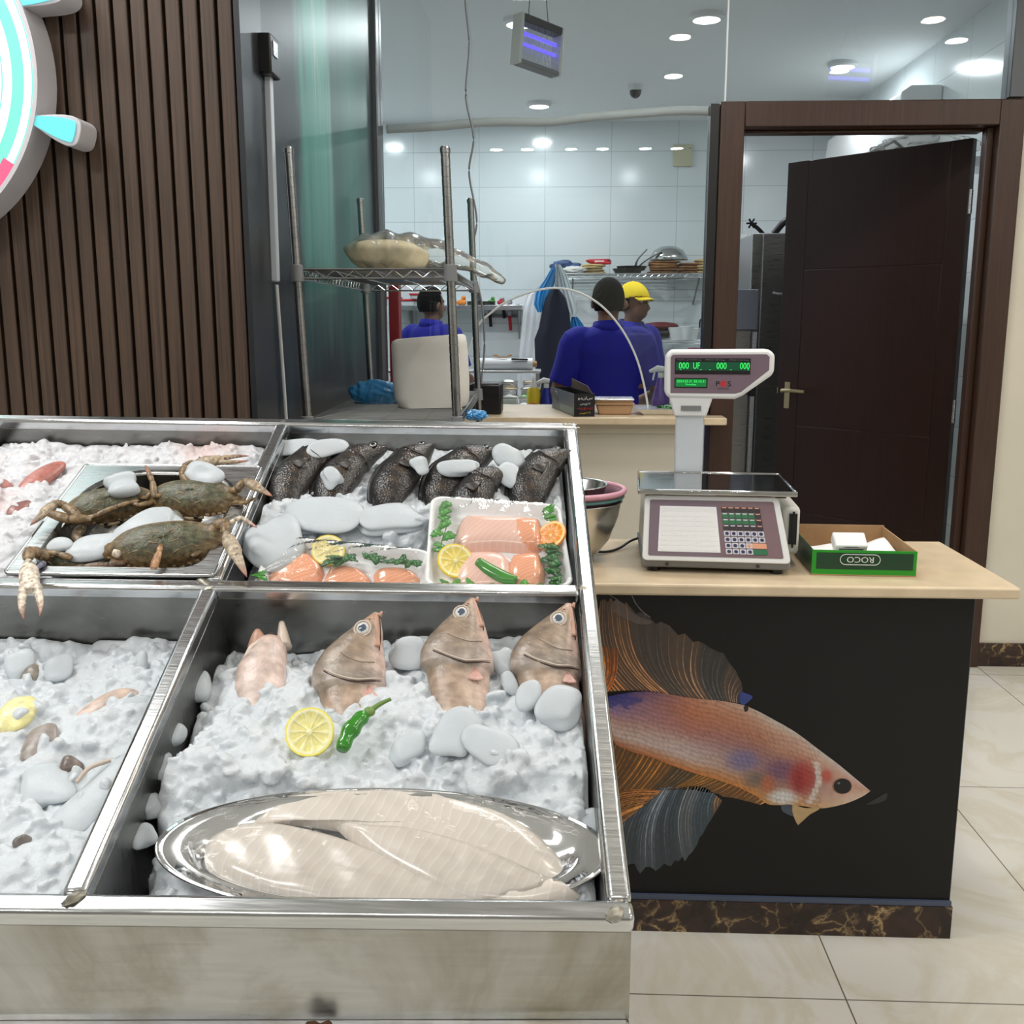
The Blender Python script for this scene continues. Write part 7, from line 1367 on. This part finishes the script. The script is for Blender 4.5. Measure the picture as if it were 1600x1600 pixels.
c = P_(812, 580, 6.3); m = M(); m.bar((c[0]-.05, 6.29, 1.268), (c[0]+.05, 6.29, 1.266), .022, .012); mk('black_marker', m, MT['black'], None, 'black marker lying on the white film roll', 'marker', bevel=.004)
c = P_(834, 606, 5.55); t = T('squeeze_bottle', 'yellow squeeze bottle on the prep table beside the black carton', 'bottle', (c[0], 5.52, 1.0005)); m = M(); m.lathe([(0, 0), (.034, 0), (.036, .01), (.036, .12), (.026, .145), (0, .146)], (c[0], 5.52, 1.0005), 20); mk('bottle', m, MT['yellow'], t, ang=50); m = M(); m.lathe([(0, .146), (.020, .146), (.016, .165), (.006, .2), (0, .2)], (c[0], 5.52, 1.0005), 16); mk('nozzle', m, MT['white_plastic'], t)
c = P_(850, 610, 5.3); spray('blue spray bottle on the prep table behind the black carton', (c[0]+.01, 5.52), MT['blue'], 1.0005, .95)
c = P_(838, 629, 5.49); m = M(); m.ball((c[0], 5.49, 1.03), (.05, .025, .03), 2, noise=.2); mk('red_cloth', m, MT['red'], None, 'small crumpled red cloth on the prep table edge', 'cloth', ang=180)
t = T('tap', 'small steel tap by the sink at the far left, seen through the rack', 'tap', P_(624, 575, 7.9)); c = P_(624, 575, 7.9); m = M(); m.tube(cr([(c[0]-.06, 7.9, .93), (c[0]-.06, 7.9, c[2]), (c[0], 7.87, c[2]+.06), (c[0]+.05, 7.85, c[2]), ], 6), .014, 8); mk('spout', m, MT['steel'], t)
m = M(); m.box((-1.9, 7.65, .5), (-1.05, 8.3, .93)); mk('sink_unit', m, MT['steel_dark'], None, 'dark steel sink unit at the left of the kitchen behind the rack', 'sink', bevel=.006); m = M()
# ================================================================ THE THREE KITCHEN WORKERS
MT['shirt'] = pm('royal_blue_polo', (14, 17, 142), .8, nz=.12, nscale=9, bump=.25, bscale=14); MT['trousers'] = pm('dark_trousers', (24, 25, 32), .85); MT['shoe'] = pm('black_shoe', (16, 16, 17), .5); MT['hair'] = pm('black_hair', (9, 8, 8), .85, bump=.5, bscale=160, spec=.15); MT['cap'] = pm('yellow_cap_cloth', (240, 206, 10), .7, bump=.15, bscale=80)
def person(label, loc, rz, H, skin, arms, look=0., cap=False, beard=False):
    s = H/1.72; X = xf((loc[0], loc[1], 0), rz, s=s); t = T('person', label, 'person', (loc[0], loc[1], 0)); sk = pm('skin', skin, .5, nz=.08, nscale=12)
    # body: torso, legs, arms, head as one surface
    m = M(); m.x = X
    m.loft(cr([(0, .01, .86), (0, .0, 1.0), (0, -.005, 1.15), (0, .0, 1.30), (0, .015, 1.40), (0, .02, 1.46)], 4), np.interp(np.linspace(0, 1, 21), [0, .2, .45, .7, .88, 1], [.150, .145, .140, .165, .150, .075]), np.interp(np.linspace(0, 1, 21), [0, .2, .45, .7, .9, 1], [.105, .10, .095, .105, .085, .06]), (0, -1, 0), 20)
    m.loft([(0, .02, 1.42), (0, .012, 1.47), (0, .0, 1.54)], [.062, .056, .054], [.062, .058, .056], (0, -1, 0), 14)
    for sx in (-1, 1):
        m.loft(cr([(sx*.085, .01, .92), (sx*.095, .0, .70), (sx*.10, .0, .48), (sx*.10, .02, .28), (sx*.10, .025, .09)], 4), np.interp(np.linspace(0, 1, 17), [0, .25, .5, .62, 1], [.085, .075, .052, .054, .036]), None, (0, -1, 0), 12)
        m.loft([(sx*.10, .05, .05), (sx*.105, -.05, .045), (sx*.11, -.16, .03)], [.036, .042, .030], [.04, .035, .022], (0, 0, 1), 10)
    X_h = X@xf((0, .0, 1.478), look); mh = M(); 
    for (el, wr, ha), sx in zip(arms, (1, -1)):                 # shoulder to elbow to wrist, then the hand
        sh = np.array([sx*.175, .012, 1.385]); el = np.array(el, float); wr = np.array(wr, float); ha = np.array(ha, float)
        m.loft(cr([sh-np.array([sx*.05, 0, -.005]), sh, (sh+el)/2, el], 4), np.interp(np.linspace(0, 1, 13), [0, .3, .65, 1], [.062, .058, .047, .040]), None, (0, 1, .2), 12)
        m.loft([el+(el-wr)*.06, el+(wr-el)*.25, (el+wr)/2, wr], [.036, .043, .037, .027], None, (0, 1, .2), 12)
        d = unit(ha-wr); sd = unit(np.cross(d, [0, .3, 1])); up = np.cross(sd, d); pc_ = wr+d*.05
        m.loft([wr, wr+d*.03, wr+d*.07, wr+d*.095], [.024, .036, .042, .036], [.020, .018, .017, .013], tuple(up), 12)
        for k, (o, L) in enumerate(((-.030, .062), (-.010, .074), (.010, .070), (.029, .054))):
            b = wr+d*.085+sd*o; m.loft([b, b+d*L*.45-up*.006, b+d*L*.75-up*.022, b+d*L*.85-up*.040], [.0105, .010, .009, .007], None, tuple(up), 8)
        b = wr+d*.03-sd*.032*sx; m.loft([b, b-sd*.028*sx+d*.022-up*.008, b-sd*.034*sx+d*.052-up*.02], [.013, .0115, .009], None, tuple(up), 8)
    m.x = X_h
    m.ball((0, .012, .135), (.076, .094, .098), 3); m.ball((0, -.018, .075), (.060, .072, .075), 3); m.ball((0, -.062, .045), (.034, .028, .026), 2)
    m.loft([(0, -.084, .125), (0, -.100, .100), (0, -.108, .080), (0, -.094, .072)], [.010, .013, .018, .016], [.008, .012, .013, .008], (0, -1, 0), 10)
    m.loft(cr([(-.042, -.070, .140), (0, -.086, .143), (.042, -.070, .140)], 4), .012, .009, (0, 0, 1), 8)
    m.loft([(-.024, -.082, .052), (0, -.091, .054), (.024, -.082, .052)], [.006, .008, .006], [.007, .009, .007], (0, 0, 1), 8)
    for sx in (-1, 1):
        m.ball((sx*.084, .008, .105), (.011, .020, .033), 2)
    b = mk('body', m, sk, t, remesh=.0085, ang=180)
    for sx in (-1, 1):
        mm_ = M(); mm_.x = X_h; mm_.ball((sx*.030, -.0765, .124), (.013, .010, .009), 2, lin((224, 220, 214))); mm_.ball((sx*.030, -.0845, .124), (.0055, .004, .0055), 2, lin((30, 20, 16))); mk('eye', mm_, MT['eyem'], t)
    # shirt with collar and short sleeves
    m = M(); m.x = X
    m.loft(cr([(0, .012, .80), (0, .006, .95), (0, .0, 1.12), (0, .004, 1.28), (0, .016, 1.39), (0, .020, 1.468)], 4), np.interp(np.linspace(0, 1, 21), [0, .2, .45, .7, .86, .95, 1], [.185, .178, .172, .190, .172, .115, .078]), np.interp(np.linspace(0, 1, 21), [0, .2, .45, .7, .9, 1], [.135, .130, .125, .128, .100, .072]), (0, -1, 0), 24)
    for (el, wr, ha), sx in zip(arms, (1, -1)):
        sh = np.array([sx*.178, .012, 1.382]); el = np.array(el, float); e2 = sh+(el-sh)*.80
        m.loft(cr([sh-np.array([sx*.08, 0, -.008]), sh, (sh+e2)/2, e2], 4), np.interp(np.linspace(0, 1, 13), [0, .33, .7, 1], [.070, .078, .070, .069]), None, (0, 1, .2), 14)
    mk('polo_shirt', m, MT['shirt'], t, remesh=.010, ang=180)
    m = M(); m.x = X; G = np.array([[((.074+.006*k)*math.cos(a), .018+(.068+.008*k)*math.sin(a), zz+.012*math.sin(a)) for a in np.linspace(-1.35, 4.49, 30)] for k, zz in ((0.6, 1.43), (-.5, 1.480), (1., 1.484), (2.6, 1.435))]); m.grid(G); mk('collar', m, MT['shirt'], t, solid=.004, ang=180)
    m = M(); m.x = X
    m.loft([(0, .01, .78), (0, .01, .88), (0, .01, .97)], [.160, .165, .156], [.115, .118, .11], (0, -1, 0), 20)
    for sx in (-1, 1): m.loft(cr([(sx*.085, .01, .88), (sx*.095, .0, .70), (sx*.10, .0, .48), (sx*.10, .02, .28), (sx*.10, .025, .10)], 4), np.interp(np.linspace(0, 1, 17), [0, .25, .5, 1], [.098, .090, .072, .062]), None, (0, -1, 0), 14)
    mk('trousers', m, MT['trousers'], t, remesh=.011, ang=180)
    for sx in (-1, 1): m = M(); m.x = X; m.loft(cr([(sx*.10, .085, .045), (sx*.10, .03, .06), (sx*.105, -.06, .052), (sx*.11, -.15, .036), (sx*.11, -.185, .028)], 4), np.interp(np.linspace(0, 1, 17), [0, .3, .6, .9, 1], [.03, .045, .05, .042, .02]), np.interp(np.linspace(0, 1, 17), [0, .3, .6, 1], [.042, .055, .045, .022]), (0, 0, 1), 12); mk('shoe', m, MT['shoe'], t, ang=180)
    # hair: a shell over the skull, open at the face
    V, Fc = ico(4); V = V.copy(); keep = [f for f in Fc if all((V[i][1] > -.30 and V[i][2] > -.62+.9*max(0, -V[i][1]-.05)) or V[i][2] > .52+.18*(-V[i][1] > .5) for i in f)]
    m = M(); m.x = X_h; m.add(V*np.array([.0835, .1015, .108])*(1+.012*np.sin(V@np.array([31, 17, 23.]))[:, None])+np.array([0, .013, .133]), keep); mk('hair', m, MT['hair'], t, ang=180, solid=.006)
    if beard:
        m = M(); m.x = X_h; m.loft(cr([(-.062, -.02, .07), (-.05, -.06, .035), (0, -.092, .022), (.05, -.06, .035), (.062, -.02, .07)], 5), .020, .014, (0, 0, 1), 10); mk('beard', m, MT['hair'], t, ang=180)
    if cap:
        m = M(); m.x = X_h; keep = [f for f in Fc if all(V[i][2] > .10-.10*V[i][1] for i in f)]; m.add(V*np.array([.093, .112, .120])+np.array([0, .012, .130]), keep); cpo = mk('cap', m, MT['cap'], t, solid=.005, ang=180)
        m = M(); m.x = X_h; G = np.array([[(.080*math.sin(a)*(1-.10*k), -.068-.070*k*math.cos(a*.9)+.03*(1-math.cos(a)), .160-.022*k-.012*abs(math.sin(a))**2) for k in (0, .35, .7, 1.)] for a in np.linspace(-1.25, 1.25, 21)]); m.grid(G); mk('visor', m, MT['cap'], cpo, solid=.005, ang=180)
        m = M(); m.x = X_h; m.ball((0, .012, .251), (.008, .008, .005), 2); mk('button', m, MT['cap'], cpo)
    return t
pA = P_(949, 560, 5.62); person('person in a royal blue polo seen from behind, bare headed, largest of the three', (pA[0], 5.62), math.pi+.06, 1.725, (122, 84, 62), [((.275, .02, 1.10), (.19, -.17, 1.02), (.16, -.26, 1.02)), ((-.285, .01, 1.10), (-.20, -.19, 1.05), (-.17, -.28, 1.06))], look=-.12)
pB = P_(990, 520, 6.75); person('person in a yellow cap and blue polo facing right, behind the bare headed man', (pB[0], 6.75), math.radians(48), 1.735, (134, 92, 72), [((.26, -.02, 1.10), (.22, -.25, 1.16), (.20, -.34, 1.18)), ((-.26, -.02, 1.10), (-.12, -.24, 1.10), (-.06, -.31, 1.10))], look=.1, cap=True)
pC = P_(676, 520, 7.35); person('person in a blue polo at the left, head turned right, seen through the wire rack', (pC[0], 7.35), math.radians(150), 1.735, (110, 76, 58), [((.26, -.04, 1.10), (.16, -.26, 1.05), (.12, -.35, 1.04)), ((-.26, -.02, 1.10), (-.18, -.26, 1.04), (-.14, -.34, 1.03))], look=-.25)
